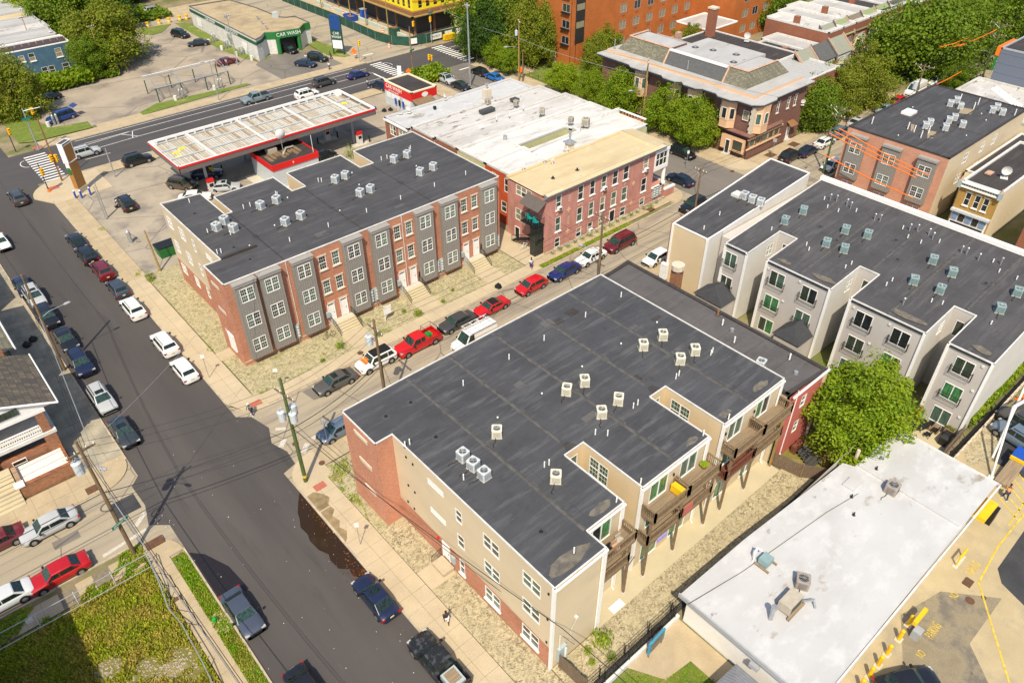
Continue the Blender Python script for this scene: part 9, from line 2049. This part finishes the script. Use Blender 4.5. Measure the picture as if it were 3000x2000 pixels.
# lift truck posts, blue slide machine, worker
t=thing('pole_gantry','pair of long pale grey posts standing over the parking lot corner','gantry',(65,7,0))
for (a_,b__) in (((66.9,7.5,0),(72.9,8.7,5.0)),((64.2,6.5,0),(68.6,8.2,5.0))): mb=MB().mat(white_d);mb.tube([a_,b__],.11,8);obj('post',mb,t)
mb=MB().mat(white_d);mb.tube([(68.6,8.2,5),(74,7.0,5.2)],.16,6);mb.box(64.0,64.5,6.3,6.8,0,.15);obj('boom',mb,t)
t=thing('blue_lift','blue machine head on a timber ramp where the worker stands','machine',(66.5,5.5,0));mb=MB().mat(blue_p);mb.box(66.9,68.5,4.9,6.3,1.2,1.5);mb.box(66.9,67.1,4.9,6.3,.3,1.2);mb.box(68.3,68.5,4.9,6.3,.3,1.2);obj('head',mb,t);mb=MB().mat(wood_deck);mb.rings([[(66.9,5.0,1.1),(66.9,6.2,1.1),(66.9,6.2,.9),(66.9,5.0,.9)],[(63.9,5.0,.35),(63.9,6.2,.35),(63.9,6.2,.1),(63.9,5.0,.1)]]);obj('ramp',mb,t);mb=MB().mat(yellow_p);mb.box(66.7,66.9,4.9,6.3,1.1,1.4);obj('edge',mb,t)
for i,(x,y) in enumerate(((77.3,9.2),(78.1,9.1),(77.8,8.6))):
    t=thing('traffic_cone','orange traffic cone in the parking lot, ' + ['nearest','farthest','lower'][i],'traffic cone',(x,y,0),0,'orange cones in the parking lot');mb=MB().mat(orange_p);mb.cyl(x,y,.04,.7,.2,.04,10);mb.box(x-.25,x+.25,y-.25,y+.25,0,.04);obj('cone',mb,t)
t=thing('fire_hydrant','bright green hydrant on the bare pavement by the verge','fire hydrant',(4.3,39.9,0));mb=MB().mat(plain('hydrant_green',(.01,.35,.06),.5));mb.cyl(4.3,39.9,0,.5,.13,n=10);mb.cyl(4.3,39.9,.5,.68,.16,.05,10);mb.tube([(4.1,39.9,.38),(4.5,39.9,.38)],.07,8);obj('barrel',mb,t);mb=MB().mat(slab_m);mb.box(4.0,5.12,38.5,40.6,.0,.07);obj('pad',mb,t)
t=thing('trash_dumpster','green dumpster beside the broken pole behind the gas station','dumpster',(22.7,95.4,0));mb=MB().mat(green_p);mb.rings([[(21.6,94.6,0),(24,94.6,0),(24,96.2,0),(21.6,96.2,0)],[(21.4,94.4,1.4),(24.2,94.4,1.4),(24.2,96.4,1.5),(21.4,96.4,1.5)]]);obj('bin_body',mb,t);mb=MB().mat(trim_blk);mb.box(21.4,24.2,94.4,96.4,1.5,1.56);obj('lid',mb,t)
t=thing('air_pump','silver air pump cylinder on the gas lot edge','air pump',(20.1,101.6,0));mb=MB().mat(galv);mb.cyl(20.1,101.6,0,1.7,.28,n=10);mb.cyl(20.1,101.6,1.7,1.95,.3,.1,10);obj('cylinder',mb,t);mb=MB().mat(black_metal);mb.tube([(20.3,101.4,1.4),(20.9,101.2,.6),(20.6,101,.1),(21.2,100.9,.1)],.03,4);obj('hose',mb,t)
for i,(x,y,z) in enumerate(((3.1,86.4,.12),(3.9,87.0,.12),(50.3,59.2+.9,.12),(71.9,117.6,0),(73.0,117.2,0))):
    t=thing('trash_bag',['black rubbish bag on the shaded pavement','second black rubbish bag nearer the lamp pole','black and white rubbish bag by the red coupe','black bag left of the kiosk wall','black bag nearest the kiosk corner'][i],'rubbish bag',(x,y,z))
    mb=MB().mat(plain('bin_bag',(.012,.012,.014),.35) if 'bin_bag' not in bpy.data.materials else bpy.data.materials['bin_bag']);mb.rings([[(x+r_*math.cos(2*PI*j/9)*(1+.15*math.sin(j*2.3)),y+r_*math.sin(2*PI*j/9),z+q) for j in range(9)] for q,r_ in ((0,.36),(.2,.48),(.42,.36),(.55,.1),(.66,.13))]);obj('bag',mb,t)
for x,y,c,l in ((71.0,119.4,blue_p,'blue bucket before the kiosk'),(70.4,120.4,trash_w,'white bucket left of the blue one'),(72.4,114.2,orange_p,'orange vacuum unit with coiled hose')): t=thing('bucket',l,'bucket',(x,y,0));mb=MB().mat(c);mb.cyl(x,y,0,.6,.28,.34,10);obj('tub',mb,t);mb=MB().mat(black_metal);mb.tube([(x-.3,y,.55),(x-.8,y-.3,.3),(x-1.0,y+.3,.06),(x-.5,y+.5,.06)],.035,4);obj('handle',mb,t)
# back patio of the grey row
t=thing('patio_table','dark round patio table by the red umbrella','table',(65.4,14.0,.06));mb=MB().mat(black_metal);mb.cyl(65.4,14.0,.78,.84,.85,n=14);obj('table_top',mb,t)
for a_ in (45,135,225,315): mb=MB().mat(black_metal);mb.tube([(65.4+.6*math.cos(R(a_)),14+.6*math.sin(R(a_)),.06),(65.4+.3*math.cos(R(a_)),14+.3*math.sin(R(a_)),.78)],.03,5);obj('leg',mb,t)
for i,(x,y) in enumerate(((64.2,14.3),(64.9,12.9),(66.0,12.7),(66.6,13.4))):
    t=thing('patio_chair','black metal patio chair round the table, ' + ['left side','front left','front right','right side'][i],'chair',(x,y,.06),0,'patio chairs round the dark table');mb=MB().mat(black_metal);mb.box(x-.25,x+.25,y-.25,y+.25,.48,.52);obj('seat',mb,t);mb=MB().mat(black_metal)
    for k in range(5): mb.box(x-.24+k*.11,x-.2+k*.11,y-.28,y-.25,.5,.98)
    obj('backrest',mb,t)
    for a_ in (-.22,.22):
        for b__ in (-.22,.22): mb=MB().mat(black_metal);mb.box(x+a_-.02,x+a_+.02,y+b__-.02,y+b__+.02,.06,.48);obj('leg',mb,t)
t=thing('patio_umbrella','closed red patio umbrella beside the grey siding','umbrella',(65.9,14.6,.06));mb=MB().mat(plain('umbrella_red',(.55,.02,.02),.8));mb.cyl(65.9,14.6,.9,2.3,.32,.06,10);obj('canopy',mb,t);mb=MB().mat(wood_rail);mb.cyl(65.9,14.6,.06,2.45,.03,n=6);obj('pole',mb,t)
t=thing('barbecue','covered black barbecue at the end of the patio','barbecue',(65.4,11.4,.06));mb=MB().mat(trim_blk);mb.rings([[(64.8,11.1,.06),(66,11.1,.06),(66,11.8,.06),(64.8,11.8,.06)],[(64.7,11.05,1.0),(66.1,11.05,1.0),(66.1,11.85,1.0),(64.7,11.85,1.0)],[(65,11.2,1.3),(65.8,11.2,1.3),(65.8,11.7,1.3),(65,11.7,1.3)]]);obj('cover',mb,t);mb=MB().mat(grey_paint);mb.box(66.1,66.5,11.2,11.7,.8,.86);obj('side_shelf',mb,t)
t=thing('planter_shelf','wooden planter shelf of seedlings below the patio door','planter',(66.6,12.0,.06));mb=MB().mat(wood_rail);mb.box(66.3,67,11.2,12.1,.06,.95);obj('box',mb,t);mb=MB().mat(leafs[2])
for k in range(40): x,y=random.uniform(66.35,66.95),random.uniform(11.25,12.05);mb.face([(x-.06,y,.96),(x+.06,y,.96),(x+.03,y+.05,1.15),(x-.03,y+.05,1.15)])
obj('seedlings',mb,t);mb=MB().mat(wood_rail);mb.box(65.9,67.0,12.4,13.6,.06,.3);tag(obj('door_step',mb),'wooden step under the patio glass door','step')
for i,(x,y,c,l) in enumerate(((28.6,20.9,ac_tan,'brown cushioned deck chair'),(28.0,20.7,copper,'orange wicker deck chair'),(27.4,20.8,trim_blk,'black covered grill'))):
    t=thing('deck_furniture',l+' on the nearest upper timber deck','furniture',(x,y,7.35));mb=MB().mat(c);mb.cyl(x,y,7.36,7.8,.26,.32,10);obj('seat',mb,t);mb=MB().mat(c);mb.box(x-.28,x+.28,y+.2,y+.27,7.8,8.2);obj('backrest',mb,t)
t=thing('flower_pot','round green potted plant on the middle upper deck','plant',(39.2,21.4,7.35));mb=MB().mat(wood_rail);mb.cyl(39.2,21.4,7.36,7.7,.2,.3,10);obj('pot',mb,t);mb=MB().mat(leafs[3])
for k in range(70): a_,q=random.uniform(0,6.28),random.uniform(0,.36);x,y=39.2+q*math.cos(a_),21.4+q*math.sin(a_);mb.face([(x-.08,y,7.75),(x,y+.06,7.85),(x+.08,y,7.8),(x,y-.06,7.7)])
obj('foliage',mb,t)
for l,x0,x1,y0,y1,z0,z1,m_ in (('yellow plastic sheet tied inside the second deck railing',35.2,35.7,20.5,21.6,7.5,8.2,yellow_p),('pink and white towel hanging over the lower deck rail',36.3,37.4,20.64,20.7,4.4,5.4,paint_salmon),('lilac cloth hanging below the lower deck',33.2,34.4,20.62,20.68,3.6,4.1,plain('lilac_cloth',(.35,.3,.6),.9))): mb=MB().mat(m_);mb.box(x0,x1,y0,y1,z0,z1);tag(obj('hung_cloth',mb),l,'cloth')
mb=MB().mat(white);mb.box(27.9,29.2,19.95,20.6,.08,.12);tag(obj('foam_board',mb),'pale pink white board lying on the patio concrete','board')
t=thing('deck_steps','dark stacked planks and steps behind the timber patio fence','steps',(53.5,19,0))
for k in range(6): mb=MB().mat(ac_dark);mb.box(52.6+k*.1,54.4,18.0+k*.32,18.28+k*.32,.1+k*.12,.18+k*.12);obj('step',mb,t)
mb=MB().mat(wood_red);mb.box(53.2,54.6,20.1,20.6,0,.9);obj('bench',mb,t)
for i,(x,y,l) in enumerate(((29.4,65.2,'black bicycle leaning by the first flight of steps'),(59.0,64.8,'pale bicycle chained below the pink house fire escape'))):
    t=thing('bicycle',l,'bicycle',(x,y,.1));m_=black_metal if i == 0 else white_d;mb=MB().mat(m_)
    for q in (-.5,.5): mb2=MB().mat(rubber if i == 0 else white_d);mb2.tube([(x+q+.33*math.cos(2*PI*j/14),y,.43+.33*math.sin(2*PI*j/14)) for j in range(15)],.025,4);obj('wheel',mb2,t)
    mb.tube([(x-.5,y,.43),(x-.2,y,.95),(x+.35,y,.92),(x+.5,y,.43)],.025,4);mb.tube([(x-.2,y,.95),(x,y,.43),(x+.35,y,.92)],.025,4);mb.tube([(x-.5,y,.43),(x,y,.43)],.02,4);mb.box(x-.32,x-.1,y-.06,y+.06,.98,1.04);mb.tube([(x+.35,y-.25,1.1),(x+.35,y+.25,1.1)],.02,4);obj('frame',mb,t)

# ================================================================ people
person(17.63,27.95,250,'woman in black top and white shorts walking away along the pavement',(.09,.045,.03),(.03,.025,.03),(.7,.7,.7),'walk',shorts=True)
person(17.0,59.4,215,'person in white hat and green shirt bending over a phone at the corner',(.1,.05,.035),(.16,.22,.17),(.03,.04,.09),'reach',hat=(.75,.75,.72))
person(56.3,60.6,225,'person in white tee shirt and blue shorts walking by the pink house',(.1,.05,.035),(.7,.68,.66),(.07,.03,.2),'walk',shorts=True)
person(76.0,143.9,200,'person in white shirt walking on the car wash forecourt edge',(.3,.18,.12),(.7,.68,.66),(.05,.05,.12),'walk')
person(75.0,151.6,260,'attendant in white shirt standing behind the navy sedan',(.3,.18,.12),(.65,.63,.62),(.1,.1,.1),'stand')
person(62.6,4.7,20,'worker in orange and white vest with legs apart by the blue machine',(.12,.06,.04),(.75,.3,.1),(.02,.03,.08),'reach')
person(22.0,112.6,20,'person in white hat crouching at the wheel of the black SUV',(.1,.05,.035),(.5,.45,.45),(.03,.03,.03),'crouch',hat=(.7,.7,.68))
person(35.0,108.9,60,'person in orange shirt standing at the gas pump',(.1,.05,.035),(.5,.12,.02),(.03,.03,.03),'stand')
person(76.4,130.0,300,'person in white shirt standing beside the navy SUV behind the kiosk',(.1,.05,.035),(.6,.6,.62),(.05,.05,.08),'stand')
person(61.1,160.0,90,'person in grey shirt leaning into the maroon sedan',(.2,.12,.08),(.4,.42,.42),(.1,.1,.1),'reach')
person(79.6,149.2,120,'attendant wiping the black crossover on the forecourt',(.1,.05,.035),(.04,.04,.04),(.05,.05,.05),'reach')
for o_ in list(CACHE.values()):
    if isinstance(o_,bpy.types.Object) and o_.name not in USED: pass
